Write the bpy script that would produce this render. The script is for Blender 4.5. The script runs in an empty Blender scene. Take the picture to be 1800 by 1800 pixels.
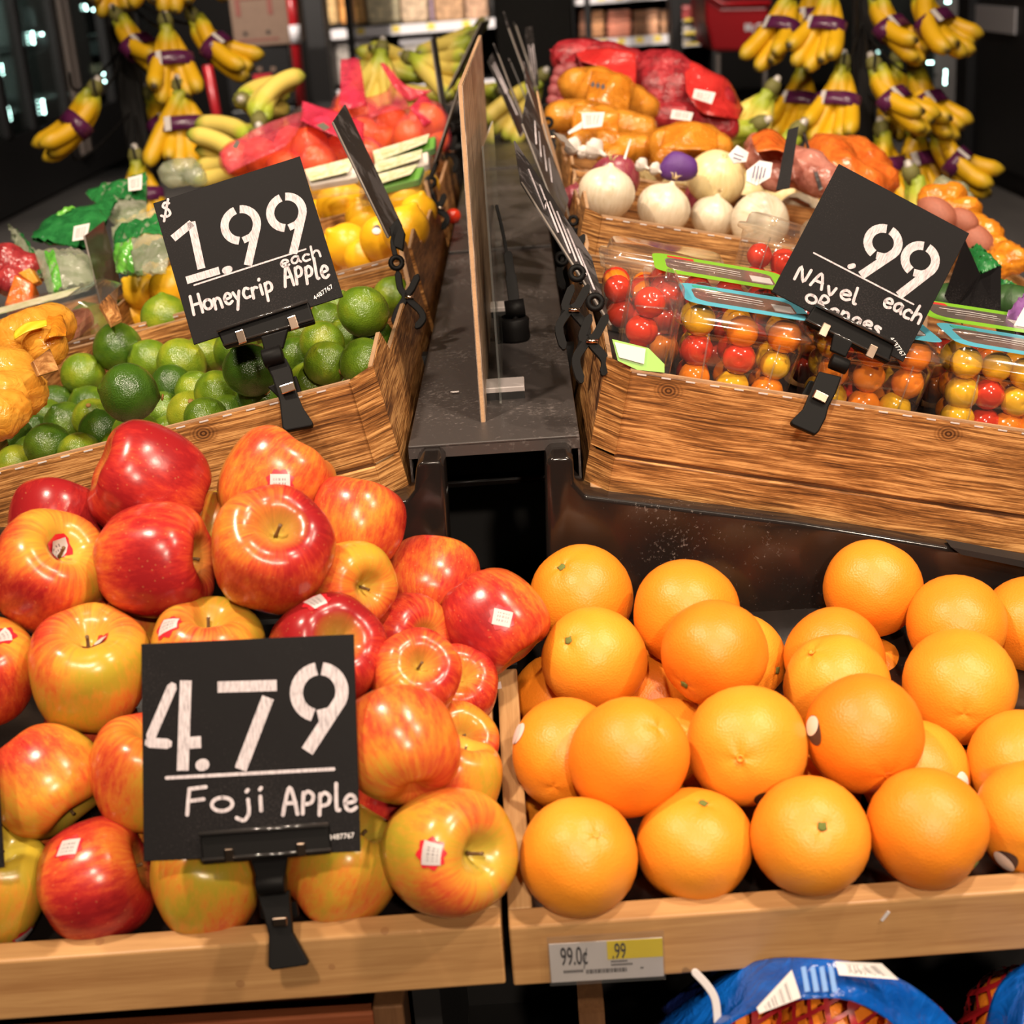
import bpy, math, random
import numpy as np
from math import sin, cos, pi, radians, sqrt, atan2
from mathutils import Matrix, Vector

# ------------------------------------------------------------------ camera
FPX = 2625.0                       # focal length in pixels of the 1800 px frame
CZ = 1.35                          # height of the lens above the shop floor
_roll = radians(3.8)
_yc = np.array([-.0019, .3657, -1.0]); _yc /= np.linalg.norm(_yc)
_s = np.array([cos(_roll), sin(_roll), 0.0]); _t = -(_s @ _yc) / _yc[2]
_xc = np.array([_s[0], _s[1], _t]); _xc /= np.linalg.norm(_xc)
_zc = np.cross(_xc, _yc)
MC = np.stack([_xc, _yc, _zc], 1)  # camera = MC @ world
CAM = np.array([0.0, 0.0, CZ])

scene = bpy.context.scene
cd = bpy.data.cameras.new('camera'); cam = bpy.data.objects.new('camera', cd)
scene.collection.objects.link(cam); scene.camera = cam
cd.sensor_width = 36.0; cd.sensor_fit = 'HORIZONTAL'; cd.lens = FPX / 1800 * 36
cd.clip_start = .02; cd.clip_end = 80
mw = Matrix([[MC[j][i] for j in range(3)] + [CAM[i]] for i in range(3)] + [[0, 0, 0, 1]])
cam.matrix_world = mw
cd.dof.use_dof = True; cd.dof.focus_distance = 1.36; cd.dof.aperture_fstop = 8.0

# ------------------------------------------------------------------ world and lamps
w = bpy.data.worlds.new('shop_air'); scene.world = w; w.use_nodes = True
bg = w.node_tree.nodes['Background']; bg.inputs[0].default_value = (1.0, .84, .70, 1); bg.inputs[1].default_value = .055

def spot(name, loc, target, power, angle, col=(1, .83, .65), radius=.06, blend=.6):
    l = bpy.data.lights.new(name, 'SPOT'); l.energy = power; l.color = col
    l.spot_size = radians(angle); l.spot_blend = blend; l.shadow_soft_size = radius
    o = bpy.data.objects.new(name, l); scene.collection.objects.link(o)
    o.location = loc
    o.rotation_euler = (Vector(target) - Vector(loc)).to_track_quat('-Z', 'Y').to_euler()
    return o

spot('ceiling_or_fill_spot', (-.15, -.85, 2.75), (-.15, 1.05, .85), 165, 62)
spot('ceiling_or_fill_spot', (.45, -1.35, 2.25), (.0, .95, .75), 175, 60)  # low front fill, added to brighten the rail fronts and shelf label
spot('ceiling_or_fill_spot', (1.55, .10, 2.80), (.25, 1.15, .85), 175, 62)
spot('ceiling_or_fill_spot', (-.9, .65, 2.9), (-.30, 1.8, .95), 235, 66)
spot('ceiling_or_fill_spot', (.75, .65, 2.9), (.30, 1.7, .95), 165, 66)
spot('ceiling_or_fill_spot', (-.75, 2.0, 2.9), (-.35, 2.9, .95), 130, 75)
spot('ceiling_or_fill_spot', (.8, 2.0, 2.9), (.45, 2.9, .95), 135, 75)
spot('ceiling_or_fill_spot', (0, 4.6, 3.0), (0, 5.6, .9), 70, 110)
spot('aisle_fill_spot', (-1.6, 8.4, 3.2), (-.8, 11.3, .9), 700, 90, (1, .88, .76))
spot('aisle_fill_spot', (-2.2, 6.5, 3.3), (-3.0, 10.5, 0), 900, 100, (1, .90, .80))  # fill added to lift the dark left aisle and its floor
spot('aisle_fill_spot', (2.0, 5.5, 3.3), (2.2, 8.5, 0), 420, 100, (1, .90, .80))  # fill added to lift the dark right aisle
spot('aisle_fill_spot', (1.4, 8.2, 3.2), (1.6, 11.3, .9), 420, 80, (1, .88, .76))

vs = scene.view_settings
vs.view_transform = 'Standard'; vs.look = 'None'; vs.gamma = 1.0; vs.exposure = -.30
try: vs.use_curve_mapping = False
except Exception: pass

cy = scene.cycles
cy.max_bounces = 5; cy.diffuse_bounces = 2; cy.glossy_bounces = 3; cy.transmission_bounces = 4; cy.transparent_max_bounces = 14
cy.caustics_reflective = False; cy.caustics_refractive = False

# ------------------------------------------------------------------ measuring: photo pixel -> point in the shop
def ray(px, py): return MC.T @ np.array([(px - 900) / FPX, (900 - py) / FPX, -1.0])
def P(px, py, d): return CAM + ray(px, py) * d
def PZ(px, py, z):
    r = ray(px, py); return CAM + r * ((z - CZ) / r[2])
def PY(px, py, y):
    r = ray(px, py); return CAM + r * (y / r[1])
def PP(px, py, p0, n):
    r = ray(px, py); return CAM + r * (((np.asarray(p0) - CAM) @ n) / (r @ n))
def depth(p): return -(MC @ (np.asarray(p) - CAM))[2]
def camdir(x, y, z): 
    d = MC.T @ np.array([x, y, z], float); return d / np.linalg.norm(d)
def unit(v): v = np.asarray(v, float); return v / (np.linalg.norm(v) or 1)

# ------------------------------------------------------------------ objects
COL = scene.collection
ORD = ['first', 'second', 'third', 'fourth', 'fifth', 'sixth', 'seventh', 'eighth', 'ninth', 'tenth', 'eleventh', 'twelfth', 'thirteenth', 'fourteenth', 'fifteenth', 'sixteenth', 'seventeenth', 'eighteenth', 'nineteenth', 'twentieth', 'twenty-first', 'twenty-second']
def tag(o, label=None, cat=None, group=None, kind=None):
    if label: o['label'] = label
    if cat: o['category'] = cat
    if group: o['group'] = group
    if kind: o['kind'] = kind
    return o
def frame(o, x, y, z):
    return Matrix([[x[i], y[i], z[i], o[i]] for i in range(3)] + [[0, 0, 0, 1]])
def TR(loc, rx=0, ry=0, rz=0):
    return Matrix.Translation(Vector(loc)) @ Matrix.Rotation(rz, 4, 'Z') @ Matrix.Rotation(ry, 4, 'Y') @ Matrix.Rotation(rx, 4, 'X')
def root(name, m, label=None, cat=None, group=None):
    o = bpy.data.objects.new(name, None); o.empty_display_size = .02
    COL.objects.link(o); o.matrix_world = m; return tag(o, label, cat, group)
def mesh(name, vf, smooth=True):
    v, f = vf[0], vf[1]
    me = bpy.data.meshes.new(name); me.from_pydata([tuple(map(float, p)) for p in v], [], [tuple(q) for q in f])
    me.polygons.foreach_set('use_smooth', [smooth] * len(me.polygons)); me.update(); return me
def put(name, me, mat, parent=None, m=None):
    o = bpy.data.objects.new(name, me); COL.objects.link(o)
    if mat and not me.materials: me.materials.append(mat)
    if parent: o.parent = parent
    if m is not None:
        if parent: o.matrix_local = m
        else: o.matrix_world = m
    return o
def obj(name, vf, mat, parent=None, smooth=True, m=None, bevel=0, seg=2, flat=None):
    o = put(name, mesh(name, vf, smooth), mat, parent, m)
    if bevel:
        b = o.modifiers.new('bevel', 'BEVEL'); b.width = bevel; b.segments = seg; b.limit_method = 'ANGLE'; b.angle_limit = radians(35)
    return o
def clone(o, parent=None, m=None):
    c = o.copy(); COL.objects.link(c); c.parent = parent
    if m is not None:
        if parent: c.matrix_local = m
        else: c.matrix_world = m
    return c
def clone_tree(o, m):
    c = clone(o, None, m)
    for ch in o.children:
        k = clone(ch, c)
        for g in ch.children: clone(g, k)
    return c

class MB:
    def __init__(s): s.v = []; s.f = []
    def add(s, vf, m=None):
        k = len(s.v)
        for p in vf[0]: s.v.append(tuple(m @ Vector(p)) if m is not None else tuple(p))
        s.f += [tuple(i + k for i in q) for q in vf[1]]; return s
    def __getitem__(s, i): return (s.v, s.f)[i]
def g_box(a, b):
    (x0, y0, z0), (x1, y1, z1) = a, b
    return [(x0,y0,z0),(x1,y0,z0),(x1,y1,z0),(x0,y1,z0),(x0,y0,z1),(x1,y0,z1),(x1,y1,z1),(x0,y1,z1)], \
           [(0,3,2,1),(4,5,6,7),(0,1,5,4),(1,2,6,5),(2,3,7,6),(3,0,4,7)]
def g_lathe(prof, n=24, fn=None):
    v = []; f = []; rows = []
    for r, z in prof:
        if r < 1e-6: rows.append([len(v)]); v.append((0, 0, z))
        else:
            rows.append(list(range(len(v), len(v) + n)))
            for k in range(n):
                a = 2 * pi * k / n; v.append((r * cos(a), r * sin(a), z))
    if fn: v = [fn(p) for p in v]
    for A, B in zip(rows, rows[1:]):
        for k in range(n):
            k2 = (k + 1) % n
            if len(A) == 1 and len(B) == 1: continue
            if len(A) == 1: f.append((A[0], B[k2], B[k]))
            elif len(B) == 1: f.append((A[k], A[k2], B[0]))
            else: f.append((A[k], A[k2], B[k2], B[k]))
    return v, f
def g_tube(path, rad, n=8, cap=True, flat=1.0):
    path = [np.asarray(p, float) for p in path]; L = len(path)
    if not hasattr(rad, '__len__'): rad = [rad] * L
    t0 = unit(path[1] - path[0]); up = np.array([0, 0, 1.0]) if abs(t0[2]) < .9 else np.array([1.0, 0, 0])
    a = unit(np.cross(up, t0)); v = []; f = []
    for i, p in enumerate(path):
        t = unit(path[min(i + 1, L - 1)] - path[max(i - 1, 0)])
        a = unit(a - t * (a @ t)); b = np.cross(t, a)
        for k in range(n):
            q = 2 * pi * k / n; v.append(p + a * cos(q) * rad[i] + b * sin(q) * rad[i] * flat)
    for i in range(L - 1):
        for k in range(n):
            k2 = (k + 1) % n; f.append((i*n+k, i*n+k2, (i+1)*n+k2, (i+1)*n+k))
    if cap: f.append(tuple(range(n))[::-1]); f.append(tuple((L-1)*n + k for k in range(n)))
    return v, f
def g_prism(poly, vec):
    poly = [np.asarray(p, float) for p in poly]; vec = np.asarray(vec, float); n = len(poly)
    v = poly + [p + vec for p in poly]
    nr = sum(np.cross(poly[i], poly[(i+1) % n]) for i in range(n))
    f = [tuple(range(n)), tuple(range(2*n-1, n-1, -1))] if nr @ vec < 0 else [tuple(range(n))[::-1], tuple(range(n, 2*n))]
    for i in range(n):
        j = (i + 1) % n
        f.append((i, i+n, j+n, j) if nr @ vec < 0 else (i, j, j+n, i+n))
    return v, f
def smooth_path(pts, k=6, closed=False):
    pts = [np.asarray(p, float) for p in pts]; n = len(pts); out = []
    rngs = range(n) if closed else range(n - 1)
    for i in rngs:
        if closed: p0, p1, p2, p3 = pts[i-1], pts[i], pts[(i+1) % n], pts[(i+2) % n]
        else: p0, p1, p2, p3 = pts[max(i-1, 0)], pts[i], pts[i+1], pts[min(i+2, n-1)]
        for j in range(k):
            t = j / k
            out.append(.5 * (2*p1 + (p2-p0)*t + (2*p0-5*p1+4*p2-p3)*t*t + (3*p1-p0-3*p2+p3)*t**3))
    if not closed: out.append(pts[-1])
    return out
def ribbon_poly(pts, width, caps=4):
    """closed outline of a stroke of given width around a 2-D polyline"""
    pts = [np.asarray(p, float) for p in pts]; n = len(pts); L = []; R = []
    wd = width if hasattr(width, '__len__') else [width] * n
    for i in range(n):
        t = unit(pts[min(i+1, n-1)] - pts[max(i-1, 0)]); nn = np.array([-t[1], t[0]]) * wd[i] / 2
        L.append(pts[i] + nn); R.append(pts[i] - nn)
    e = []
    if caps:
        t = unit(pts[-1] - pts[-2]); a0 = atan2(t[1], t[0]) + pi/2
        e = [pts[-1] + np.array([cos(a0 - pi*k/(caps+1)), sin(a0 - pi*k/(caps+1))]) * wd[-1]/2 for k in range(1, caps+1)]
        t = unit(pts[0] - pts[1]); a0 = atan2(t[1], t[0]) + pi/2
        s = [pts[0] + np.array([cos(a0 - pi*k/(caps+1)), sin(a0 - pi*k/(caps+1))]) * wd[0]/2 for k in range(1, caps+1)]
        return L, R, e, s
    return L, R, [], []
def g_stroke(pts, width, lift=0.0, caps=4):
    """flat stroke in the local xy plane as quads (safe for curls)"""
    L, R, e, s = ribbon_poly(pts, width, caps); v = []; f = []
    for a, b in zip(L, R): v += [(a[0], a[1], lift), (b[0], b[1], lift)]
    for i in range(len(L) - 1): f.append((2*i, 2*i+1, 2*i+3, 2*i+2))
    if e:
        k = len(v); v += [(q[0], q[1], lift) for q in e]; f.append((2*len(L)-1,) + tuple(range(k+len(e)-1, k-1, -1)) + (2*len(L)-2,))
        k = len(v); v += [(q[0], q[1], lift) for q in s]; f.append((0,) + tuple(range(k+len(s)-1, k-1, -1)) + (1,))
    return v, f
def world_of(o): return o.matrix_basis.copy() if o.parent is None else world_of(o.parent) @ o.matrix_basis
def to_local(parent, pts):
    m = np.array(world_of(parent).inverted()); return [m[:3, :3] @ np.asarray(p) + m[:3, 3] for p in pts]
def slab(name, pts, thick, mat, parent=None, bevel=0, toward=False, smooth=False, **kw):
    """solid plate: outline measured at (px, py, depth), thickness away from the lens"""
    w = [P(*p) for p in pts]; n = len(w); c = sum(w) / n
    nr = unit(sum(np.cross(w[i] - c, w[(i+1) % n] - c) for i in range(n)))
    if nr @ (c - CAM) < 0: nr = -nr
    if toward: nr = -nr
    if parent is None:
        z = -nr; x = unit(np.cross([0, 0, 1.0], z)); y = np.cross(z, x)
        m = frame(c, x, y, z); mi = np.array(m.inverted())
        vf = g_prism([mi[:3, :3] @ p + mi[:3, 3] for p in w], mi[:3, :3] @ nr * thick)
        return obj(name, vf, mat, None, smooth, m, bevel)
    l = to_local(parent, w); m = np.array(world_of(parent).inverted())[:3, :3]
    return obj(name, g_prism(l, m @ nr * thick), mat, parent, smooth, None, bevel)
def stroke_slab(name, pts, d, width, thick, mat, parent=None, k=5, caps=3, bevel=.0006):
    q = smooth_path(pts, k) if k else [np.asarray(p, float) for p in pts]
    L, R, e, s = ribbon_poly(q, width, caps)
    out = L + e + R[::-1] + s
    return slab(name, [(p[0], p[1], d) for p in out], thick, mat, parent, bevel)
# ------------------------------------------------------------------ materials
class NT:
    def __init__(s, name):
        s.m = bpy.data.materials.new(name); s.m.use_nodes = True; s.t = s.m.node_tree; s.t.nodes.clear()
        s.out = s.n('OutputMaterial')
    def n(s, kind, ins=None, **props):
        nd = s.t.nodes.new('ShaderNode' + kind)
        for k, v in props.items(): setattr(nd, k, v)
        for k, v in (ins or {}).items(): s.set(nd, k, v)
        return nd
    def set(s, nd, k, v):
        i = nd.inputs[k]
        if isinstance(v, bpy.types.NodeSocket): s.t.links.new(v, i)
        elif isinstance(v, bpy.types.Node): s.t.links.new(v.outputs[0], i)
        else:
            if i.type == 'RGBA' and len(v) == 3: v = (*v, 1)
            i.default_value = v
    def ramp(s, fac, stops, interp='LINEAR'):
        r = s.n('ValToRGB', {'Fac': fac}); cr = r.color_ramp; cr.interpolation = interp
        while len(cr.elements) < len(stops): cr.elements.new(.5)
        for e, (p, c) in zip(cr.elements, stops):
            e.position = p; e.color = (*c, 1) if hasattr(c, '__len__') else (c, c, c, 1)
        return r.outputs[0]
    def math(s, op, a, b=0.0, clamp=False):
        nd = s.n('Math', operation=op, use_clamp=clamp); s.set(nd, 0, a); s.set(nd, 1, b); return nd.outputs[0]
    def mix(s, fac, a, b, mode='MIX'):
        nd = s.n('Mix', data_type='RGBA', blend_type=mode)
        s.set(nd, 0, fac); s.set(nd, 6, a); s.set(nd, 7, b); return nd.outputs[2]
    def noise(s, vec, scale, detail=3, rough=.5, dist=0.0, out=0):
        return s.n('TexNoise', {'Vector': vec, 'Scale': scale, 'Detail': detail, 'Roughness': rough, 'Distortion': dist}).outputs[out]
    def coord(s, which='Object'): return s.n('TexCoord').outputs[which]
    def mapping(s, vec, scale=(1, 1, 1), loc=(0, 0, 0), rot=(0, 0, 0)):
        return s.n('Mapping', {'Vector': vec, 'Scale': scale, 'Location': loc, 'Rotation': rot}).outputs[0]
    def bump(s, h, strength=.3, dist=.001):
        return s.n('Bump', {'Height': h, 'Strength': strength, 'Distance': dist}).outputs[0]
    def bsdf(s, **ins):
        p = s.n('BsdfPrincipled', {k.replace('_', ' '): v for k, v in ins.items()})
        return p
    def done(s, sh): s.set(s.out, 'Surface', sh); return s.m
def plain(name, col, rough=.5, metal=0.0, spec=.5, bump=0, bscale=200, var=0, coat=0):
    t = NT(name); c = col
    if var or bump: co = t.coord()
    if var: c = t.mix(t.noise(co, bscale * .12, 3), tuple(x * (1 - var) for x in col), tuple(min(1, x * (1 + var)) for x in col))
    p = t.bsdf(Base_Color=c, Roughness=rough, Metallic=metal, Specular_IOR_Level=spec, Coat_Weight=coat, Coat_Roughness=.08)
    if bump: t.set(p, 'Normal', t.bump(t.noise(co, bscale, 2), bump, .0008))
    return t.done(p)
def film(name, col, alpha=.3, rough=.12, trans=.0, spec=.6, gloss=.10, diffuse=True):
    """thin clear or tinted plastic sheet: tinted see-through, some body, shine on top"""
    t = NT(name)
    tr = t.n('BsdfTransparent', {'Color': col})
    sh = tr.outputs[0]
    if alpha: 
        df = t.n('BsdfDiffuse', {'Color': col})
        sh = t.n('MixShader', {0: alpha, 1: tr, 2: df}).outputs[0]
    fr = t.n('LayerWeight', {'Blend': .16}).outputs['Facing']
    fr = t.math('ADD', t.math('MULTIPLY', fr, .75), gloss * .4)
    gl = t.n('BsdfGlossy', {'Color': (1, 1, 1), 'Roughness': rough})
    return t.done(t.n('MixShader', {0: fr, 1: sh, 2: gl}))
def emit(name, col, k):
    t = NT(name); return t.done(t.n('Emission', {'Color': col, 'Strength': k}))

def mat_apple():
    t = NT('apple_skin'); oi = t.n('ObjectInfo'); co = t.mapping(t.coord(), (.042, .042, .042))
    off = t.n('VectorMath', {0: co, 1: t.n('CombineXYZ', {0: t.math('MULTIPLY', oi.outputs['Random'], 9.0), 1: t.math('MULTIPLY', oi.outputs['Random'], 5.0), 2: oi.outputs['Random']})}, operation='ADD').outputs[0]
    sep = t.n('SeparateXYZ', {0: co}); osep = t.n('SeparateColor', {0: oi.outputs['Color']})
    rad = t.math('SQRT', t.math('ADD', t.math('MULTIPLY', sep.outputs[0], sep.outputs[0]), t.math('MULTIPLY', sep.outputs[1], sep.outputs[1])))
    # streaks follow the meridians of the fruit
    dirv = t.n('VectorMath', {0: t.n('CombineXYZ', {0: sep.outputs[0], 1: sep.outputs[1], 2: 0.0})}, operation='NORMALIZE').outputs[0]
    sv = t.n('VectorMath', {0: t.n('VectorMath', {0: dirv, 3: 1.0}, operation='SCALE').outputs[0], 1: t.n('CombineXYZ', {0: t.math('MULTIPLY', oi.outputs['Random'], 40.0), 1: 0.0, 2: t.math('MULTIPLY', sep.outputs[2], 10.0)})}, operation='ADD').outputs[0]
    streak = t.noise(sv, 8.5, 4, .68); fine = t.noise(sv, 26.0, 3, .6)
    big = t.noise(off, 15.0, 2, .4)
    k = t.math('ADD', t.math('MULTIPLY', big, 1.7), t.math('MULTIPLY', streak, .75))
    k = t.math('ADD', k, t.math('MULTIPLY', fine, .16))
    k = t.math('ADD', k, t.math('SUBTRACT', t.math('MULTIPLY', osep.outputs[0], .78), 1.235))
    col = t.ramp(k, [(.0, (.42, .30, .026)), (.22, (.60, .275, .032)), (.42, (.66, .165, .028)), (.60, (.58, .070, .024)), (.80, (.40, .022, .018)), (1.0, (.27, .012, .014))])
    # green-gold around the stem hollow
    hol = t.math('MULTIPLY', t.math('SUBTRACT', 1.0, t.math('MULTIPLY', rad, 48.0), True), t.math('GREATER_THAN', sep.outputs[2], 0.0))
    col = t.mix(t.math('MULTIPLY', hol, .85, True), col, (.50, .40, .06))
    dots = t.n('TexVoronoi', {'Vector': co, 'Scale': 190.0}); dd = t.math('LESS_THAN', dots.outputs['Distance'], .13)
    col = t.mix(t.math('MULTIPLY', dd, .10), col, (.85, .62, .22))
    p = t.bsdf(Base_Color=col, Roughness=.25, Specular_IOR_Level=.42, Coat_Weight=0.0, Coat_Roughness=.12, Subsurface_Weight=0.0)
    t.set(p, 'Normal', t.bump(t.noise(co, 120, 3), .12, .0012)); return t.done(p)
def mat_citrus(name, stops, bscale, bstr, rough=.38, spec=.5, big=20, coat=.0, bdist=.0009):
    t = NT(name); oi = t.n('ObjectInfo'); co = t.mapping(t.coord(), (.04, .04, .04))
    osep = t.n('SeparateColor', {0: oi.outputs['Color']})
    off = t.n('VectorMath', {0: co, 1: t.n('CombineXYZ', {0: t.math('MULTIPLY', oi.outputs['Random'], 7.0), 1: oi.outputs['Random'], 2: 0.0})}, operation='ADD').outputs[0]
    k = t.math('ADD', osep.outputs[0], t.math('MULTIPLY', t.math('SUBTRACT', t.noise(off, big, 3), .5), .7))
    col = t.ramp(k, stops)
    pores = t.n('TexVoronoi', {'Vector': off, 'Scale': bscale}, feature='F1').outputs['Distance']
    p = t.bsdf(Base_Color=col, Roughness=rough, Specular_IOR_Level=spec, Coat_Weight=coat, Coat_Roughness=.2)
    h = t.math('ADD', t.math('MULTIPLY', pores, .7), t.math('MULTIPLY', t.noise(off, 70, 3), 1.6))
    t.set(p, 'Normal', t.bump(h, bstr, bdist)); return t.done(p)
def mat_onion(name, a, b, c, rough=.32):
    t = NT(name); co = t.mapping(t.coord(), (.04, .04, .04)); sep = t.n('SeparateXYZ', {0: co})
    dirv = t.n('VectorMath', {0: t.n('CombineXYZ', {0: sep.outputs[0], 1: sep.outputs[1], 2: 0.0})}, operation='NORMALIZE').outputs[0]
    sv = t.n('VectorMath', {0: dirv, 1: t.n('CombineXYZ', {0: 0.0, 1: 0.0, 2: t.math('MULTIPLY', sep.outputs[2], 6.0)})}, operation='ADD').outputs[0]
    k = t.math('ADD', t.math('MULTIPLY', t.noise(sv, 9, 4, .6), .7), t.math('MULTIPLY', t.noise(co, 25, 3), .35))
    col = t.ramp(k, [(.3, c), (.5, b), (.7, a)])
    p = t.bsdf(Base_Color=col, Roughness=rough, Specular_IOR_Level=.5)
    t.set(p, 'Normal', t.bump(k, .25, .0015)); return t.done(p)
def mat_printed_wood(name, lo=(.040, .013, .005), mid=(.32, .13, .036), hi=(.64, .33, .115), grain=(6.0, 6.0, 170), knots=((.30, .10), (.055, .10))):
    """burnt pine print on cardboard; object axes u (across), v (deep), n (up)"""
    t = NT(name); co = t.coord(); 
    warp = t.noise(t.mapping(co, (3, 3, 12)), 2.0, 2)
    wv = t.n('VectorMath', {0: co, 1: t.n('CombineXYZ', {0: 0.0, 1: 0.0, 2: t.math('MULTIPLY', warp, .012)})}, operation='ADD').outputs[0]
    kn = None; sep = t.n('SeparateXYZ', {0: co})
    for (u, z) in knots:
        du = t.math('MULTIPLY', t.math('SUBTRACT', sep.outputs[0], u), .75); dz = t.math('SUBTRACT', sep.outputs[2], z)
        r = t.math('SQRT', t.math('ADD', t.math('MULTIPLY', du, du), t.math('MULTIPLY', dz, dz)))
        kn = r if kn is None else t.math('MINIMUM', kn, r)
    if kn is None: kn = 1.0
    near = t.math('SUBTRACT', 1.0, t.math('MULTIPLY', kn, 95.0), True)
    ringv = t.math('MULTIPLY', t.math('SINE', t.math('MULTIPLY', kn, 2600.0)), .07)
    g1 = t.noise(t.mapping(wv, grain), 2.2, 5, .72); g2 = t.noise(t.mapping(wv, (grain[0]*1.6, grain[1]*1.6, grain[2]*2.6)), 2.2, 4, .7)
    blot = t.noise(t.mapping(co, (5, 5, 36)), 1.6, 4)
    k = t.math('ADD', t.math('MULTIPLY', g1, .55), t.math('MULTIPLY', g2, .42))
    k = t.math('ADD', k, t.math('MULTIPLY', t.math('SUBTRACT', blot, .5), .24))
    k = t.mix(near, k, t.math('ADD', .40, ringv)); 
    col = t.ramp(k, [(.36, lo), (.435, tuple(.45*(a+b) for a, b in zip(lo, mid))), (.49, mid), (.56, hi), (.70, tuple(min(1, x*1.2) for x in hi))])
    p = t.bsdf(Base_Color=col, Roughness=.42, Specular_IOR_Level=.4); t.set(p, 'Normal', t.bump(k, .25, .0006)); return t.done(p)
def mat_oak(name, a=(.36, .175, .065), b=(.50, .275, .11), grain=(1.0, 22, 22), rough=.38):
    t = NT(name); co = t.coord(); v = t.mapping(co, grain)
    k = t.math('ADD', t.math('MULTIPLY', t.noise(v, 5.0, 5, .6, .6), .7), t.math('MULTIPLY', t.noise(t.mapping(co, tuple(g*5 for g in grain)), 6.0, 3), .3))
    sp = t.math('LESS_THAN', t.n('TexVoronoi', {'Vector': t.mapping(co, (1, 1, 1)), 'Scale': 22.0}).outputs['Distance'], .07)
    col = t.mix(t.math('MULTIPLY', sp, .5), t.ramp(k, [(.32, a), (.62, b)]), (.28, .12, .05))
    p = t.bsdf(Base_Color=col, Roughness=rough, Specular_IOR_Level=.35); t.set(p, 'Normal', t.bump(k, .12, .0006)); return t.done(p)
def mat_speck(name, base, dust, rough=.22, scale=60, amount=.60, coat=0, spec=.5):
    t = NT(name); co = t.coord(); k = t.noise(co, scale, 5, .75); big = t.noise(co, 9, 3)
    f = t.ramp(t.math('MULTIPLY', t.math('ADD', k, t.math('MULTIPLY', big, .55)), .72), [(amount, 0.0), (amount + .07, 1.0)])
    f2 = t.math('MULTIPLY', f, .5)
    p = t.bsdf(Base_Color=t.mix(f2, base, dust), Roughness=t.math('ADD', rough, t.math('MULTIPLY', f, .35)), Specular_IOR_Level=spec, Coat_Weight=coat)
    t.set(p, 'Normal', t.bump(t.noise(co, 26, 3), .10, .003)); return t.done(p)
def mat_along(name, stops, rough=.42, bump=.12):
    """colour runs along the fruit, stem 0 to tip 1, in the mesh attribute 'along'"""
    t = NT(name); oi = t.n('ObjectInfo'); at = t.n('Attribute', attribute_name='along'); co = t.coord()
    k = t.math('ADD', at.outputs['Fac'], t.math('MULTIPLY', t.math('SUBTRACT', t.noise(co, 40, 3), .5), .12))
    col = t.ramp(k, stops)
    mott = t.noise(co, 55, 4, .7); col = t.mix(t.math('MULTIPLY', t.math('GREATER_THAN', mott, .68), .4), col, (.25, .13, .02))
    p = t.bsdf(Base_Color=col, Roughness=rough, Specular_IOR_Level=.4); t.set(p, 'Normal', t.bump(t.noise(co, 60, 2), bump, .002)); return t.done(p)
def mat_print(name, base, ink, bars=60, rows=0, rough=.4, axis=0):
    """paper label with rows of small print or barcode bars; uses UV"""
    t = NT(name); uv = t.coord('UV'); 
    w1 = t.noise(t.mapping(uv, (bars, .01, 1) if axis == 0 else (.01, bars, 1)), 1.0, 1)
    bar = t.math('GREATER_THAN', w1, .52)
    sep = t.n('SeparateXYZ', {0: uv})
    inx = t.math('MULTIPLY', t.math('GREATER_THAN', sep.outputs[0], .14), t.math('LESS_THAN', sep.outputs[0], .86))
    iny = t.math('MULTIPLY', t.math('GREATER_THAN', sep.outputs[1], .16), t.math('LESS_THAN', sep.outputs[1], .84))
    f = t.math('MULTIPLY', bar, t.math('MULTIPLY', inx, iny))
    if rows:
        f = t.math('MULTIPLY', f, t.math('GREATER_THAN', t.math('FRACT', t.math('MULTIPLY', sep.outputs[1], float(rows))), .42))
    p = t.bsdf(Base_Color=t.mix(t.math('MULTIPLY', f, .85), base, ink), Roughness=rough); return t.done(p)
def mat_net(name, col, scale=170, hole=.55, rough=.4, body=.0):
    """knitted net: real strands with see-through holes"""
    t = NT(name); co = t.coord(); v = t.mapping(co, (1, 1, 1), rot=(.6, .4, .7))
    a = t.n('TexWave', {'Vector': v, 'Scale': scale / 6.28, 'Distortion': .6, 'Detail': 1.0}, bands_direction='X').outputs['Fac']
    b = t.n('TexWave', {'Vector': v, 'Scale': scale / 6.28, 'Distortion': .6, 'Detail': 1.0}, bands_direction='Z').outputs['Fac']
    strand = t.math('GREATER_THAN', t.math('MAXIMUM', a, b), hole)
    strand = t.math('MAXIMUM', strand, body)
    p = t.bsdf(Base_Color=col, Roughness=rough); tr = t.n('BsdfTransparent')
    return t.done(t.n('MixShader', {0: strand, 1: tr, 2: p}))

M = {}
M['apple'] = mat_apple()
M['orange'] = mat_citrus('orange_peel', [(.1, (.83, .19, .011)), (.5, (.88, .265, .016)), (.85, (.91, .36, .032))], 640, .30, .42, .5, 14)
M['lime'] = mat_citrus('lime_peel', [(.0, (.018, .050, .006)), (.35, (.044, .105, .008)), (.62, (.135, .225, .012)), (.9, (.38, .40, .025))], 480, .55, .28, .6, 26)
M['lemon'] = mat_citrus('lemon_peel', [(.1, (.80, .35, .008)), (.5, (.90, .48, .014)), (.85, (.94, .60, .035))], 380, .28, .34, .5, 16)
M['mandarin'] = mat_citrus('mandarin_peel', [(.1, (.80, .13, .01)), (.5, (.90, .19, .015)), (.85, (.92, .26, .02))], 420, .3, .36)
M['stem'] = plain('dry_stem', (.17, .09, .035), .7, bump=.4, bscale=500)
M['button'] = plain('green_button', (.16, .19, .035), .7, bump=.5, bscale=600)
M['scar'] = plain('brown_scar', (.35, .17, .04), .7)
M['sticker_red'] = plain('sticker_red', (.62, .02, .03), .3)
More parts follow.
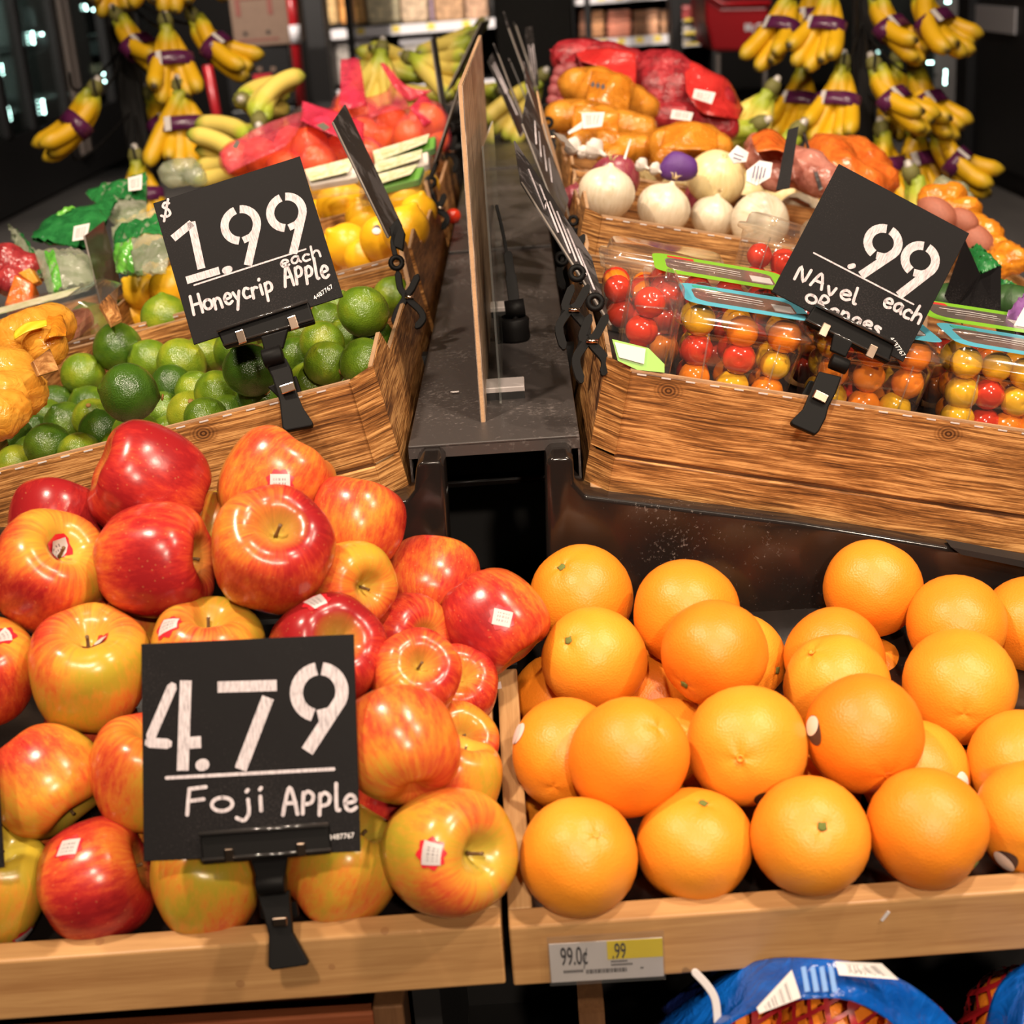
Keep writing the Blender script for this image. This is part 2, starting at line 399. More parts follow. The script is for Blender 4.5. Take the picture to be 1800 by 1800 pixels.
M['sticker_print'] = mat_print('sticker_print', (.52, .47, .46), (.08, .06, .07), 18, 4)
M['sticker_white'] = plain('sticker_white', (.84, .72, .66), .35)
M['sticker_dark'] = plain('sticker_dark', (.06, .03, .03), .35)
M['white_onion'] = mat_onion('white_onion_skin', (.66, .58, .46), (.60, .51, .37), (.46, .35, .21))
M['yellow_onion'] = mat_onion('yellow_onion_skin', (.72, .60, .33), (.68, .54, .27), (.54, .38, .15))
M['red_onion'] = mat_onion('red_onion_skin', (.30, .06, .075), (.20, .025, .045), (.36, .14, .11))
M['husk'] = plain('onion_husk', (.62, .46, .24), .7, bump=.4)
M['oak'] = mat_oak('oak_rail')
M['oak_side'] = mat_oak('oak_side', (.42, .22, .085), (.58, .34, .15), (22, 1.2, 22))
M['red_wood'] = mat_oak('red_stained_wood', (.17, .045, .018), (.26, .075, .03), (1.2, 18, 18))
M['dark_wood'] = mat_oak('dark_wood', (.10, .045, .02), (.17, .08, .035), (18, 18, 1.2))
M['crate'] = mat_printed_wood('wood_print_cardboard')
M['crate_dark'] = mat_printed_wood('wood_print_groove', (.03, .012, .006), (.10, .04, .016), (.16, .075, .03))
M['kraft'] = plain('raw_kraft_edge', (.38, .22, .115), .8, bump=.5, bscale=400, var=.25)
M['divider'] = mat_printed_wood('divider_wood_print', (.10, .065, .045), (.26, .175, .12), (.42, .30, .21), (30, 30, 1.2), ())
M['black_gloss'] = mat_speck('molded_black_plastic', (.012, .009, .008), (.30, .23, .20), .16, 240, .70)
M['black_clip'] = plain('black_clip_plastic', (.005, .0045, .0045), .50, spec=.10)
M['black_matte'] = plain('black_matte', (.010, .009, .009), .6)
M['strip'] = mat_speck('charcoal_sheet_metal', (.050, .042, .040), (.16, .13, .12), .42, 160, .60)
M['board'] = mat_speck('black_sign_card', (.007, .006, .0065), (.05, .043, .043), .55, 700, .62, spec=.10)
M['board_gloss'] = plain('glossy_brown_card', (.045, .028, .020), .20, spec=.6)
M['board_edge'] = plain('sign_edge', (.20, .17, .15), .4)
M['board_worn'] = mat_speck('worn_sign_card', (.020, .017, .017), (.14, .12, .12), .50, 18, .55)
M['chalk'] = None
def mat_chalk():
    t = NT('chalk_marker'); co = t.coord(); k = t.noise(t.mapping(co, (700, 110, 1), rot=(0, 0, .35)), 1.0, 4, .7)
    p = t.bsdf(Base_Color=t.ramp(k, [(.30, (.22, .19, .20)), (.48, (.46, .40, .42)), (.68, (.62, .55, .57))]), Roughness=.7); return t.done(p)
M['chalk'] = mat_chalk()
M['print_white'] = plain('white_ink', (.75, .70, .70), .6)
M['rivet'] = plain('bright_metal', (.75, .55, .42), .18, 1.0)
M['clear'] = film('clear_plastic', (1, 1, 1), .02, .10)
M['clear_thick'] = film('clear_acrylic', (.93, .95, .93), .05, .06, gloss=.2)
M['label_green'] = plain('label_lime_green', (.22, .50, .035), .38)
M['label_blue'] = plain('label_sky_blue', (.10, .42, .55), .38)
M['label_teal'] = plain('label_teal', (.06, .40, .26), .38)
M['label_white'] = plain('label_white', (.60, .55, .54), .55)
M['label_red'] = plain('label_red', (.62, .05, .04), .4)
M['barcode'] = mat_print('barcode_label', (.58, .53, .51), (.05, .04, .05), 30)
M['smallprint'] = mat_print('small_print_label', (.56, .51, .50), (.12, .10, .10), 40, 6)
M['tom_red'] = plain('tomato_red', (.62, .035, .012), .16, coat=.3)
M['tom_orange'] = plain('tomato_orange', (.86, .22, .012), .16, coat=.3)
M['tom_yellow'] = plain('tomato_yellow', (.80, .42, .015), .16, coat=.3)
M['banana'] = mat_along('banana_peel', [(.0, (.16, .20, .02)), (.12, (.48, .42, .02)), (.25, (.64, .36, .008)), (.85, (.68, .38, .008)), (.96, (.55, .36, .02)), (1.0, (.06, .04, .015))])
M['banana_dim'] = M['banana']
M['banana_green'] = mat_along('pale_banana_peel', [(.0, (.24, .30, .03)), (.16, (.40, .46, .04)), (.34, (.72, .56, .12)), (.8, (.76, .58, .13)), (.95, (.40, .44, .05)), (1.0, (.07, .05, .02))])
M['crown'] = plain('banana_crown', (.14, .13, .03), .7, bump=.5)
M['band'] = plain('purple_band', (.085, .012, .055), .28, var=.5, bscale=300)
M['crown_wrap'] = film('crown_wrap_film', (.82, .76, .72), .45, .2)
# ------------------------------------------------------------------ the shop around the island
def bpx(x0, y0, x1, y1, Y):
    c = PY((x0 + x1) / 2, (y0 + y1) / 2, Y); k = depth(c) / FPX
    hw = (x1 - x0) * k / 2; hh = (y1 - y0) * k / 2 / cos(radians(8))
    return c[0] - hw, c[0] + hw, c[2] - hh, c[2] + hh
def PXp(px, py, X):
    r = ray(px, py); return CAM + r * (X / r[0])
M['floor'] = None
def mat_floor():
    t = NT('dark_carpet_tile'); co = t.coord(); k = t.noise(t.mapping(co, (1.0, .25, 1)), 2.2, 4); f = t.noise(co, 60, 3)
    p = t.bsdf(Base_Color=t.ramp(t.math('ADD', t.math('MULTIPLY', k, .7), t.math('MULTIPLY', f, .3)), [(.35, (.055, .046, .040)), (.65, (.125, .106, .092))]), Roughness=.75); return t.done(p)
M['floor'] = mat_floor()
M['wall'] = plain('dark_wall_paint', (.030, .026, .024), .8)
M['ceil'] = plain('dark_ceiling', (.05, .045, .04), .9)
M['fixture'] = plain('black_fixture_paint', (.010, .009, .009), .45)
M['fixture_brown'] = plain('bronze_frame', (.105, .080, .066), .45)
M['dark_glass'] = film('cooler_door_glass', (.55, .62, .60), .03, .05, gloss=.25)
M['led'] = emit('led_light', (.62, 1.0, .90), 16.0)
M['led_dim'] = emit('led_reflection_glow', (.62, 1.0, .90), 5.0)
M['cool_wall'] = plain('cooler_back_wall', (.16, .145, .14), .6, var=.3, bscale=20)
M['shelf_white'] = plain('white_shelf_edge', (.70, .66, .68), .4)
st = lambda o: tag(o, kind='structure')
st(obj('floor', g_box((-9, -1.5, -.1), (9, 16, 0)), M['floor']))
st(obj('ceiling', g_box((-9, -1.5, 3.6), (9, 16, 3.7)), M['ceil']))
st(obj('wall_back', g_box((-9, 15.9, 0), (9, 16, 3.6)), M['wall']))
st(obj('wall_left', g_box((-9, -1.5, 0), (-8.9, 16, 3.6)), M['wall']))
st(obj('wall_right', g_box((8.9, -1.5, 0), (9, 16, 3.6)), M['wall']))
st(obj('wall_front', g_box((-9, -1.6, 0), (9, -1.5, 3.6)), M['wall']))

# glass-door cooler along the left aisle
XL = -3.45
cl = root('door_cooler', TR((XL, 12.0, 0)), 'tall black glass-door cooler with bright LED strips along the left aisle', 'cooler')
def cpart(name, a, b, mat, bev=0): return obj(name, g_box((a[0] - XL, a[1] - 12, a[2]), (b[0] - XL, b[1] - 12, b[2])), mat, cl, False, bevel=bev)
cpart('kick_plate', (XL - .75, 8.2, .02), (XL + .02, 15.6, .50), M['fixture'])
cpart('back_panel', (XL - .75, 8.2, .50), (XL - .70, 15.6, 2.3), M['cool_wall'])
cpart('header', (XL - .75, 8.2, 2.1), (XL + .02, 15.6, 2.35), M['fixture'])
cpart('inner_shelf', (XL - .68, 8.25, .58), (XL - .1, 15.55, .62), M['cool_wall'])
cpart('inner_shelf', (XL - .68, 8.25, 1.0), (XL - .1, 15.55, 1.03), M['fixture'])
Yd = [PXp(px, 150, XL)[1] for px in (-60, -4, 45, 108)]
for y in [8.2] + Yd + [13.2, 14.4]:
    cpart('door_frame', (XL - .04, y - .05, .50), (XL + .03, y + .05, 2.1), M['fixture'], .005)
    g = obj('glass_door', g_box((-.005, y + .05 - 12, .52), (.0, y + .95 - 12, 2.09)), M['dark_glass'], cl, False)
for (px, py) in ((132, 150),):
    y = PXp(px, py, XL + .05)[1]
    cpart('door_handle', (XL + .03, y - .10, .2), (XL + .07, y - .01, 2.1), M['fixture_brown'], .01)
    cpart('door_handle', (XL + .03, y + .10, .2), (XL + .06, y + .16, 2.1), M['fixture_brown'], .01)
for yy in (9.6, 11.0, 12.6):
    l_ = bpy.data.lights.new('cooler_lamp', 'AREA'); l_.shape = 'RECTANGLE'; l_.size = 1.3; l_.size_y = .05; l_.energy = 25; l_.color = (.78, 1.0, .94)
    lo_ = bpy.data.objects.new('cooler_lamp', l_); COL.objects.link(lo_); lo_.location = (XL - .10, yy, 1.35); lo_.rotation_euler = (0, pi / 2, 0)
def led(parent, pts, X, r, name='led_strip', mat=None):
    b = MB()
    for px, py in pts:
        c = PXp(px, py, X) if X is not None else None
        b.add(g_lathe([(0, -r), (r * .7, -r * .7), (r, 0), (r * .7, r * .7), (0, r)], 8), Matrix.Translation(Vector(to_local(parent, [c])[0])))
    return obj(name, b, mat or M['led'], parent)
for pts in ([(57, 58), (57, 64), (58, 69), (59, 75)], [(75, 177), (76, 184), (77, 191), (78, 198)], [(2, 115), (3, 122), (4, 130)], [(14, 190), (16, 197), (17, 203), (18, 210)]):
    led(cl, pts, XL + .012, .0085)
    led(cl, [(x - 9, y + 1) for x, y in pts], XL + .012, .006, 'led_reflection', M['led_dim'])  # fainter glowing beads stand in for the strip's reflection in the glass
for pts in ([(150, 10), (152, 16), (164, 17)], [(240, 14), (241, 20), (242, 26)], [(182, 130)], [(184, 143)], [(74, 60)]):
    led(cl, pts, XL + .012, .009)
# grocery packs standing behind the glass
packs = [(28, 15, 55, 48, (.32, .27, .27)), (30, 62, 78, 92, (.20, .20, .24)), (10, 225, 25, 235, (.55, .52, .45)), (48, 205, 62, 220, (.6, .56, .5)), (165, 60, 175, 95, (.20, .24, .22)), (232, 30, 256, 45, (.05, .12, .28)), (228, 60, 262, 95, (.30, .32, .33)), (165, 112, 178, 128, (.50, .48, .30))]
for i, (x0, y0, x1, y1, c) in enumerate(packs):
    p = PXp((x0 + x1) / 2, (y0 + y1) / 2, XL - .25); k = depth(p) / FPX; h = (y1 - y0) * k / 2; wd = max(.05, (x1 - x0) * k * 1.2)
    o = obj('grocery_pack', g_box((-.05, -wd, -h), (.05, wd, h)), plain('pack_colour', c, .5), None, False, Matrix.Translation(Vector(p)), .008)
    names = ['pinkish pack on the upper shelf behind the cooler glass', 'wide grey pack below the bright upper LED strip', 'small cream tub low in the cooler at the left edge', 'small pale tub under the lower LED strip', 'narrow grey carton behind the topmost hanging bananas', 'small blue pack glimpsed between two hanging banana bunches', 'pale grey pack glimpsed below the blue pack', 'yellowish carton beside the small LED pair']
    tag(o, names[i], 'pack')

# dark cooler unit beyond the right aisle
XR = 2.62
cr = root('door_cooler', TR((XR, 9, 0)), 'black cooler beyond the right aisle with a white notice on its end', 'cooler')
yr0 = PXp(1690, 200, XR)[1]
def crp(name, a, b, mat, bev=0): return obj(name, g_box((a[0] - XR, a[1] - 9, a[2]), (b[0] - XR, b[1] - 9, b[2])), mat, cr, False, bevel=bev)
crp('body', (XR, 6.2, .12), (XR + 1.0, yr0, 2.2), M['fixture'], .01)
crp('kick_plate', (XR + .04, 6.25, 0), (XR + .9, yr0 - .05, .12), M['wall'])
crp('end_column', (XR - .05, yr0 - .25, 0), (XR + .05, yr0 - .02, 2.2), M['fixture'], .01)
a = PXp(1700, 30, XR - .01); b = PXp(1785, 30, XR - .01); zt = PXp(1740, 10, XR - .01)[2]; zb = PXp(1740, 55, XR - .01)[2]
nt = obj('paper_notice', g_box((-.012 + XR - XR, b[1] - 9, zb), (-.004, a[1] - 9, zt)), M['smallprint'], cr, False)
crb = root('glass_cooler', TR((2.75, 11.2, 0)), 'lit glass cooler seen past the right hanging bananas', 'cooler')
obj('body', g_box((.02, -.9, 0), (.6, 2.4, 2.1)), M['cool_wall'], crb, False)
obj('glass_door', g_box((0, -.9, .3), (.01, 2.4, 2.0)), M['dark_glass'], crb, False)
for pts in ([(1664, 55), (1664, 61), (1663, 67)], [(1662, 125), (1662, 132), (1661, 139), (1661, 146)], [(1472, 94)], [(1534, 92)], [(1632, 110), (1638, 110)], [(1664, 3), (1668, 3)]):
    led(crb, pts, 2.73, .008)

# refrigerated back shelves
YB = 10.6
def shelf_run(name, label, x0, x1, edges, y_top):
    r = root(name, TR((PY((x0 + x1) / 2, 40, YB)[0], YB, 0)), label, 'shelf')
    ox = r.matrix_world.translation
    a, b = PY(x0, 40, YB)[0] - ox.x, PY(x1, 40, YB)[0] - ox.x
    obj('back_panel', g_box((a, .55, .0), (b, .6, 2.0)), M['wall'], r, False)
    obj('base', g_box((a, -.05, .0), (b, .55, .25)), M['fixture'], r, False)
    for s in (a - .03, b): obj('upright', g_box((s, -.05, 0), (s + .03, .6, 2.0)), M['fixture'], r, False)
    for (py0, py1) in edges:
        z1 = PY((x0 + x1) / 2, py0, YB)[2]; z0 = PY((x0 + x1) / 2, py1, YB)[2]
        obj('shelf_board', g_box((a, .0, z1 - .03), (b, .55, z1)), M['fixture'], r, False)
        e = obj('price_rail', g_box((a, -.03, z0), (b, .0, z1)), M['shelf_white'], r, False)
        for k in range(4):
            xx = a + (b - a) * (.25 + .19 * k); obj('price_tag', g_box((xx, -.034, z0 + .02), (xx + .05, -.0302, z1 - .005)), plain('tag_yellow', (.75, .55, .06), .5), r, False)
    return r
shelf_run('chilled_shelf', 'black chilled shelf with white price rails behind the piled bananas', 545, 872, [(43, 60), (150, 165)], 0)
shelf_run('meat_shelf', 'black chilled shelf of stacked red packs above the red net bags', 1010, 1178, [(66, 82), (-8, 3)], 0)
def pack(x0, y0, x1, y1, Y, col, label, group=None, dp=.12, round_=.02, lid=None, name='food_pack', cat='pack'):
    a, b, c, d = bpx(x0, y0, x1, y1, Y)
    t = NT('pack_print'); co = t.coord(); k = t.noise(co, 26, 4, .7)
    m = t.done(t.bsdf(Base_Color=t.ramp(k, [(.35, tuple(x * .45 for x in col)), (.5, col), (.66, tuple(min(1, x * 1.5) for x in col))]), Roughness=.35))
    w, h = (b - a) / 2, (d - c) / 2
    o = obj(name, g_box((-w, 0, -h), (w, dp, h)), m, None, False, Matrix.Translation(Vector(((a + b) / 2, Y, (c + d) / 2))), min(round_, w * .5, h * .5), 3)
    if lid: obj('rim', g_box((-w * 1.02, -.006, h * .72), (w * 1.02, dp, h)), lid, o, False, bevel=.008)
    return tag(o, label, cat, group)
for i, (x0, x1, c, d) in enumerate([(570, 592, (.55, .36, .16), 'tan food pack at the left end of the upper chilled shelf'), (596, 618, (.62, .28, .08), 'orange food pack left of the thin black post'), (622, 640, (.55, .30, .10), 'narrow golden food pack right of the thin black post'), (644, 701, (.66, .56, .36), 'pale green speckled salad tub on the upper chilled shelf'), (704, 752, (.50, .36, .24), 'tan grain tub beside the pale salad tub'), (755, 762, (.30, .20, .24), 'thin purple-edged pack between two tan tubs'), (764, 815, (.42, .25, .14), 'brown nut tub on the upper chilled shelf'), (818, 858, (.46, .28, .18), 'brown tub at the right end of the upper chilled shelf')]):
    pack(x0, -20, x1, 42 - (x0 - 570) * .022, YB + .06, c, d, None, .2)
for x0, x1, d in [(573, 588, 'narrow white foam tray at the left of the lower chilled shelf'), (592, 617, 'white foam tray beside the thin black post'), (622, 655, 'white foam tray right of the thin black post'), (705, 762, 'white tub with printed lid above the pale bananas'), (768, 815, 'grey tub behind the pale bananas')]:
    pack(x0, 68, x1, 150, YB + .05, (.34, .30, .27), d, None, .2, .05, M['shelf_white'])
k = 0
for x0, x1, n, c in [(1018, 1034, 6, (.45, .20, .12)), (1040, 1062, 6, (.55, .26, .12)), (1068, 1110, 6, (.62, .22, .14)), (1115, 1158, 5, (.60, .30, .17)), (1161, 1174, 5, (.50, .26, .14))]:
    for j in range(n):
        h = (66 - 18) / n; y0 = 66 - (j + 1) * h
        pack(x0 + (j % 2), y0, x1 - (j % 2), y0 + h * .86, YB + .08, tuple(v * (1 + .25 * ((j * 7) % 3 - 1)) for v in c), ORD[n - 1 - j] + ' from the top, ' + ['flat pack in the leftmost stack on the meat shelf', 'flat orange pack in the stack beside the thin black upright', 'flat red pack in the middle stack on the meat shelf', 'flat pink pack in the fourth stack on the meat shelf', 'flat pack in the rightmost stack on the meat shelf'][k], ['leftmost stack of packs on the meat shelf', 'second stack of packs on the meat shelf', 'middle stack of packs on the meat shelf', 'fourth stack of packs on the meat shelf', 'rightmost stack of packs on the meat shelf'][k], .18, .006)
    k += 1
def post(x0, x1, Y, label, name='black_post', z1=2.6, mat=None, dp=.12, cat='post'):
    a = PY(x0, 60, Y)[0]; b = PY(x1, 60, Y)[0]; o = obj(name, g_box((-(b - a) / 2, 0, 0), ((b - a) / 2, dp, z1)), mat or M['fixture'], None, False, Matrix.Translation(Vector(((a + b) / 2, Y, 0))), .006)
    return tag(o, label, cat)
post(610, 622, YB - .35, 'thin black post in front of the left chilled shelf', dp=.06)
post(538, 572, 9.6, 'wide black post beside the red pole', dp=.3)
post(1030, 1040, YB - .3, 'thin black upright in front of the meat shelf', dp=.06)
post(872, 1008, 6.0, 'broad black column behind the produce island', 'black_column', 2.8, dp=.5, cat='column')
post(1180, 1200, 9.8, 'black upright right of the meat shelf', dp=.2)
shelf_run('dry_shelf', 'narrow dark shelf between the meat shelf and the red cart', 1186, 1250, [(76, 80), (35, 37), (58, 60)], 0)
for y0, y1, d in ((38, 75, 'white carton on the dark shelf left of the red cart'), (10, 34, 'small red pack above the white carton by the red cart')):
    pack(1196, y0, 1216, y1, YB, (.42, .38, .35) if y0 > 30 else (.30, .05, .05), d)
pack(1220, 8, 1238, 26, YB, (.35, .28, .10), 'small golden pack left of the red cart')
pack(1218, 48, 1240, 56, YB, (.32, .36, .36), 'upper silver tray beside the red cart'); pack(1218, 61, 1240, 68, YB, (.30, .34, .33), 'lower silver tray beside the red cart')

# stock cart with cardboard box on black totes
YC = 8.6
a, b, c, d = bpx(406, -15, 508, 78, YC); 
M['carton'] = plain('brown_cardboard', (.20, .125, .085), .8, var=.15); M['carton_lit'] = plain('brown_cardboard_lit', (.33, .20, .15), .8)  # lit copy of the carton brown, light put into its colour; unused
bx = obj('cardboard_box', g_box((0, 0, 0), (b - a, .4, d - c + .1)), M['carton'], None, False, TR((a, YC, c), 0, 0, radians(-4)), .006)
tag(bx, 'brown cardboard box on top of the black totes', 'box')
M['ink_red'] = plain('faded_red_print', (.22, .065, .05), .8)
W_ = b - a; H_ = d - c
for u0, v0, u1, v1 in ((.10, .55, .18, .85), (.66, .55, .74, .85), (.10, .84, .74, .87), (.08, .10, .80, .13)):
    obj('printed_mark', g_box((u0 * W_, -.003, v0 * H_), (u1 * W_, 0, v1 * H_)), M['ink_red'], bx, False)
for u in (.22, .62): obj('hand_hole', [( (u*W_ + .012*cos(q), -.003, .24*H_ + .012*sin(q)) ) for q in np.linspace(0, 2*pi, 9)[:-1]] and g_prism([(u*W_ + .012*cos(q), -.003, .24*H_ + .012*sin(q)) for q in np.linspace(0, 2*pi, 9)[:-1]], (0, .002, 0)), M['black_matte'], bx, False)
a, b, c1, d1 = bpx(398, 79, 512, 180, YC)
for k in range(3):
    z1 = d1 - k * (d1 - 0) / 3; z0 = d1 - (k + 1) * d1 / 3 + .012
    bxx = obj('black_tote', g_box((a, YC, z0), (b, YC + .45, z1)), M['fixture'], None, False, None, .01)
    tag(bxx, ['black tote with a red card directly under the cardboard box', 'second black tote down the stack behind the bananas', 'bottom black tote standing on the floor'][k], 'tote', 'stacked black totes')
    if k == 0:
        r0, r1, q0, q1 = bpx(447, 131, 479, 162, YC - .01); obj('red_card', g_box((r0, YC - .012, q0), (r1, YC - .004, q1)), plain('red_card', (.50, .02, .03), .5), bxx, False)
        r0, r1, q0, q1 = bpx(430, 94, 450, 101, YC - .01); obj('white_mark', g_box((r0, YC - .008, q0), (r1, YC - .004, q1)), plain('grey_print', (.18, .16, .15), .6), bxx, False)
        for q in range(6):
            r0, r1, q0, q1 = bpx(428 + 24 * (q % 3), 118 + 40 * (q // 3), 436 + 24 * (q % 3), 125 + 40 * (q // 3), YC - .01); obj('vent_hole', g_box((r0, YC - .006, q0), (r1, YC - .003, q1)), M['carton'], bxx, False)
M['cart_red'] = plain('red_cart_plastic', (.34, .008, .012), .32)
pole = obj('red_pole', g_tube([PY(510, -20, 8.5), PY(516, 36, 8.5), PY(532, 200, 8.5)], .028, 10), M['cart_red']); tag(pole, 'bright red sloping pole beside the cardboard box', 'pole')
obj('label_band', g_tube([PY(517, 44, 8.49), PY(521, 76, 8.49)], .031, 10), M['shelf_white'], pole)
pole = obj('red_rail', g_tube([PY(364, 115, 9.2), PY(384, 215, 9.2), PY(384, 215, 9.2) * np.array([1.04, 1, 0])], .028, 8), M['cart_red']); tag(pole, 'dark red rail left of the stacked black totes', 'rail')
# red shopping cart
YK = 9.0
ct = root('shopping_cart', TR((PY(1300, 40, YK)[0], YK, 0)), 'red plastic shopping cart in the dark right aisle', 'cart'); ol = ct.matrix_world.translation
cpts = [PY(*q, YK) for q in ((1238, -10), (1268, 12), (1352, 10), (1352, 92), (1252, 90), (1240, 40))]
obj('basket', g_prism([p - np.array(ol) for p in cpts], (0, .7, 0)), M['cart_red'], ct, False, bevel=.02)
obj('rim', g_tube([PY(1236, -12, YK) - np.array(ol), PY(1270, 8, YK) - np.array(ol), PY(1354, 6, YK) - np.array(ol)], .018), M['cart_red'], ct)
for q in ((1262, 95), (1345, 95)):
    p = PY(*q, YK) - np.array(ol); obj('leg', g_tube([p, (p[0], p[1] + .1, .08)], .014), M['fixture_brown'], ct); obj('wheel', g_lathe([(0, -.02), (.055, -.02), (.06, 0), (.055, .02), (0, .02)], 14), M['black_matte'], ct, m=TR((p[0], p[1] + .1, .06), 0, pi / 2))
a, b, c, d = bpx(1327, 40, 1341, 64, YK)
em = PY(1336, 54, YK - .006) - np.array(ol)
for r_, w_ in ((.042, .008), (.017, .012)): obj('round_emblem', g_lathe([(r_ - w_, 0), (r_, 0), (r_, .003), (r_ - w_, .003)], 20), M['shelf_white'], ct, m=TR(em, pi / 2))
for xx in (1312, 1319): 
    p = PY(xx, 48, YK - .004) - np.array(ol); obj('lettering_mark', g_box((p[0] - .01, p[1], p[2] - .02), (p[0] + .008, p[1] + .003, p[2] + .02)), M['shelf_white'], ct, False)
# ------------------------------------------------------------------ produce island
ZS = .963                                           # top of the sheet-metal divider strip
isl = root('island_body', TR((-.04, 2.7, 0)), 'black molded body of the produce island under the crates', 'display')
def ip(name, a, b, mat, bev=0): return obj(name, g_box((a[0] + .04, a[1] - 2.7, a[2]), (b[0] + .04, b[1] - 2.7, b[2])), mat, isl, False, bevel=bev)
ip('body', (-.60, 1.36, .02), (.52, 4.05, .70), M['black_matte'], .01)
ip('cavity_back', (-.125, 1.60, .70), (.045, 1.62, .955), M['black_matte'])
ip('cavity_rail', (-.12, 1.40, .868), (.04, 1.42, .876), M['black_gloss'], .003)
ip('plinth', (-.50, 1.45, 0), (.42, 3.95, .02), M['fixture'])
def shelf_tilt(x0, x1, z0, z1):
    return g_prism([(x0, 0, z0), (x1, 0, z1), (x1, 0, .60), (x0, 0, .60)], (0, 2.80, 0))
THL, THR = radians(10.5), radians(13.0)
def sloped(name, B, th, sgn, W, y0=1.245):
    p0 = (B[0] + .04, y0 - 2.7, B[2] - .004); p1 = (p0[0] + sgn * W * cos(th), p0[1], p0[2] - W * sin(th))
    poly = [p0, p1, (p1[0], p1[1], .55), (p0[0], p0[1], .55)]
    return obj(name, g_prism(poly, (0, 4.04 - y0, 0)), M['black_gloss'], isl, False, bevel=.006)
BL = np.array([-.118, 1.227, .922]); BR = np.array([.035, 1.226, .917])
sloped('sloped_deck', BL, THL, -1, .86); sloped('sloped_deck', BR, THR, 1, .405)
q0 = BR + np.array([0, .29, 0]) + np.array([cos(THR), 0, -sin(THR)]) * .405
sloped('sloped_deck', q0, THR, 1, .40, 1.53)
# rounded molded end panels with their upright lugs
def endpanel(pts):
    w = [PY(x, y, 1.205) for x, y in pts]; l = to_local(isl, w)
    return obj('end_panel', g_prism(l, (0, .045, 0)), M['black_gloss'], isl, True, bevel=.007, seg=4)
endpanel([(958, 816), (968, 804), (1000, 802), (1008, 812), (1010, 850), (1030, 872), (1400, 918), (1690, 966), (1830, 992), (1830, 1230), (966, 1230)])
endpanel([(732, 820), (740, 812), (772, 810), (780, 820), (792, 1000), (800, 1230), (-40, 1230), (-40, 945), (640, 893), (715, 880), (728, 862)])
obj('corner_bracket', g_prism(to_local(isl, [PY(x, y, 1.20) for x, y in ((1672, 962), (1830, 992), (1830, 1004), (1690, 975))]), (0, .02, 0)), M['black_matte'], isl, False)

def sheet_strip(y0, y1, z, label, x0=-.116, x1=.034):
    r = root('divider_strip', TR((x0, y0, z)), label, 'divider'); L = y1 - y0; W = x1 - x0
    obj('top_sheet', g_box((0, 0, -.0025), (W, L, 0)), M['strip'], r, False, bevel=.0008)
    obj('front_lip', g_box((0, 0, -.012), (W, .002, -.0025)), M['strip'], r, False)
    for x in (0, W - .002): obj('side_flange', g_box((x, .002, -.06), (x + .002, L, -.0025)), M['strip'], r, False)
    return r
sheet_strip(1.245, 2.165, ZS, 'charcoal sheet-metal strip between the two nearest crates')
sheet_strip(2.18, 3.08, ZS + .002, 'second charcoal metal strip behind the nearest one')
sheet_strip(3.10, 4.02, ZS + .004, 'farthest charcoal metal strip down the island')
eb = root('end_bin', TR((-.04, 4.3, 0)), 'black rounded banana bin closing the far end of the island', 'bin')
obj('shell', g_box((-.65, -.20, 0), (.62, .75, .93)), M['black_matte'], eb, True, bevel=.04, seg=4); obj('lip', g_box((-.67, -.22, .93), (.64, .77, .975)), M['black_gloss'], eb, True, bevel=.018, seg=4)

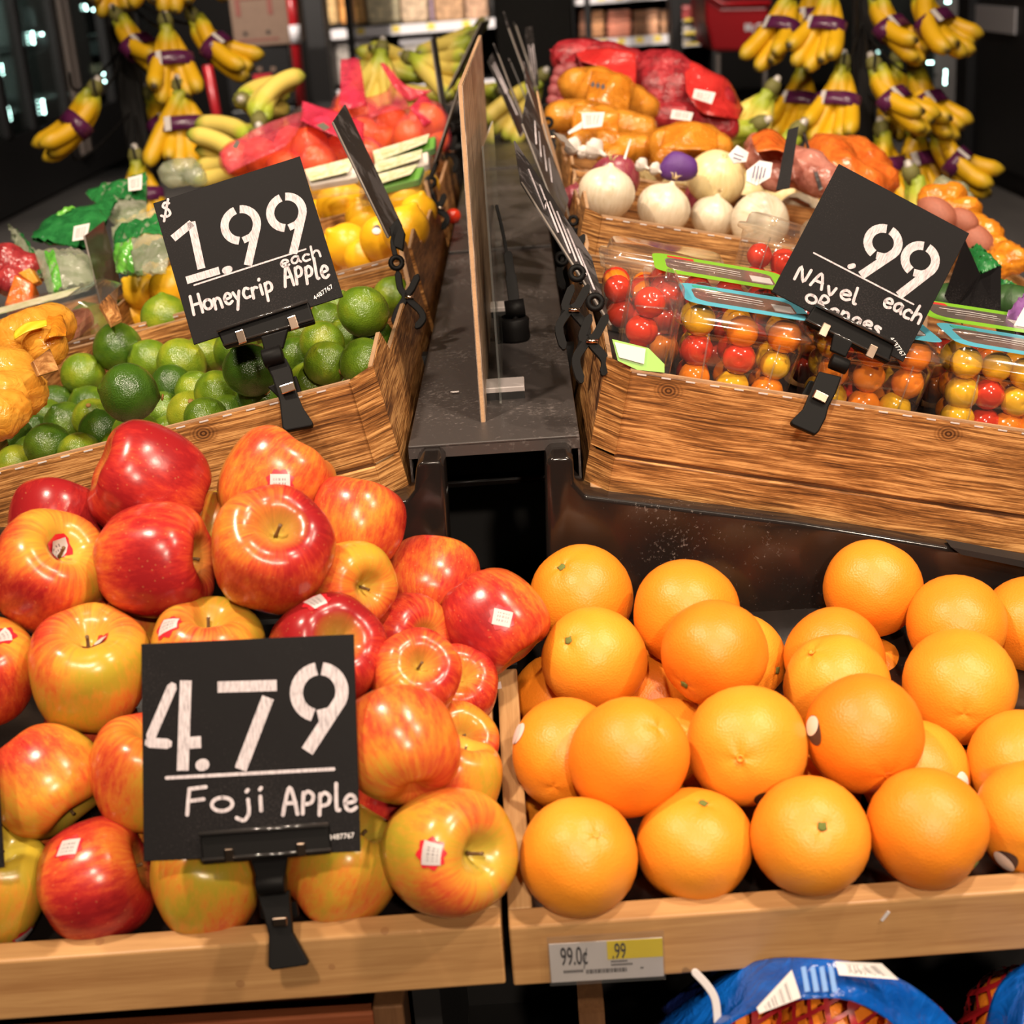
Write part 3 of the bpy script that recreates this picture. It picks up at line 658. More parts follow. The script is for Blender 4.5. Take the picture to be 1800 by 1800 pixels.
# wood-print cardboard crates
crate_count = 0
def crate(origin, u, n, W, D, H, label, knots=None, inner='left', front=True, tabs=True):
    r = root('cardboard_crate', frame(origin, u, (0, 1, 0), n), label, 'crate')
    t = .005; ch = .020; lo = .036; mt = M['crate']
    obj('floor_panel', g_box((t, t, 0), (W - t, D - t, .004)), M['kraft'], r, False)
    a = ch if inner == 'left' else 0.0; b = W - ch if inner == 'right' else W
    obj('lower_board', g_box((a, 0, 0), (b, t, lo - .0015)), mt, r, False, bevel=.0012)
    obj('upper_board', g_box((a, .0012, lo + .0015), (b, t + .0012, H)), mt, r, False, bevel=.0012)
    obj('board_groove', g_box((a, .0025, lo - .003), (b, t, lo + .003)), M['crate_dark'], r, False)
    # folded corner next to the divider
    if inner == 'left': c0, c1 = (a, 0), (0, ch)
    else: c0, c1 = (b, 0), (W, ch)
    for nm, z0, z1 in (('corner_board', 0, lo - .0015), ('corner_board', lo + .0015, H + .004)):
        poly = [(c0[0], c0[1], z0), (c1[0], c1[1], z0), (c1[0], c1[1], z1), (c0[0], c0[1], z1 - (.004 if z1 > lo else 0))]
        obj(nm, g_prism(poly, (t * .7 if inner == 'left' else -t * .7, t * .7, 0)), mt, r, False)
    top = g_box((a, .0016, H - .0002), (b, t + .0008, H + .0016))
    obj('raw_top_edge', top, M['kraft'], r, False)
    pb = MB(); kk = int((b - a) / .021)
    for i in range(kk):
        x = a + .006 + i * .021; pb.add(g_box((x, .0008, H - .0022), (x + .008, .0014, H - .0010)))
    obj('perforation_dashes', pb, M['label_white'], r, False)
    up = .022 if tabs else 0
    def wall(x0, flip):
        prof = [(ch if ((inner == 'left') == (x0 < W / 2)) else 0, 0), (D, 0), (D, H + up), (D - .055, H + up), (D - .075, H - .014), (.15, H - .014), (.12, H + .010), (ch, H + .004)]
        q = obj('side_wall', g_prism([(x0, y, z) for y, z in prof], (t, 0, 0)), mt, r, False)
        e = MB()
        for (y0, z0), (y1, z1) in zip(prof[2:-1], prof[3:]): e.add(g_prism([(x0 + .0006, y0, z0 + .0002), (x0 + t - .0006, y0, z0 + .0002), (x0 + t - .0006, y1, z1 + .0002), (x0 + .0006, y1, z1 + .0002)], (0, 0, .0012)))
        obj('raw_wall_edge', e, M['kraft'], r, False)
    wall(0, False); wall(W - t, True)
    obj('back_wall', g_box((t, D - t, .004), (W - t, D, H)), mt, r, False); obj('raw_back_edge', g_box((t, D - t, H), (W - t, D, H + .0012)), M['kraft'], r, False)
    return r
uL, nL = np.array([cos(THL), 0, sin(THL)]), np.array([-sin(THL), 0, cos(THL)])
uR, nR = np.array([cos(THR), 0, -sin(THR)]), np.array([sin(THR), 0, cos(THR)])
CW, CD, CH = .40, .535, .112
CL = .455
OLi = BL - uL * CL
lime_crate = crate(OLi, uL, nL, CL, CD, CH, 'wood-print cardboard crate full of limes', inner='right')
lemon_o = OLi + np.array([0, .552, 0]) + nL * .004
lemon_crate = crate(lemon_o, uL, nL, CL, CD, CH, 'wood-print cardboard crate of lemons behind the limes', inner='right')
net_o = OLi + np.array([0, 1.105, 0]) + nL * .002
net_crate = crate(net_o, uL, nL, CL, .60, CH, 'wood-print cardboard crate under the pink-bagged oranges', inner='right')
side_o = OLi - uL * .41 + np.array([0, .02, 0])
side_crate = crate(side_o, uL, nL, CW, CD, CH * .8, 'wood-print crate of yellow-bagged fruit left of the limes', inner='right', tabs=False)
side2_o = side_o + np.array([0, .552, 0])
side2_crate = crate(side2_o, uL, nL, CW, CD, CH * .8, 'wood-print crate of green salad bags left of the lemons', inner='right', tabs=False)
tom_crate = crate(BR, uR, nR, .405, CD, CH, 'wood-print cardboard crate of boxed cherry tomatoes', inner='left')
on_o = BR + np.array([.004, .60, 0]) + nR * .052
onion_crate = crate(on_o, uR, nR, CW + .02, .42, CH * .86, 'wood-print cardboard crate of loose onions behind the tomatoes', inner='left', tabs=False)
ris = obj('crate_riser', g_box((.01, .005, 0), (CW, .40, .050)), M['black_matte'], None, False, frame(BR + np.array([.004, .60, 0]), uR, (0, 1, 0), nR)); tag(ris, 'black riser block under the onion crate', 'riser')
pot_o = BR + np.array([.004, 1.04, 0]) + nR * .035
pot_crate = crate(pot_o, uR, nR, CW + .02, .62, CH, 'wood-print cardboard crate under the bagged potatoes', inner='left', tabs=False)
ris = obj('crate_riser', g_box((.01, .005, 0), (CW, .60, .034)), M['black_matte'], None, False, frame(BR + np.array([.004, 1.04, 0]), uR, (0, 1, 0), nR)); tag(ris, 'black riser block under the potato crate', 'riser')
sr_o = BR + uR * (CW + .03) + np.array([0, .30, 0])
sr_crate = crate(sr_o, uR, nR, .36, .6, CH * .7, 'wood-print crate of cucumbers and bags right of the tomatoes', inner='left', tabs=False)
sr2_o = BR + uR * (CW + .03) + np.array([0, .92, 0])
sr2_crate = crate(sr2_o, uR, nR, .36, .75, CH * .7, 'wood-print crate of orange-bagged roots at the far right', inner='left', tabs=False)

# tall divider board standing on the strip
dv = root('divider_board', TR((-.051, 1.30, ZS)), 'tall corrugated board with grey wood print standing on the strip', 'board')
prof = [(.003, .0), (.90, 0), (1.06, .292), (.088, .290)]
obj('core', g_prism([(-.0016, y, z) for y, z in prof], (.0032, 0, 0)), M['kraft'], dv, False)
for x in (-.0024, .0016): obj('printed_face', g_prism([(x, y + (.001 if y < .5 else -.001), z * .997) for y, z in prof], (.0008, 0, 0)), M['divider'], dv, False)
ac = root('acrylic_panel', TR((-.036, 1.33, ZS)), 'clear acrylic panel beside the tall divider board', 'panel')
obj('sheet', g_prism([(0, .02, .003), (0, .62, .003), (0, .66, .20), (0, .06, .235)], (.002, 0, 0)), M['clear_thick'], ac, False)
M['acryl_foot'] = plain('frosted_acrylic', (.52, .46, .45), .25)
for y in (.045, .40):
    f_ = obj('foot', g_box((-.020, y, .0), (.024, y + .035, .012)), M['acryl_foot'], ac, False, bevel=.001)
    obj('foot_pad', g_box((-.020, y - .0015, 0), (.024, y, .007)), M['black_matte'], f_, False)
# black sign clip left standing on the strip
d0 = depth(PZ(905, 600, ZS))
kc = root('sign_clip', TR(PZ(905, 598, ZS)), 'black plastic sign clip standing alone on the metal strip', 'clip')
obj('base_cup', g_lathe([(0, 0), (.016, 0), (.0175, .003), (.0165, .014), (.0175, .024), (.014, .027), (.012, .022), (0, .020)], 18), M['black_clip'], kc)
obj('joint', g_tube(to_local(kc, [P(888, 545, d0), P(922, 540, d0)]), .010, 12), M['black_clip'], kc)
obj('arm', g_tube(to_local(kc, [P(903, 570, d0), P(908, 552, d0), P(915, 535, d0)]), [.004, .003, .004], 8), M['black_clip'], kc)
stroke_slab('jaw', [(905, 540), (900, 500), (896, 470), (893, 448)], d0, [24]*2 + [20]*6 + [16]*8, .008, M['black_clip'], kc, k=5)
stroke_slab('jaw_tip', [(893, 460), (884, 408), (873, 362)], d0 + .01, 6, .004, M['black_clip'], kc, k=3)
for (x, y, sc, nm) in ((800, 690, .004, 'pale'), (870, 432, .010, 'white crumpled')):
    p = PZ(x, y, ZS + .0015); q = obj('paper_scrap', g_prism([(sc*cos(a)*(1 + .4*sin(3*a)), sc*sin(a)*(.6 + .3*cos(2*a)), 0) for a in np.linspace(0, 2*pi, 10)[:-1]], (0, 0, .0012 if nm == 'pale' else .006)), M['label_white'], None, False, TR(p), .0008); tag(q, nm + (' speck of paper lying on the near metal strip' if nm == 'pale' else ' paper scrap lying on the metal strip behind the board'), 'paper')

# ------------------------------------------------------------------ oak-railed front bins
RO = P(889, 1632, 1.0)
BS = radians(15.5)
bu = unit(np.array([1, .020, .0])); bw = unit(np.array([-.020 * cos(BS), cos(BS), sin(BS)])); bn = np.cross(bu, bw)
def bin_(x0, x1, label, inner, dz=0.0):
    r = root('oak_bin', frame(RO + bn * dz, bu, bw, bn), label, 'bin')
    D = .262; T = .0165; Hh = .056
    obj('front_rail', g_prism([(x0, 0, 0), (x0, T, 0), (x0, T, -.052), (x0, -.0125, -.0455)], (x1 - x0, 0, 0)), M['oak'], r, False, bevel=.0016)
    for x in (x0, x1 - T):
        obj('side_rail', g_box((x, T, -Hh), (x + T, D, -.0012)), M['oak_side'], r, False, bevel=.0016)
    obj('liner', g_box((x0 + T, T, -.046), (x1 - T, .374, -.042)), M['black_gloss'], r, False)
    obj('back_riser', g_box((x0, .366, -.05), (x1, .374, -.025)), M['black_matte'], r, False)
    return r
binL = bin_(-.56, -.003, 'oak-railed bin full of red and yellow apples', 'right', .003)
binR = bin_(.002, .56, 'oak-railed bin full of oranges', 'left')
# below the bins
lw = root('lower_case', TR((-.1, 1.0, 0)), 'black lower cabinet under the fruit bins', 'cabinet')
obj('body', g_box((-.50, .13, .0), (.60, .35, .54)), M['black_matte'], lw, False); obj('kick_plate', g_box((-.48, .15, .0), (.58, .16, .08)), M['fixture'], lw, False)
obj('shelf_board', g_box((-.50, -.12, .44), (.60, .13, .46)), M['black_matte'], lw, False)
obj('upright', g_box((.10, -.14, 0), (.118, .13, .66)), M['dark_wood'], lw, False); obj('upright', g_box((-.02, -.10, 0), (.0, .13, .66)), M['black_matte'], lw, False)
obj('bracket', g_prism([(-.50, -.05, .66), (.60, -.05, .66), (.60, .13, .70), (-.50, .13, .70)], (0, 0, .012)), M['black_matte'], lw, False)
rc = root('stained_crate', TR((-.31, .872, .470)), 'red-stained wooden crate under the apple bin', 'crate')
for k in range(3): obj('slat', g_box((-.16, 0, .012 + .062 * k), (.165, .012, .068 + .062 * k)), M['red_wood'], rc, False, bevel=.002)
obj('corner_post', g_box((.165, -.004, 0), (.187, .03, .20)), M['dark_wood'], rc, False, bevel=.002); obj('corner_post', g_box((-.182, -.004, 0), (-.16, .03, .20)), M['dark_wood'], rc, False, bevel=.002)
obj('floor_panel', g_box((-.16, .012, 0), (.165, .19, .01)), M['red_wood'], rc, False); obj('back_wall', g_box((-.16, .18, .01), (.165, .19, .19)), M['red_wood'], rc, False)
# ------------------------------------------------------------------ fruit
class Fruit:
    """surface of revolution (profile from bottom to top) with lobes; unit size"""
    def __init__(s, prof, nseg=36, k=3, lobe=0.0, nl=5, ph=0.0, shear=0.0, sq=1.0):
        pts = smooth_path([np.array(p, float) for p in prof], k); s.pr = [(max(0, p[0]), p[1]) for p in pts]
        s.pr[0] = (0, s.pr[0][1]); s.pr[-1] = (0, s.pr[-1][1]); s.n = nseg; s.lobe, s.nl, s.ph, s.shear, s.sq = lobe, nl, ph, shear, sq
    def warp(s, p):
        x, y, z = p; a = atan2(y, x); r = sqrt(x*x + y*y)
        q = 1 + s.lobe * cos(s.nl * a + s.ph) * (.4 + .6 * max(0, -z * .6 + .4)) * min(1, r * 1.5)
        return (x * q + s.shear * z * .5, y * q * s.sq, z * (1 + .5 * s.lobe * cos(s.nl * a + s.ph)) + s.shear * x * .35)
    def mesh(s, name):
        v, f = g_lathe(s.pr, s.n, s.warp); return mesh(name, (v, f))
    def at(s, t, a):
        i = max(0, min(len(s.pr) - 1.001, t)); j = int(i); w = i - j
        r = s.pr[j][0] * (1 - w) + s.pr[j+1][0] * w; z = s.pr[j][1] * (1 - w) + s.pr[j+1][1] * w
        return np.array(s.warp((r * cos(a), r * sin(a), z)))
    def find(s, d):
        d = unit(d); a = atan2(d[1], d[0]); best = max(np.linspace(.5, len(s.pr) - 1.5, 80), key=lambda t: unit(s.at(t, a)) @ d); return best, a
    def patch(s, d, outline, lift, rot=0.0):
        """outline in units of fruit radius, laid on the skin around direction d"""
        t, a = s.find(d); e = 1e-2; p = s.at(t, a); T = (s.at(t + e, a) - s.at(t - e, a)) / (2*e); A = (s.at(t, a + e) - s.at(t, a - e)) / (2*e)
        lt, la = np.linalg.norm(T) or 1, np.linalg.norm(A) or 1; v = []; uv = []
        N = unit(np.cross(A, T)); N = N if N @ p > 0 else -N
        rings = 4; n = len(outline)
        for k in range(rings + 1):
            for (x, y) in (outline if k else [(0, 0)]):
                xr, yr = x * cos(rot) - y * sin(rot), x * sin(rot) + y * cos(rot); q = k / rings
                tt, aa = t + yr * q / lt, a + xr * q / la; pt = s.at(tt, aa)
                v.append(pt + unit(.5 * unit(pt) + .5 * N) * lift); uv.append((.5 + x * q / (2 * max(abs(o[0]) for o in outline)), .5 + y * q / (2 * max(abs(o[1]) for o in outline))))
        f = [(0, 1 + i, 1 + (i + 1) % n) for i in range(n)]
        for k in range(rings - 1):
            b0, b1 = 1 + k * n, 1 + (k + 1) * n
            f += [(b0 + i, b1 + i, b1 + (i+1) % n, b0 + (i+1) % n) for i in range(n)]
        return v, f, uv
def uvmesh(name, v, f, uv):
    me = mesh(name, (v, f)); l = me.uv_layers.new(name='UVMap')
    for lp in me.loops: l.data[lp.index].uv = uv[lp.vertex_index]
    return me
apple_prof = [(0, -.72), (.10, -.76), (.24, -.86), (.42, -.90), (.63, -.82), (.84, -.60), (.97, -.24), (1.0, .10), (.98, .40), (.89, .66), (.72, .83), (.54, .88), (.37, .83), (.22, .68), (.11, .54), (0, .48)]
APPLES = [Fruit(apple_prof, 36, 3, .035, 5, .3, .06), Fruit([(r, z * 1.0) for r, z in apple_prof], 36, 3, .045, 5, 1.4, -.05), Fruit([(r, z * .92) for r, z in apple_prof], 36, 3, .028, 4, .8, .10)]
APPLE_ME = [a.mesh('apple') for a in APPLES]
stem_vf = g_tube([(0, 0, .47), (.01, .0, .60), (.035, .01, .76), (.05, .015, .80)], [.04, .030, .028, .036], 7)
STEM_ME = mesh('stem', stem_vf)
def rot_axis(d, roll=0.0):
    q = Vector((0, 0, 1)).rotation_difference(Vector(d)); return q.to_matrix().to_4x4() @ Matrix.Rotation(roll, 4, 'Z')
def place(me, mat, name, pos, R, axis, roll, label, cat, group, color):
    m = Matrix.Translation(Vector(pos)) @ rot_axis(axis, roll)
    o = put(name, me, mat, None, None); o.matrix_world = m @ Matrix.Diagonal((R, R, R, 1)); o.color = (*color, 1)
    return tag(o, label, cat, group)
star = [((.235 + .03 * cos(8 * a)) * cos(a), (.235 + .03 * cos(8 * a)) * sin(a)) for a in np.linspace(0, 2*pi, 33)[:-1]]
rect = [(-.17, -.15), (-.06, -.15), (.06, -.15), (.17, -.15), (.17, -.05), (.17, .05), (.17, .15), (.06, .15), (-.06, .15), (-.17, .15), (-.17, .05), (-.17, -.05)]
oval = [(.20 * cos(a), .25 * sin(a)) for a in np.linspace(0, 2*pi, 21)[:-1]]
oval_in = [(.20 * cos(a), .16 * sin(a) - .07) for a in np.linspace(0, 2*pi, 21)[:-1]]
def local_dir(o, px, py, c, rpx):
    x, y = (px - c[0]) / rpx, (c[1] - py) / rpx; r2 = x*x + y*y
    if r2 > .96: x, y = x / sqrt(r2 / .96), y / sqrt(r2 / .96); r2 = .96
    d = camdir(x, y, sqrt(1 - r2)); m = np.array(o.matrix_world.to_3x3().normalized()); return m.T @ d
def relax(items, lo=.93, hi=1.10, tol=.003, it=120, squash=.96):
    """ease piled fruit apart in depth; each item [centre, radius]"""
    P_ = np.array([i[0] for i in items]) - CAM; R_ = np.array([i[1] for i in items]) * squash; s = np.ones(len(items))
    for _ in range(it):
        Q = P_ * s[:, None]; D = np.linalg.norm(Q[:, None] - Q[None], axis=2); O = (R_ * s)[:, None] + (R_ * s)[None] - D - tol; np.fill_diagonal(O, 0)
        dep = np.linalg.norm(Q, axis=1); push = np.zeros(len(s))
        for a, b in zip(*np.where(np.triu(O) > 0)):
            k = .25 * O[a, b]; f, n = (a, b) if dep[a] > dep[b] else (b, a); push[f] += k / dep[f]; push[n] -= k / dep[n]
        s = np.clip(s + push, lo, hi)
    return [(CAM + P_[i] * s[i], items[i][1] * s[i]) for i in range(len(items))]
# px, py, radius px, stem direction seen from the lens, redness 0..1, sticker px or None, pile offset, label
AP = [
 (265, 850, 103, (-.85, .35, .35), .86, None, 0, 'big red apple with a yellow cheek at the top of the pile'),
 (482, 853, 97, (.55, .82, -.1), .56, (508, 848), 0, 'orange-red apple with a white barcode sticker at the top of the pile'),
 (104, 925, 86, (.1, .9, -.3), .97, None, .045, 'plain deep red apple at the upper left behind the others'),
 (272, 987, 102, (.95, .1, .15), .84, None, 0, 'red streaked apple in the middle of the second row from the top'),
 (478, 970, 107, (.25, .52, .81), .80, None, 0, 'red apple with its yellow stem hollow facing the viewer'),
 (628, 918, 84, (.2, .9, -.2), .58, None, .03, 'smooth orange-red apple peeking out right of the top row'),
 (85, 1008, 103, (.55, .58, .60), .62, (127, 935), 0, 'red and yellow apple at the left edge with a curled sticker by its stem'),
 (612, 1028, 78, (.62, -.05, .78), .24, None, .03, 'yellow apple with a pale stem hollow behind the chalk sign'),
 (757, 1026, 86, (.1, .80, -.55), .66, None, .10, 'round red-orange striped apple at the right shoulder of the pile'),
 (865, 1090, 90, (.62, -.75, .2), .84, (883, 1081), .075, 'crimson apple with a barcode sticker nearest the oranges'),
 (158, 1179, 104, (.12, .80, .58), .40, (190, 1110), 0, 'orange-yellow apple with a sticker left of the chalk sign'),
 (-38, 1187, 100, (.1, .85, .5), .62, (20, 1112), 0, 'orange-red apple cut by the left edge with a sticker on top'),
 (365, 1158, 99, (.1, .9, .4), .30, (318, 1100), 0, 'yellow-orange apple peeking over the lower chalk sign'),
 (572, 1147, 98, (.40, .38, .83), .98, (562, 1062), 0, 'dark red apple with a white sticker above the lower chalk sign'),
 (716, 1118, 76, (.62, .05, .78), .88, None, .05, 'red apple tucked under the striped apple on the right'),
 (728, 1190, 79, (.22, .46, .86), .84, None, .02, 'red apple with a golden hollow right of the lower chalk sign'),
 (803, 1210, 72, (.1, .52, .85), .60, None, .06, 'red and yellow apple close to the oak side rail'),
 (702, 1312, 104, (-.3, .75, -.5), .54, None, -.01, 'large pale orange-red apple touching the right edge of the lower sign'),
 (798, 1312, 74, (.3, .5, .82), .68, None, .05, 'small red apple with a yellow hollow behind the large pale one'),
 (805, 1372, 77, (.2, .90, .1), .52, None, .02, 'red apple with a yellow band by the oak side rail'),
 (80, 1370, 102, (.65, -.7, .2), .26, None, 0, 'yellow-orange apple at the left edge in the third row'),
 (262, 1361, 102, (.2, .9, .3), .42, None, .01, 'orange apple half hidden by the left edge of the lower sign'),
 (-16, 1560, 99, (.3, .85, .3), .06, (48, 1638), 0, 'yellow-green apple cut by the left edge in the bottom row'),
 (168, 1548, 104, (.93, .3, -.1), .80, (140, 1474), 0, 'red streaked apple in the bottom row left of the clip'),
 (365, 1545, 99, (.2, .85, .35), .22, None, 0, 'yellow apple with orange streaks under the lower sign'),
 (605, 1522, 99, (.45, .80, .2), .04, None, 0, 'yellow-green apple right of the lower clip'),
 (787, 1497, 110, (.66, .12, .74), .20, (768, 1476), 0, 'big yellow apple with a sticker in the front right corner of the bin'),
 (388, 935, 80, (0, 1, 0), .18, None, .06, 'yellow apple deep between the two topmost apples'),
 (470, 1335, 98, (.3, .8, .4), .55, None, .03, 'apple hidden behind the middle of the lower chalk sign'),
 (345, 1290, 92, (.3, .8, .4), .45, None, .05, 'apple hidden behind the left half of the lower chalk sign'),
 (560, 1320, 92, (.3, .8, .4), .65, None, .04, 'apple hidden behind the right half of the lower chalk sign'),
 (160, 1290, 80, (.2, .9, .2), .85, None, .06, 'shaded apple deep in the gap left of the lower sign'),
 (230, 1100, 80, (.2, .9, .2), .5, None, .07, 'shaded apple deep below the streaked red apple'),
 (690, 1420, 84, (.2, .9, .2), .6, None, .05, 'shaded apple in the dark gap right of the lower sign'),
 (270, 1460, 80, (.2, .9, .2), .5, None, .06, 'shaded apple behind the lower left corner of the sign'),
 (20, 1470, 84, (.2, .9, .2), .4, None, .06, 'shaded apple in the gap at the left edge'),
]
pile_n = unit(np.array([0, -sin(radians(44)), cos(radians(44))])); pile_p = np.array([-.2, .885, .775])
PLACED_A = []
for (x, y, r, ax, red, stk, off, lab) in AP:
    p = PP(x, y, pile_p + np.array([0, off, 0]), pile_n); PLACED_A.append((p, r * depth(p) / FPX))
PLACED_A = relax(PLACED_A)
for i, (x, y, r, ax, red, stk, off, lab) in enumerate(AP):
    p, R = PLACED_A[i]
    k = i % 3; o = place(APPLE_ME[k], M['apple'], 'apple', p, R * 1.01, camdir(*ax), i * 1.7, lab, 'apple', 'apples in the left oak bin', (red, .5, .5))
    put('stem', STEM_ME, M['stem'], o)
    if stk:
        d = local_dir(o, stk[0], stk[1], (x, y), r); 
        v, f, uv = APPLES[k].patch(d, star, .012, i); s1 = put('sticker', uvmesh('sticker', v, f, uv), M['sticker_red'], o)
        v, f, uv = APPLES[k].patch(d, rect, .022, i * .6); put('barcode_panel', uvmesh('barcode_panel', v, f, uv), M['sticker_print'], s1)

orange_prof = [(0, -.96), (.14, -.975), (.38, -.93), (.66, -.76), (.88, -.48), (.99, -.12), (1.0, .16), (.92, .46), (.74, .72), (.48, .90), (.24, .965), (.10, .965), (0, .945)]
ORANGES = [Fruit(orange_prof, 32, 3, .012, 5, .2, .03), Fruit([(r, z * .96) for r, z in orange_prof], 32, 3, .018, 4, 1.0, -.04), Fruit([(r, z * 1.03) for r, z in orange_prof], 32, 3, .015, 3, 2.0, .05)]
ORANGE_ME = [a.mesh('orange') for a in ORANGES]
BUTTON_ME = mesh('stem_button', g_lathe([(0, .93), (.075, .955), (.085, .972), (.055, .985), (.0, .978)], 9, lambda p: (p[0] * (1 + .2 * sin(5 * atan2(p[1], p[0]))), p[1] * (1 + .2 * sin(5 * atan2(p[1], p[0]))), p[2])))
NAVEL_ME = mesh('navel', g_lathe([(0, -.93), (.03, -.965), (.05, -.982), (.07, -.975), (.05, -.95)], 10))
OR = [
 (1023, 1051, 90, (-.43, .64, .64), .45, 'b', None, 'orange with a green stem button at the upper left of the pile'),
 (1208, 1078, 93, (-.8, .55, .2), .40, '', None, 'orange with a creased shoulder against the black wall'),
 (1046, 1159, 90, (-.54, .43, .72), .55, 'b', None, 'orange with a green button on its left side in the second row'),
 (1257, 1147, 92, (-.66, -.58, .48), .34, 'b', None, 'deep orange fruit with its button at the lower left'),
 (1292, 1163, 88, (.78, -.12, .6), .70, 'b', None, 'yellowish orange half hidden behind the deep orange fruit'),
 (1533, 1035, 85, (-.6, -.75, .3), .48, 'n', None, 'topmost orange sitting alone on the pile'),
 (1468, 1158, 88, (-.2, .9, .2), .30, '', None, 'deep orange fruit below left of the topmost orange'),
 (1681, 1100, 85, (.2, .9, .2), .48, '', None, 'orange at the back right of the topmost one'),
 (1813, 1101, 86, (.1, .9, .2), .36, '', None, 'orange cut by the right edge at the top row'),
 (1470, 1207, 92, (-.55, .70, .40), .66, 'n', None, 'pale orange with a yellow dimple in the middle of the pile'),
 (1530, 1207, 88, (.5, .6, .5), .50, '', None, 'orange wedged between the two pale ones'),
 (1606, 1158, 86, (.1, .5, .8), .28, '', None, 'deep orange fruit right below the topmost one'),
 (1687, 1207, 97, (.2, .85, .4), .60, '', None, 'large bright orange in the second row at the right'),
 (1760, 1193, 88, (.3, .8, .2), .70, '', None, 'pale orange at the right behind the large bright one'),
 (1520, 1291, 102, (.20, -.58, .79), .26, 'n', (1424, 1278), 'deep orange fruit with its puckered navel facing the viewer'),
 (1313, 1312, 105, (.38, .18, .90), .66, '', (1340, 1392), 'big pale orange with a sticker at its lower right'),
 (1106, 1330, 102, (.40, .60, .70), .42, 'n', None, 'orange with a small scar at its upper right in the middle row'),
 (993, 1325, 96, (.2, .9, -.2), .46, '', (908, 1284), 'orange by the oak side rail with a white sticker on its left'),
 (987, 1235, 90, (-.3, .8, .3), .48, '', None, 'orange by the oak side rail in the third row from the front'),
 (990, 1192, 85, (.2, .9, .2), .30, '', None, 'shaded orange beside the crimson apple'),
 (1147, 1229, 88, (-.3, .8, .5), .34, '', None, 'shaded orange between the second and middle rows'),
 (1172, 1322, 94, (.1, .9, .4), .62, '', None, 'orange peeking out behind the scarred one'),
 (1008, 1420, 97, (.05, .82, .56), .62, 'n', None, 'pale orange by the oak rail behind the first front-row orange'),
 (1018, 1505, 103, (.25, .55, .80), .62, 'n', None, 'first orange from the left in the front row'),
 (1221, 1487, 101, (.10, .88, .46), .56, 'b', None, 'second orange from the left in the front row'),
 (1423, 1470, 103, (.02, .36, .93), .60, 'b', None, 'third front-row orange with its green button facing the viewer'),
 (1629, 1454, 103, (-.72, .55, -.4), .46, 'n', None, 'fourth front-row orange with a brown navel at the lower right'),
 (1818, 1441, 101, (.2, .8, .4), .60, '', (1752, 1501), 'front-row orange cut by the right edge with a dark oval sticker'),
 (1608, 1365, 94, (.2, .9, .3), .56, '', (1666, 1366), 'orange with a round white sticker behind the front row'),
 (1797, 1347, 94, (.3, .7, .5), .56, '', None, 'orange at the right edge above the front row'),
 (1345, 1240, 88, (.2, .8, .5), .62, '', None, 'pale orange in the gap beside the deep orange fruit'),
 (1810, 1300, 90, (.2, .8, .5), .70, '', None, 'pale orange at the right edge in the middle of the pile'),
 (1210, 1408, 80, (.2, .9, .2), .3, '', None, 'shaded orange in the gap behind the second front-row orange'),
 (1418, 1378, 80, (.2, .9, .2), .3, '', None, 'shaded orange in the gap behind the third front-row orange'),
 (1090, 1420, 78, (.2, .9, .2), .3, '', None, 'shaded orange in the gap behind the first front-row orange'),
 (1720, 1290, 80, (.2, .9, .2), .3, '', None, 'shaded orange under the large bright one at the right'),
 (1700, 1390, 80, (.2, .9, .2), .3, '', None, 'shaded orange behind the fourth front-row orange'),
 (1390, 1300, 76, (.2, .9, .2), .3, '', None, 'shaded orange between the big pale one and the puckered one'),
]
PLACED = []
def settle(p, R, slack=.010, step=.004, most=.10):
    """slide a lower fruit away from the lens until it no longer sinks into its neighbours"""
    v = unit(p - CAM); q = p.copy()
    for _ in range(int(most / step)):
        if all(np.linalg.norm(q - a) > R + b - slack for a, b in PLACED): return q
        q = q + v * step
    return q
LOWER = [(1292,1163),(1468,1158),(1530,1207),(1606,1158),(1760,1193),(993,1325),(987,1235),(990,1192),(1147,1229),(1172,1322),(1008,1420),(1608,1365),(1345,1240),(1810,1300)]
OR.sort(key=lambda q: (q[2] <= 84) * 2 + ((q[0], q[1]) in LOWER))
for i, (x, y, r, ax, hue, mk, stk, lab) in enumerate(OR):
    Ro = .0398 if y > 1430 and r > 84 else .0428 if (r >= 96 and (x, y) not in LOWER) else .0430 if y < 1090 and x < 1300 else .0410
    dd = Ro * FPX / r; p = P(x, y, dd)
    if r <= 84:                                   # lower layer: resting on the bin liner
        for _ in range(3):
            p = PP(x, y + max(0, Ro * FPX / depth(p) - r), RO + bn * (-.004), bn)
        p = settle(p, Ro)
    elif (x, y) in LOWER: p = settle(p, Ro, .012, .003, .05)
    PLACED.append((p, Ro))
PLACED = relax(PLACED, .95, 1.05)
for i, (x, y, r, ax, hue, mk, stk, lab) in enumerate(OR):
    p, Ro = PLACED[i]
    k = i % 3; a3 = camdir(*ax)
    if mk == 'n': a3 = -a3
    if mk == '': a3 = unit(camdir(ax[0], ax[1] * .4, -abs(ax[2]) - .5))
    o = place(ORANGE_ME[k], M['orange'], 'orange', p, Ro * 1.01, a3, i * 2.1, lab, 'orange', 'oranges in the right oak bin', (hue, .5, .5))
    put('stem_button', BUTTON_ME, M['button'], o, Matrix.Translation((0, 0, (0, -.034, .032)[k])))
    put('navel', NAVEL_ME, M['scar'] if mk == 'n' else M['orange'], o).color = o.color
    if stk:
        d = local_dir(o, stk[0], stk[1], (x, y), r); v, f, uv = ORANGES[k].patch(d, oval, .012, i)
        s1 = put('sticker', uvmesh('sticker', v, f, uv), M['sticker_white'] if 'white sticker' in lab else M['sticker_dark'], o)
        v, f, uv = ORANGES[k].patch(d, oval_in, .022, i); put('sticker_band', uvmesh('sticker_band', v, f, uv), M['sticker_white'] , s1)

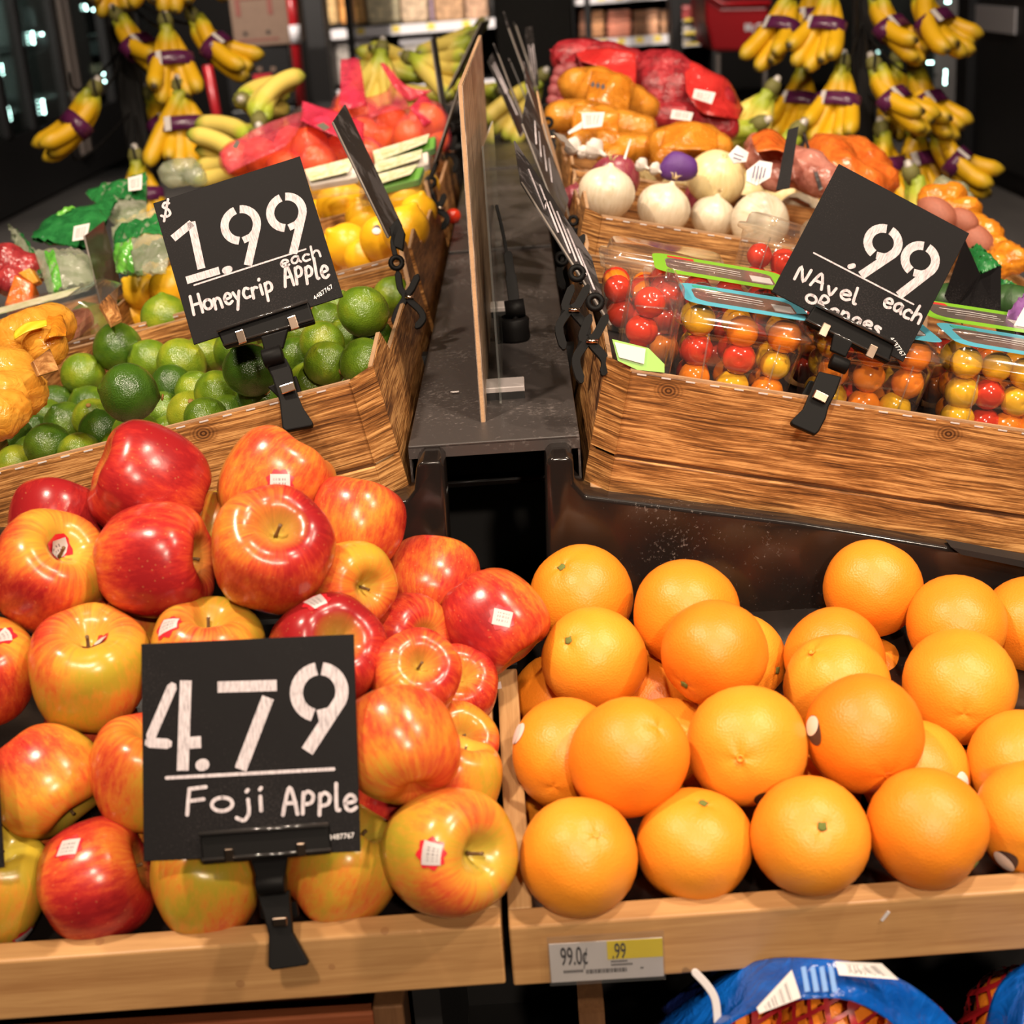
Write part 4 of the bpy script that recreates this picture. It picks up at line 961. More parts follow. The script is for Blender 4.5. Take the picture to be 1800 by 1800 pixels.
# limes and lemons
lime_prof = [(0, -1.10), (.10, -1.06), (.22, -1.0), (.50, -.86), (.80, -.56), (.97, -.18), (1.0, .12), (.92, .46), (.70, .77), (.42, .95), (.20, 1.04), (.11, 1.10), (0, 1.13)]
lemon_prof = [(0, -1.16), (.13, -1.12), (.27, -1.02), (.52, -.88), (.80, -.58), (.97, -.20), (1.0, .12), (.92, .50), (.70, .82), (.42, 1.02), (.24, 1.14), (.17, 1.24), (.08, 1.31), (0, 1.32)]
LIMES = [Fruit(lime_prof, 24, 2, .012, 5, .2, .03), Fruit([(r, z * .94) for r, z in lime_prof], 24, 2, .02, 4, 1, -.03)]
LIME_ME = [f.mesh('lime') for f in LIMES]
LEMONS = [Fruit(lemon_prof, 24, 2, .012, 5, .2, .03), Fruit([(r, z * .93) for r, z in lemon_prof], 24, 2, .02, 4, 1, -.03)]
LEMON_ME = [f.mesh('lemon') for f in LEMONS]
LSTEM_ME = mesh('stem_end', g_lathe([(0, -1.04), (.10, -1.05), (.13, -1.09), (.09, -1.125), (0, -1.12)], 8))
LI = [  # px, py, r, height in crate, hue, axis, label
 (158, 574, 41, .098, .80, (-.2, .9, .3), 'yellow-green lime at the back left corner of the lime crate'),
 (206, 612, 45, .108, .40, (.85, .1, .4), 'dark green lime in front of the back left corner lime'),
 (291, 562, 43, .110, .66, (-.1, .97, .2), 'light green lime with its tip pointing up, left of the upper sign'),
 (228, 691, 52, .125, .24, (-.9, .1, .3), 'biggest darkest lime sitting on top of the pile'),
 (145, 660, 39, .088, .62, (.6, .5, .5), 'mid-green lime at the left wall of the crate'),
 (318, 640, 45, .092, .70, (.7, .4, .5), 'bright green lime left below the upper sign'),
 (264, 636, 38, .085, .60, (-.5, .6, .5), 'bright lime behind the biggest dark lime'),
 (300, 677, 33, .080, .30, (.7, -.3, .5), 'small dull green lime right of the biggest dark lime'),
 (440, 652, 47, .100, .22, (-.5, .7, .5), 'dark green lime left of the clip of the upper sign'),
 (345, 690, 36, .070, .62, (.3, .8, .5), 'light lime in the middle of the pile'), (382, 692, 40, .078, .58, (-.2, .4, .85), 'mid-green lime between the sign clip and the pale limes'),
 (100, 714, 38, .065, .34, (.5, .7, .4), None), (158, 716, 37, .066, .50, (-.5, .7, .4), None), (80, 735, 36, .060, .58, (0, .6, .75), None), (163, 735, 36, .060, .70, (.05, .5, .85), None),
 (288, 726, 36, .060, .52, (.3, .7, .5), None), (335, 727, 42, .066, .76, (.2, .4, .88), None), (362, 738, 40, .058, .5, (.5, .6, .5), None),
 (20, 772, 40, .062, .28, (.8, .4, .4), None), (56, 762, 36, .058, .34, (.4, .7, .5), None), (118, 748, 40, .060, .44, (-.4, .7, .5), None), (85, 785, 42, .064, .40, (.3, .5, .8), None),
 (178, 760, 38, .060, .34, (-.1, .9, .3), None), (238, 766, 44, .062, .60, (.8, .3, .4), None), (140, 800, 38, .050, .72, (.3, .8, .4), None), (30, 820, 38, .052, .74, (.5, .8, .4), None), (-5, 800, 36, .05, .4, (.5, .8, .4), None),
 (455, 700, 38, .062, .32, (.7, .6, .3), 'shaded lime directly under the clip of the upper sign'), (300, 770, 38, .048, .62, (.3, .8, .4), None),
 (638, 549, 46, .112, .60, (.2, .7, .6), 'large round lime by the crate corner near the divider'),
 (576, 570, 37, .090, .58, (-.5, .7, .5), None), (530, 592, 37, .088, .62, (.5, .8, .2), None), (566, 605, 40, .090, .66, (.2, .6, .7), None), (575, 640, 40, .082, .62, (-.3, .5, .8), None),
 (655, 600, 34, .080, .36, (.6, .6, .4), None), (640, 640, 46, .082, .56, (.8, .2, .4), 'lime pressed against the front right corner of the crate'), (522, 632, 34, .080, .5, (.4, .8, .4), None), (544, 676, 34, .066, .64, (.6, .6, .4), None),
 (690, 522, 28, .085, .62, (.2, .8, .4), None), (598, 545, 34, .085, .60, (.2, .8, .4), None), (415, 620, 40, .085, .55, (.2, .8, .4), None), (360, 625, 38, .080, .6, (.2, .8, .4), None), (345, 570, 36, .080, .5, (.2, .8, .4), None), (500, 655, 36, .07, .4, (.2, .8, .4), None), (610, 600, 34, .075, .6, (-.4, .8, .4), None),
 (210, 560, 34, .072, .5, (.4, .8, .4), None), (405, 560, 36, .078, .5, (.4, .8, .4), None), (470, 575, 36, .078, .5, (.4, .8, .4), None), (540, 540, 36, .078, .5, (.4, .8, .4), None), (215, 790, 36, .046, .5, (.4, .8, .4), None), (400, 735, 36, .052, .5, (.4, .8, .4), None), (60, 800, 34, .044, .5, (.4, .8, .4), None), (470, 640, 36, .07, .5, (.4, .8, .4), None),
 (500, 690, 36, .05, .5, (.4, .8, .4), None), (590, 680, 34, .05, .5, (.4, .8, .4), None), (630, 590, 34, .06, .5, (.4, .8, .4), None), (320, 600, 36, .065, .5, (.4, .8, .4), None),
]
def row_labels(L, cuts, names, what):
    """labels by row above the crate's front edge and order from the left"""
    rows = {}
    for i, q in enumerate(L):
        if q[-1] is None:
            up = 830 - q[0] * 160 / 645 - q[1]; k = sum(up > c for c in cuts); rows.setdefault(k, []).append(i)
    out = {}
    for k, ids in rows.items():
        for j, i in enumerate(sorted(ids, key=lambda i: L[i][0])): out[i] = ORD[j] + ' from the left of the plain ' + what + ' in ' + names[k]
    return out
LI_LAB = row_labels(LI, (60, 100, 150, 205), ('the row against the crate front', 'the second row from the crate front', 'the third row from the crate front', 'the fourth row from the crate front', 'the back row of the pile'), 'limes')
LI_P = []
for (x, y, r, h, hue, ax, lab) in LI:
    p = PP(x, y, BL + nL * h, nL); LI_P.append((p, min(.031, max(.023, r * depth(p) / FPX))))
LI_P = relax(LI_P, .955, 1.05)
for i, (x, y, r, h, hue, ax, lab) in enumerate(LI):
    p, R = LI_P[i]; k = i % 2
    o = place(LIME_ME[k], M['lime'], 'lime', p, R, camdir(*ax) * (-1 if i in (13, 14, 16) else 1), i * 1.3, lab or LI_LAB[i], 'lime', 'limes in the crate', (hue, .5, .5))
    put('stem_end', LSTEM_ME, M['scar'], o)
LE = [
 (266, 452, 38, .125, .40, (.3, .8, -.3), 'lemon left of the upper sign in front of the green bags'), (250, 512, 34, .105, .55, (-.8, .5, .3), 'lemon with a dark stem end beside the brown card'), (296, 508, 36, .105, .55, (.3, .8, .4), 'lemon tucked behind the left edge of the upper sign'), (233, 556, 20, .075, .5, (.3, .8, .4), 'small bit of lemon behind the back left limes'),
 (597, 357, 46, .130, .52, (.8, .3, .3), 'large lemon just right of the upper sign'), (566, 388, 38, .105, .48, (.2, .8, .4), 'lemon against the right edge of the upper sign'), (708, 345, 40, .122, .58, (.2, .8, .4), 'lemon right of the tilted brown card'), (712, 405, 44, .118, .44, (.3, .85, .1), 'rough lemon near the crate corner by the divider'),
 (640, 388, 34, .100, .50, (-.2, .8, .4), None), (612, 432, 40, .095, .52, (-.75, .5, .4), 'lemon with its tip pointing left in the front of the lemons'), (668, 420, 38, .100, .46, (.3, .8, .4), 'lemon with a small oval sticker behind the sign clip'), (742, 330, 32, .11, .55, (.2, .8, .4), 'lemon at the divider end of the back row'), (655, 325, 36, .115, .52, (.2, .8, .4), None), (556, 325, 36, .115, .5, (.2, .8, .4), None), (575, 450, 36, .085, .48, (.2, .8, .4), None), (640, 455, 36, .08, .48, (.2, .8, .4), None),
 (690, 310, 32, .11, .5, (.2, .8, .4), None), (735, 375, 34, .10, .5, (.2, .8, .4), None), (610, 318, 34, .11, .5, (.2, .8, .4), None), (500, 420, 36, .10, .5, (.2, .8, .4), None), (430, 420, 36, .10, .5, (.2, .8, .4), None), (370, 440, 36, .10, .5, (.2, .8, .4), None), (320, 460, 36, .10, .5, (.2, .8, .4), None), (330, 520, 34, .08, .5, (.2, .8, .4), None), (440, 480, 36, .085, .5, (.2, .8, .4), None), (520, 470, 36, .085, .5, (.2, .8, .4), None),
]
LE_LAB = row_labels(LE, (265, 345), ('the front row behind the limes', 'the middle row of lemons', 'the back row of lemons'), 'lemons')
LE_P = []
for (x, y, r, h, hue, ax, lab) in LE:
    p = PP(x, y, BL + nL * h, nL); LE_P.append((p, min(.036, max(.026, r * depth(p) / FPX * .97))))
LE_P = relax(LE_P, .96, 1.05)
for i, (x, y, r, h, hue, ax, lab) in enumerate(LE):
    p, R = LE_P[i]; k = i % 2; hid = x < 540 and not lab
    o = place(LEMON_ME[k], M['lemon'], 'lemon', p, R, camdir(*ax), i * 1.3, lab or ('lemon hidden behind the upper chalk sign' if hid else LE_LAB[i]), 'lemon', 'lemons in the crate', (hue, .5, .5))
    put('stem_end', LSTEM_ME, M['button'], o)
    if i == 10:
        v, f, uv = LEMONS[k].patch(local_dir(o, 665, 411, (x, y), r), oval, .014, .4); s1 = put('sticker', uvmesh('sticker', v, f, uv), M['sticker_dark'], o)
        v, f, uv = LEMONS[k].patch(local_dir(o, 665, 411, (x, y), r), oval_in, .024, .4); put('sticker_band', uvmesh('sticker_band', v, f, uv), M['sticker_white'], s1)
TOM_ME = mesh("tomato", g_lathe([(max(0, q[0]), q[1]) for q in smooth_path([(0, -.95), (.3, -.93), (.7, -.70), (.96, -.25), (1, .1), (.86, .56), (.5, .86), (.2, .92), (0, .86)], 2)], 16))
TOM = {k: None for k in ('red', 'orange', 'yellow')}
for k in TOM:
    TOM[k] = TOM_ME.copy(); TOM[k].materials.clear(); TOM[k].materials.append(M['tom_' + k])
o = put('cherry_tomato', TOM['red'], None); p = PZ(796, 380, ZS + .013); o.matrix_world = Matrix.Translation(Vector(p)) @ Matrix.Scale(.0128, 4); tag(o, 'loose red cherry tomato lying on the metal strip', 'tomato')
# ------------------------------------------------------------------ chalk signs
def arc(cx, cy, r, a0, a1, n=10): return [(cx + r * cos(a), cy + r * sin(a)) for a in np.linspace(a0, a1, n)]
GL = {  # handwritten letters, unit cap height, y up; (width, strokes)
 'H': (.62, [[(.02, 1), (0, 0)], [(.52, 1), (.55, .0)], [(.0, .5), (.55, .52)]]),
 'A': (.62, [[(0, 0), (.12, .55), (.28, 1), (.44, .6), (.56, 0)], [(.08, .42), (.50, .42)]]),
 'F': (.5, [[(.05, .95), (.0, 0)], [(.05, .95), (.45, 1.0)], [(.03, .5), (.40, .55)]]),
 'N': (.65, [[(0, 0), (.08, .98), (.42, .05), (.56, 1.0)]]),
 'O': (.55, [arc(.25, .5, .28, pi/2, 2.5*pi, 14)]),
 'R': (.58, [[(.02, 0), (.05, .95), (.32, 1), (.44, .78), (.30, .55), (.06, .5), (.28, .3), (.5, 0)]]),
 'a': (.5, [[(.42, .48), (.22, .56), (.04, .36), (.08, .08), (.26, .04), (.40, .28), (.42, .50), (.42, .2), (.52, 0)]]),
 'c': (.42, [[(.38, .48), (.18, .55), (.02, .3), (.12, .04), (.38, .06)]]),
 'd': (.5, [[(.40, .46), (.2, .54), (.02, .3), (.12, .02), (.38, .2), (.42, 1.0), (.44, .0)]]),
 'e': (.45, [[(.03, .28), (.40, .34), (.36, .52), (.18, .57), (.02, .36), (.08, .08), (.26, .0), (.44, .10)]]),
 'g': (.5, [[(.42, .46), (.2, .55), (.03, .3), (.16, .06), (.38, .25), (.42, .5), (.40, -.2), (.2, -.36), (.02, -.22)]]),
 'h': (.48, [[(.03, 1.0), (.0, 0)], [(.0, .3), (.2, .55), (.38, .45), (.42, 0)]]),
 'i': (.16, [[(.04, .52), (.06, .0)], [(.03, .78), (.06, .84)]]),
 'j': (.36, [[(.24, .5), (.26, 0), (.14, -.26), (-.04, -.16)], [(.20, .80), (.24, .86)]]),
 'l': (.2, [[(.04, 1.0), (.03, .1), (.14, .02)]]),
 'n': (.5, [[(.02, .55), (.0, .0)], [(.0, .34), (.18, .55), (.36, .45), (.42, .0)]]),
 'o': (.46, [arc(.21, .28, .25, pi/2, 2.5*pi, 12)]),
 'p': (.5, [[(.04, .55), (.0, -.38)], [(.02, .4), (.2, .58), (.40, .42), (.34, .14), (.04, .08)]]),
 'P': (.5, [[(.05, .72), (.0, -.05)], [(.03, .6), (.22, .76), (.42, .6), (.34, .34), (.04, .28)]]),
 'r': (.38, [[(.03, .55), (.0, 0)], [(.01, .34), (.16, .54), (.34, .50)]]),
 's': (.4, [[(.34, .5), (.14, .56), (.06, .42), (.28, .26), (.30, .06), (.02, .04)]]),
 'u': (.5, [[(.0, .55), (.04, .12), (.2, .0), (.36, .16), (.40, .55)], [(.40, .55), (.44, 0)]]),
 'v': (.45, [[(.0, .55), (.16, .04), (.34, .55)]]),
 'y': (.45, [[(.0, .55), (.18, .16)], [(.38, .55), (.06, -.38)]]),
}
M['clip_shine'] = plain('polished_black_edge', (.03, .027, .026), .12, spec=.9)
class Sign:
    def __init__(s, TL, TR_, BL_, d, label, size=.14, lean=9, mat='board'):
        TL, TR_, BL_ = map(lambda q: np.array(q, float), (TL, TR_, BL_)); s.TL = TL; s.ex = TR_ - TL; s.ey = BL_ - TL; s.size = size
        c = TL + s.ex / 2 + s.ey / 2; e1 = unit([s.ex[0], -s.ex[1], 0]); up = np.array([-s.ey[0], s.ey[1], 0]); e2 = unit(up - e1 * (up @ e1)); e3 = np.cross(e1, e2)
        L = radians(lean); e2b = e2 * cos(L) - e3 * sin(L); e3b = e3 * cos(L) + e2 * sin(L); f = lambda q: MC.T @ q
        s.d = d; s.r = root('chalk_sign', frame(P(c[0], c[1], d), f(e1), f(e2b), f(e3b)), label, 'sign'); h = size / 2
        s.b = obj('sign_board', g_box((-h, -h, -.0018), (h, h, 0)), M[mat], s.r, False, bevel=.0004)
        s.k = size / (np.linalg.norm(s.ex))
    def uv(s, p):
        q = np.array(p, float) - s.TL; A = np.array([s.ex, s.ey]).T; a, b = np.linalg.solve(A, q); return ((a - .5) * s.size, (.5 - b) * s.size)
    def strokes(s, name, lines, wpx, mat='chalk', smooth=4, caps=4):
        b = MB()
        for i, l in enumerate(lines):
            q = [s.uv(p) for p in l]; q = smooth_path(q, smooth) if smooth and len(q) > 2 else [np.array(p) for p in q]
            b.add(g_stroke(q, wpx * s.k, .0003 + .00002 * i, caps))
        return obj(name, b, M[mat], s.b, False)
    def word(s, txt, p0, p1, h, wpx, name, scale=None):
        p0, p1 = np.array(p0, float), np.array(p1, float); t = unit(p1 - p0); n = np.array([t[1], -t[0]])
        tot = sum(GL[c][0] + .14 for c in txt) - .14; k = np.linalg.norm(p1 - p0) / tot; x = 0; lines = []
        for j, c in enumerate(txt):
            w, st = GL[c]; jit = [0, .05, -.04, .03][j % 4]
            for l in st: lines.append([p0 + t * (x + a) * k + n * (b + jit) * h for a, b in l])
            x += w + .14
        return s.strokes(name, lines, wpx)
    def ring(s, name, c, ro, wpx, gaps, up, tail, tw=None):
        """stencil nine: left and right arcs with breaks, straight tail; angles in px space measured from 'up'"""
        c = np.array(c, float); u = unit(up); rt = np.array([-u[1], u[0]]); rm = ro - wpx / 2
        pt = lambda a: c + (u * cos(a) + rt * sin(a)) * rm
        g0, g1 = gaps
        left = [pt(-a) for a in np.linspace(g0, pi - g1, 14)]; right = [pt(a) for a in np.linspace(g0 * .4, radians(110), 12)]
        right += [np.array(tail, float)]
        b = MB()
        for i, l in enumerate((left, right)):
            q = [np.array(s.uv(p)) for p in l]
            if i: q = q[:-1] + [q[-2] * (1 - t) + q[-1] * t for t in (.15, .4, .7, 1)]
            b.add(g_stroke(q, wpx * s.k, .0003 + .00003 * i, 0))
        hook = [pt(pi - g1 * .2), pt(pi - g1 * 1.3 + .0), pt(radians(118))]
        b.add(g_stroke([np.array(s.uv(p)) for p in [pt(pi + .05 - g1 * .2), pt(radians(150)), pt(radians(125))]], wpx * s.k * .85, .00034, 0))
        return obj(name, b, M['chalk'], s.b, False)
    def code(s, txt, p, hpx, ang):
        cu = bpy.data.curves.new('code', 'FONT'); cu.body = txt; cu.size = hpx * s.k * 1.4; cu.align_x = 'CENTER'; cu.align_y = 'CENTER'
        o = bpy.data.objects.new('tmp', cu); me = bpy.data.meshes.new_from_object(o); bpy.data.objects.remove(o)
        x, y = s.uv(p); put('printed_code', me, M['print_white'], s.b, TR((x, y, .0004), 0, 0, ang))
    def clip(s, bar, rivets, neck, joint, body, band, dj, db, back=None):
        mwn = np.array(s.r.matrix_world); n3 = mwn[:3, 2]; o3 = mwn[:3, 3]
        bd = lambda x, y, lift: depth(PP(x, y, o3 + n3 * lift, n3))
        db_ = sum(bd(x, y, .004) for x, y in bar) / len(bar)
        h = slab('holder_bar', [(x, y, bd(x, y, .004)) for x, y in bar], .008, M['black_clip'], s.r, .0015)
        obj('holder_lip', g_tube(to_local(s.r, [PP(*bar[0], o3 + n3 * .007, n3), PP(*bar[1], o3 + n3 * .007, n3)]), .0016, 8), M['clip_shine'], h)
        obj('holder_lip', g_tube(to_local(s.r, [PP(*(np.array(bar[3]) * .85 + np.array(bar[0]) * .15), o3 + n3 * .0055, n3), PP(*(np.array(bar[2]) * .85 + np.array(bar[1]) * .15), o3 + n3 * .0055, n3)]), .0011, 6), M['clip_shine'], h)
        ax = unit(np.array(bar[1], float) - bar[0]); ay = np.array([-ax[1], ax[0]])
        for rv in rivets:
            rv = np.array(rv, float); w_, h_ = 8, 12
            slab('rivet', [(*(rv + ax * a * w_ + ay * b * h_), bd(*rv, .0075)) for a, b in ((-1, -1), (1, -1), (1, 1), (-1, 1))], .003, M['rivet'], h, .0008)
        slab('neck', [(x, y, (db_ + dj) / 2) for x, y in neck], .006, M['black_clip'], s.r, .001)
        j0, j1, jr = joint; obj('ball_joint', g_tube(to_local(s.r, [P(*j0, dj), P(*j1, dj)]), jr * dj / FPX, 16), M['black_clip'], s.r, True, bevel=.001)
        n = len(body); jw = slab('clamp_jaw', [(x, y, dj + (db - dj) * min(1, max(0, (y - body[0][1]) / (max(q[1] for q in body) - body[0][1])))) for x, y in body], .007, M['black_clip'], s.r, .0012)
        bc = np.array(band, float)
        slab('spring_band', [(*(bc + ax * a * 13 + ay * b * 8), dj + (db - dj) * .6 - .003) for a, b in ((-1, -1), (1, -1), (1, 1), (-1, 1))], .004, M['rivet'], jw, .0008)
        if back: slab('rear_jaw', [(x, y, db + .030) for x, y in back], .006, M['black_clip'], s.r, .001)
        return h
def z3(x0, y0, sc=3.0, off=(0, 0)): return (x0 / sc + off[0], y0 / sc + off[1])
# ---- lower sign: 4.79 Foji Apple
S = Sign((245, 1142), (610, 1125), (268, 1500), .972, 'black square chalk sign reading 4.79 Foji Apple clipped to the oak rail', lean=8)
q = lambda *p: [z3(x, y, 3.0, (0, 1200)) for x, y in p]
S.strokes('price_digit', [[(302, 1214), (270, 1296)], [(268, 1306), (299, 1308)]], 17, smooth=0, caps=2)
S.strokes('price_digit', [[(325, 1203), (327, 1352)], [(327, 1307), (356, 1305)]], 20, smooth=0, caps=0)
S.strokes('decimal_point', [[(358, 1343), (362, 1342)]], 20)
S.strokes('price_digit', [[(380, 1214), (481, 1211)]], 19, smooth=0, caps=0); S.strokes('price_digit', [[(467, 1231), (425, 1350)]], 21, smooth=0, caps=0)
S.ring('price_digit', (554, 1222), 50, 22, (radians(10), radians(12)), (.02, -1), (537, 1320))
S.strokes('underline', [[(300, 1364), (583, 1349)]], 6)
S.word('Foji', (338, 1424), (470, 1418), 44, 6.5, 'name_word'); S.word('APPle', (500, 1424), (624, 1416), 44, 6.5, 'name_word')
S.code('4487767', (600, 1459), 9, radians(2.7))
S.clip([(350, 1466), (577, 1449), (583, 1501), (355, 1520)], [(402, 1504), (529, 1494)], [(440, 1512), (505, 1508), (500, 1545), (452, 1550)], ((452, 1553), (502, 1548), 22), [(450, 1570), (508, 1566), (510, 1600), (514, 1640), (542, 1692), (540, 1697), (478, 1706), (471, 1700), (472, 1645), (462, 1605)], (491, 1621), .972, .965, [(455, 1590), (520, 1585), (525, 1612), (458, 1616)])
# ---- upper left sign: 1.99 each Honeycrip Apple
S = Sign((262, 352), (520, 269), (349, 608), 1.345, 'black square chalk sign reading 1.99 each Honeycrip Apple clipped to the lime crate', lean=10)
q = lambda *p: [z3(x, y) for x, y in p]
S.strokes('dollar_mark', [q((872, 1058), (848, 1056), (842, 1078), (872, 1094), (882, 1118), (862, 1132), (835, 1126)), q((866, 1036), (852, 1156))], 4.5)
S.strokes('price_digit', [q((905, 1252), (1002, 1168))], 14, smooth=0, caps=0); S.strokes('price_digit', [q((998, 1162), (1066, 1418))], 14, smooth=0, caps=0); S.strokes('price_digit', [q((990, 1480), (1162, 1428))], 14, smooth=0, caps=0)
S.strokes('decimal_point', [q((1195, 1428), (1212, 1422))], 13)
S.ring('price_digit', z3(1263, 1182), 36, 14.5, (radians(12), radians(14)), (-.20, -.98), z3(1312, 1402)); S.ring('price_digit', z3(1503, 1116), 36, 14.5, (radians(12), radians(14)), (-.20, -.98), z3(1548, 1342))
S.strokes('underline', [q((1032, 1506), (1614, 1318))], 3)
S.word('each', z3(1492, 1418), z3(1700, 1358), 22, 4, 'unit_word'); S.word('Honeycrip', z3(1040, 1665), z3(1460, 1545), 34, 5.2, 'name_word'); S.word('APPle', z3(1515, 1520), z3(1745, 1470), 38, 5.2, 'name_word')
S.code('4487767', z3(1716, 1552), 8, radians(17))
S.clip([(381, 582), (541, 529), (553, 566), (394, 611)], [(423, 592), (515, 567)], [(458, 592), (506, 578), (497, 612), (465, 620)], ((463, 632), (497, 622), 17), [(466, 640), (502, 628), (512, 648), (522, 690), (532, 715), (550, 742), (549, 748), (502, 757), (496, 752), (491, 705), (478, 662)], (505, 682), 1.268, 1.250, [(470, 680), (520, 660), (530, 690), (490, 700)])
# ---- right sign: .99 each Navel Oranges
S = Sign((1477, 279), (1705, 401), (1357, 521), 1.272, 'black tilted chalk sign reading .99 each Navel Oranges clipped to the tomato crate', size=.1265, lean=5)
q = lambda *p: [z3(x, y, 1800/550, (1250, 0)) for x, y in p]; c1 = lambda x, y: z3(x, y, 1800/550, (1250, 0))
upv = unit(np.array([120.0, -240.0]))
S.ring('price_digit', c1(990, 1388), 34.5, 15.5, (radians(12), radians(14)), upv, c1(860, 1592)); S.ring('price_digit', c1(1202, 1485), 34.5, 15.5, (radians(12), radians(14)), upv, c1(1075, 1706))
S.strokes('decimal_point', [q((798, 1540), (818, 1534))], 9)
S.strokes('underline', [q((592, 1464), (1160, 1756))], 2.8)
q7 = lambda x, y: z3(x, y, 3.0, (1200, 400))
S.word('NA', q7(590, 290), q7(735, 350), 27, 5, 'name_word'); S.word('vel', q7(755, 372), q7(915, 418), 30, 5, 'name_word'); S.word('each', q7(1050, 420), q7(1240, 520), 30, 5, 'unit_word'); S.word('ORanges', q7(640, 425), q7(1030, 585), 26, 5, 'name_word')
S.code('4487767', q7(1125, 648), 8, radians(-27.5))
S.clip([(1434, 535), (1574, 604), (1562, 639), (1414, 566)], [(1450, 580), (1533, 618)], [(1466, 586), (1500, 602), (1487, 628), (1460, 616)], ((1460, 634), (1490, 646), 14), [(1440, 652), (1480, 662), (1470, 690), (1457, 715), (1452, 735), (1440, 758), (1433, 764), (1392, 746), (1390, 740), (1412, 718), (1424, 690)], (1443, 697), 1.256, 1.246, [(1405, 700), (1424, 668), (1436, 672), (1418, 706)])
# ---- sliver of another sign at the left edge
o = slab('chalk_sign', [(-160, 1310, .985), (-8, 1298, .985), (7, 1525, .972), (-150, 1545, .972)], .002, M['board']); tag(o, 'sliver of another black chalk sign at the left edge over the apples', 'sign')
slab('holder_bar', [(-120, 1500, .97), (-10, 1492, .97), (-5, 1530, .97), (-118, 1538, .97)], .008, M['black_clip'], o, .001)

# ------------------------------------------------------------------ price cards seen edge-on along the divider
def quad_sign(pts, label, strokes=(), mat='board_worn', thick=.0018, name='price_card'):
    o = slab(name, pts, thick, M[mat]); tag(o, label, 'sign')
    # pale cut edge nearest the viewer
    ds = sorted(range(4), key=lambda i: pts[i][2] + pts[(i + 1) % 4][2])
    i = ds[0]; a, b = P(*pts[i]), P(*pts[(i+1) % 4]); mat != 'board' and obj('cut_edge', g_tube(to_local(o, [a, b]), .0012, 5), M['board_edge'], o)
    W4 = [P(*p) for p in pts]
    for st in strokes:
        pl = []
        for u, v in st: pl.append((W4[0]*(1-u) + W4[1]*u) * (1-v) + (W4[3]*(1-u) + W4[2]*u) * v)
        c = sum(W4) / 4; nn = unit(np.cross(W4[1] - W4[0], W4[3] - W4[0])); nn = nn if nn @ (CAM - c) > 0 else -nn
        obj('chalk_stroke', g_tube(to_local(o, [p + nn * .0006 for p in pl]), .0011, 5, flat=1), M['chalk'], o)
    return o
def spring_clip(label, ring, jaws, d, thick=.010, stick=None, sc=1.0, rr=14):
    r = root('sign_clip', TR(P(*ring, d)), label, 'clip')
    c = P(*ring, d); e = [c + camdir(cos(a), sin(a), 0) * rr * .72 * d / FPX for a in np.linspace(0, 2*pi, 17)]
    obj('ring', g_tube(to_local(r, e), rr * .34 * d / FPX, 8, False), M['black_clip'], r)
    for j in jaws: stroke_slab('jaw', j, d, [7 * sc] + [12 * sc] * (5 * (len(j) - 1) - 1) + [8 * sc], thick, M['black_clip'], r, bevel=.001)
    px = jaws[0][len(jaws[0]) // 2]; obj('spring_band', g_tube(to_local(r, [P(px[0], px[1], d - .002), P(px[0] + 16 * sc, px[1], d - .002)]), .0022, 6), M['rivet'], r)
    if stick: stroke_slab('arm', stick, d, 9 * sc, thick * .8, M['black_clip'], r, k=3, bevel=.0008)
    return r
quad_sign([(585, 215, 1.66), (607, 183, 1.78), (708, 398, 1.73), (683, 418, 1.62)], 'dark brown price card tilted left over the lemons, seen nearly edge-on')
spring_clip('black spring clip on the corner between the limes and the lemons', (697, 462), [[(699, 478), (703, 505), (712, 522), (699, 545), (692, 566)], [(734, 484), (724, 505), (716, 522), (738, 545), (743, 560), (732, 574)]], 1.60, stick=[(695, 450), (690, 425), (697, 400)])
o = slab('clip_grip', [(684, 400, 1.60), (700, 382, 1.60), (712, 410, 1.60), (708, 440, 1.60), (690, 432, 1.60)], .010, M['black_clip'], None, .001); tag(o, 'black grip holding the brown card over the lemons', 'clip')
spring_clip('black spring clip on the lemon crate corner beside the loose tomato', (757, 320), [[(758, 334), (762, 352), (768, 366), (756, 380), (750, 395)], [(781, 342), (776, 355), (770, 366), (786, 382), (778, 400)]], 2.24, stick=[(757, 310), (768, 285)], sc=.85, rr=11)
quad_sign([(764, 285, 2.2), (772, 283, 2.3), (808, 160, 2.35), (806, 158, 2.24)], 'thin price card edge-on, leaning against the back of the divider board')
quad_sign([(758, 72, 2.9), (766, 60, 3.0), (786, 190, 2.96), (776, 194, 2.86)], 'narrow price card above the pink-bagged oranges')
quad_sign([(845, 40, 3.0), (860, 36, 3.1), (800, 150, 3.05), (784, 165, 2.95)], 'dark price card crossing the pale bananas beside the divider board')
spring_clip('black spring clip behind the pink-bagged oranges', (790, 225), [[(780, 238), (782, 255), (788, 266), (778, 278)], [(800, 240), (795, 256), (790, 266), (802, 282), (798, 300)]], 2.75, stick=[(788, 214), (784, 185)], sc=.75, rr=11)
quad_sign([(148, 415, 1.98), (183, 388, 2.05), (217, 515, 2.02), (178, 540, 1.96)], 'glossy dark price card beside the lemons catching a golden reflection', mat='board_gloss')
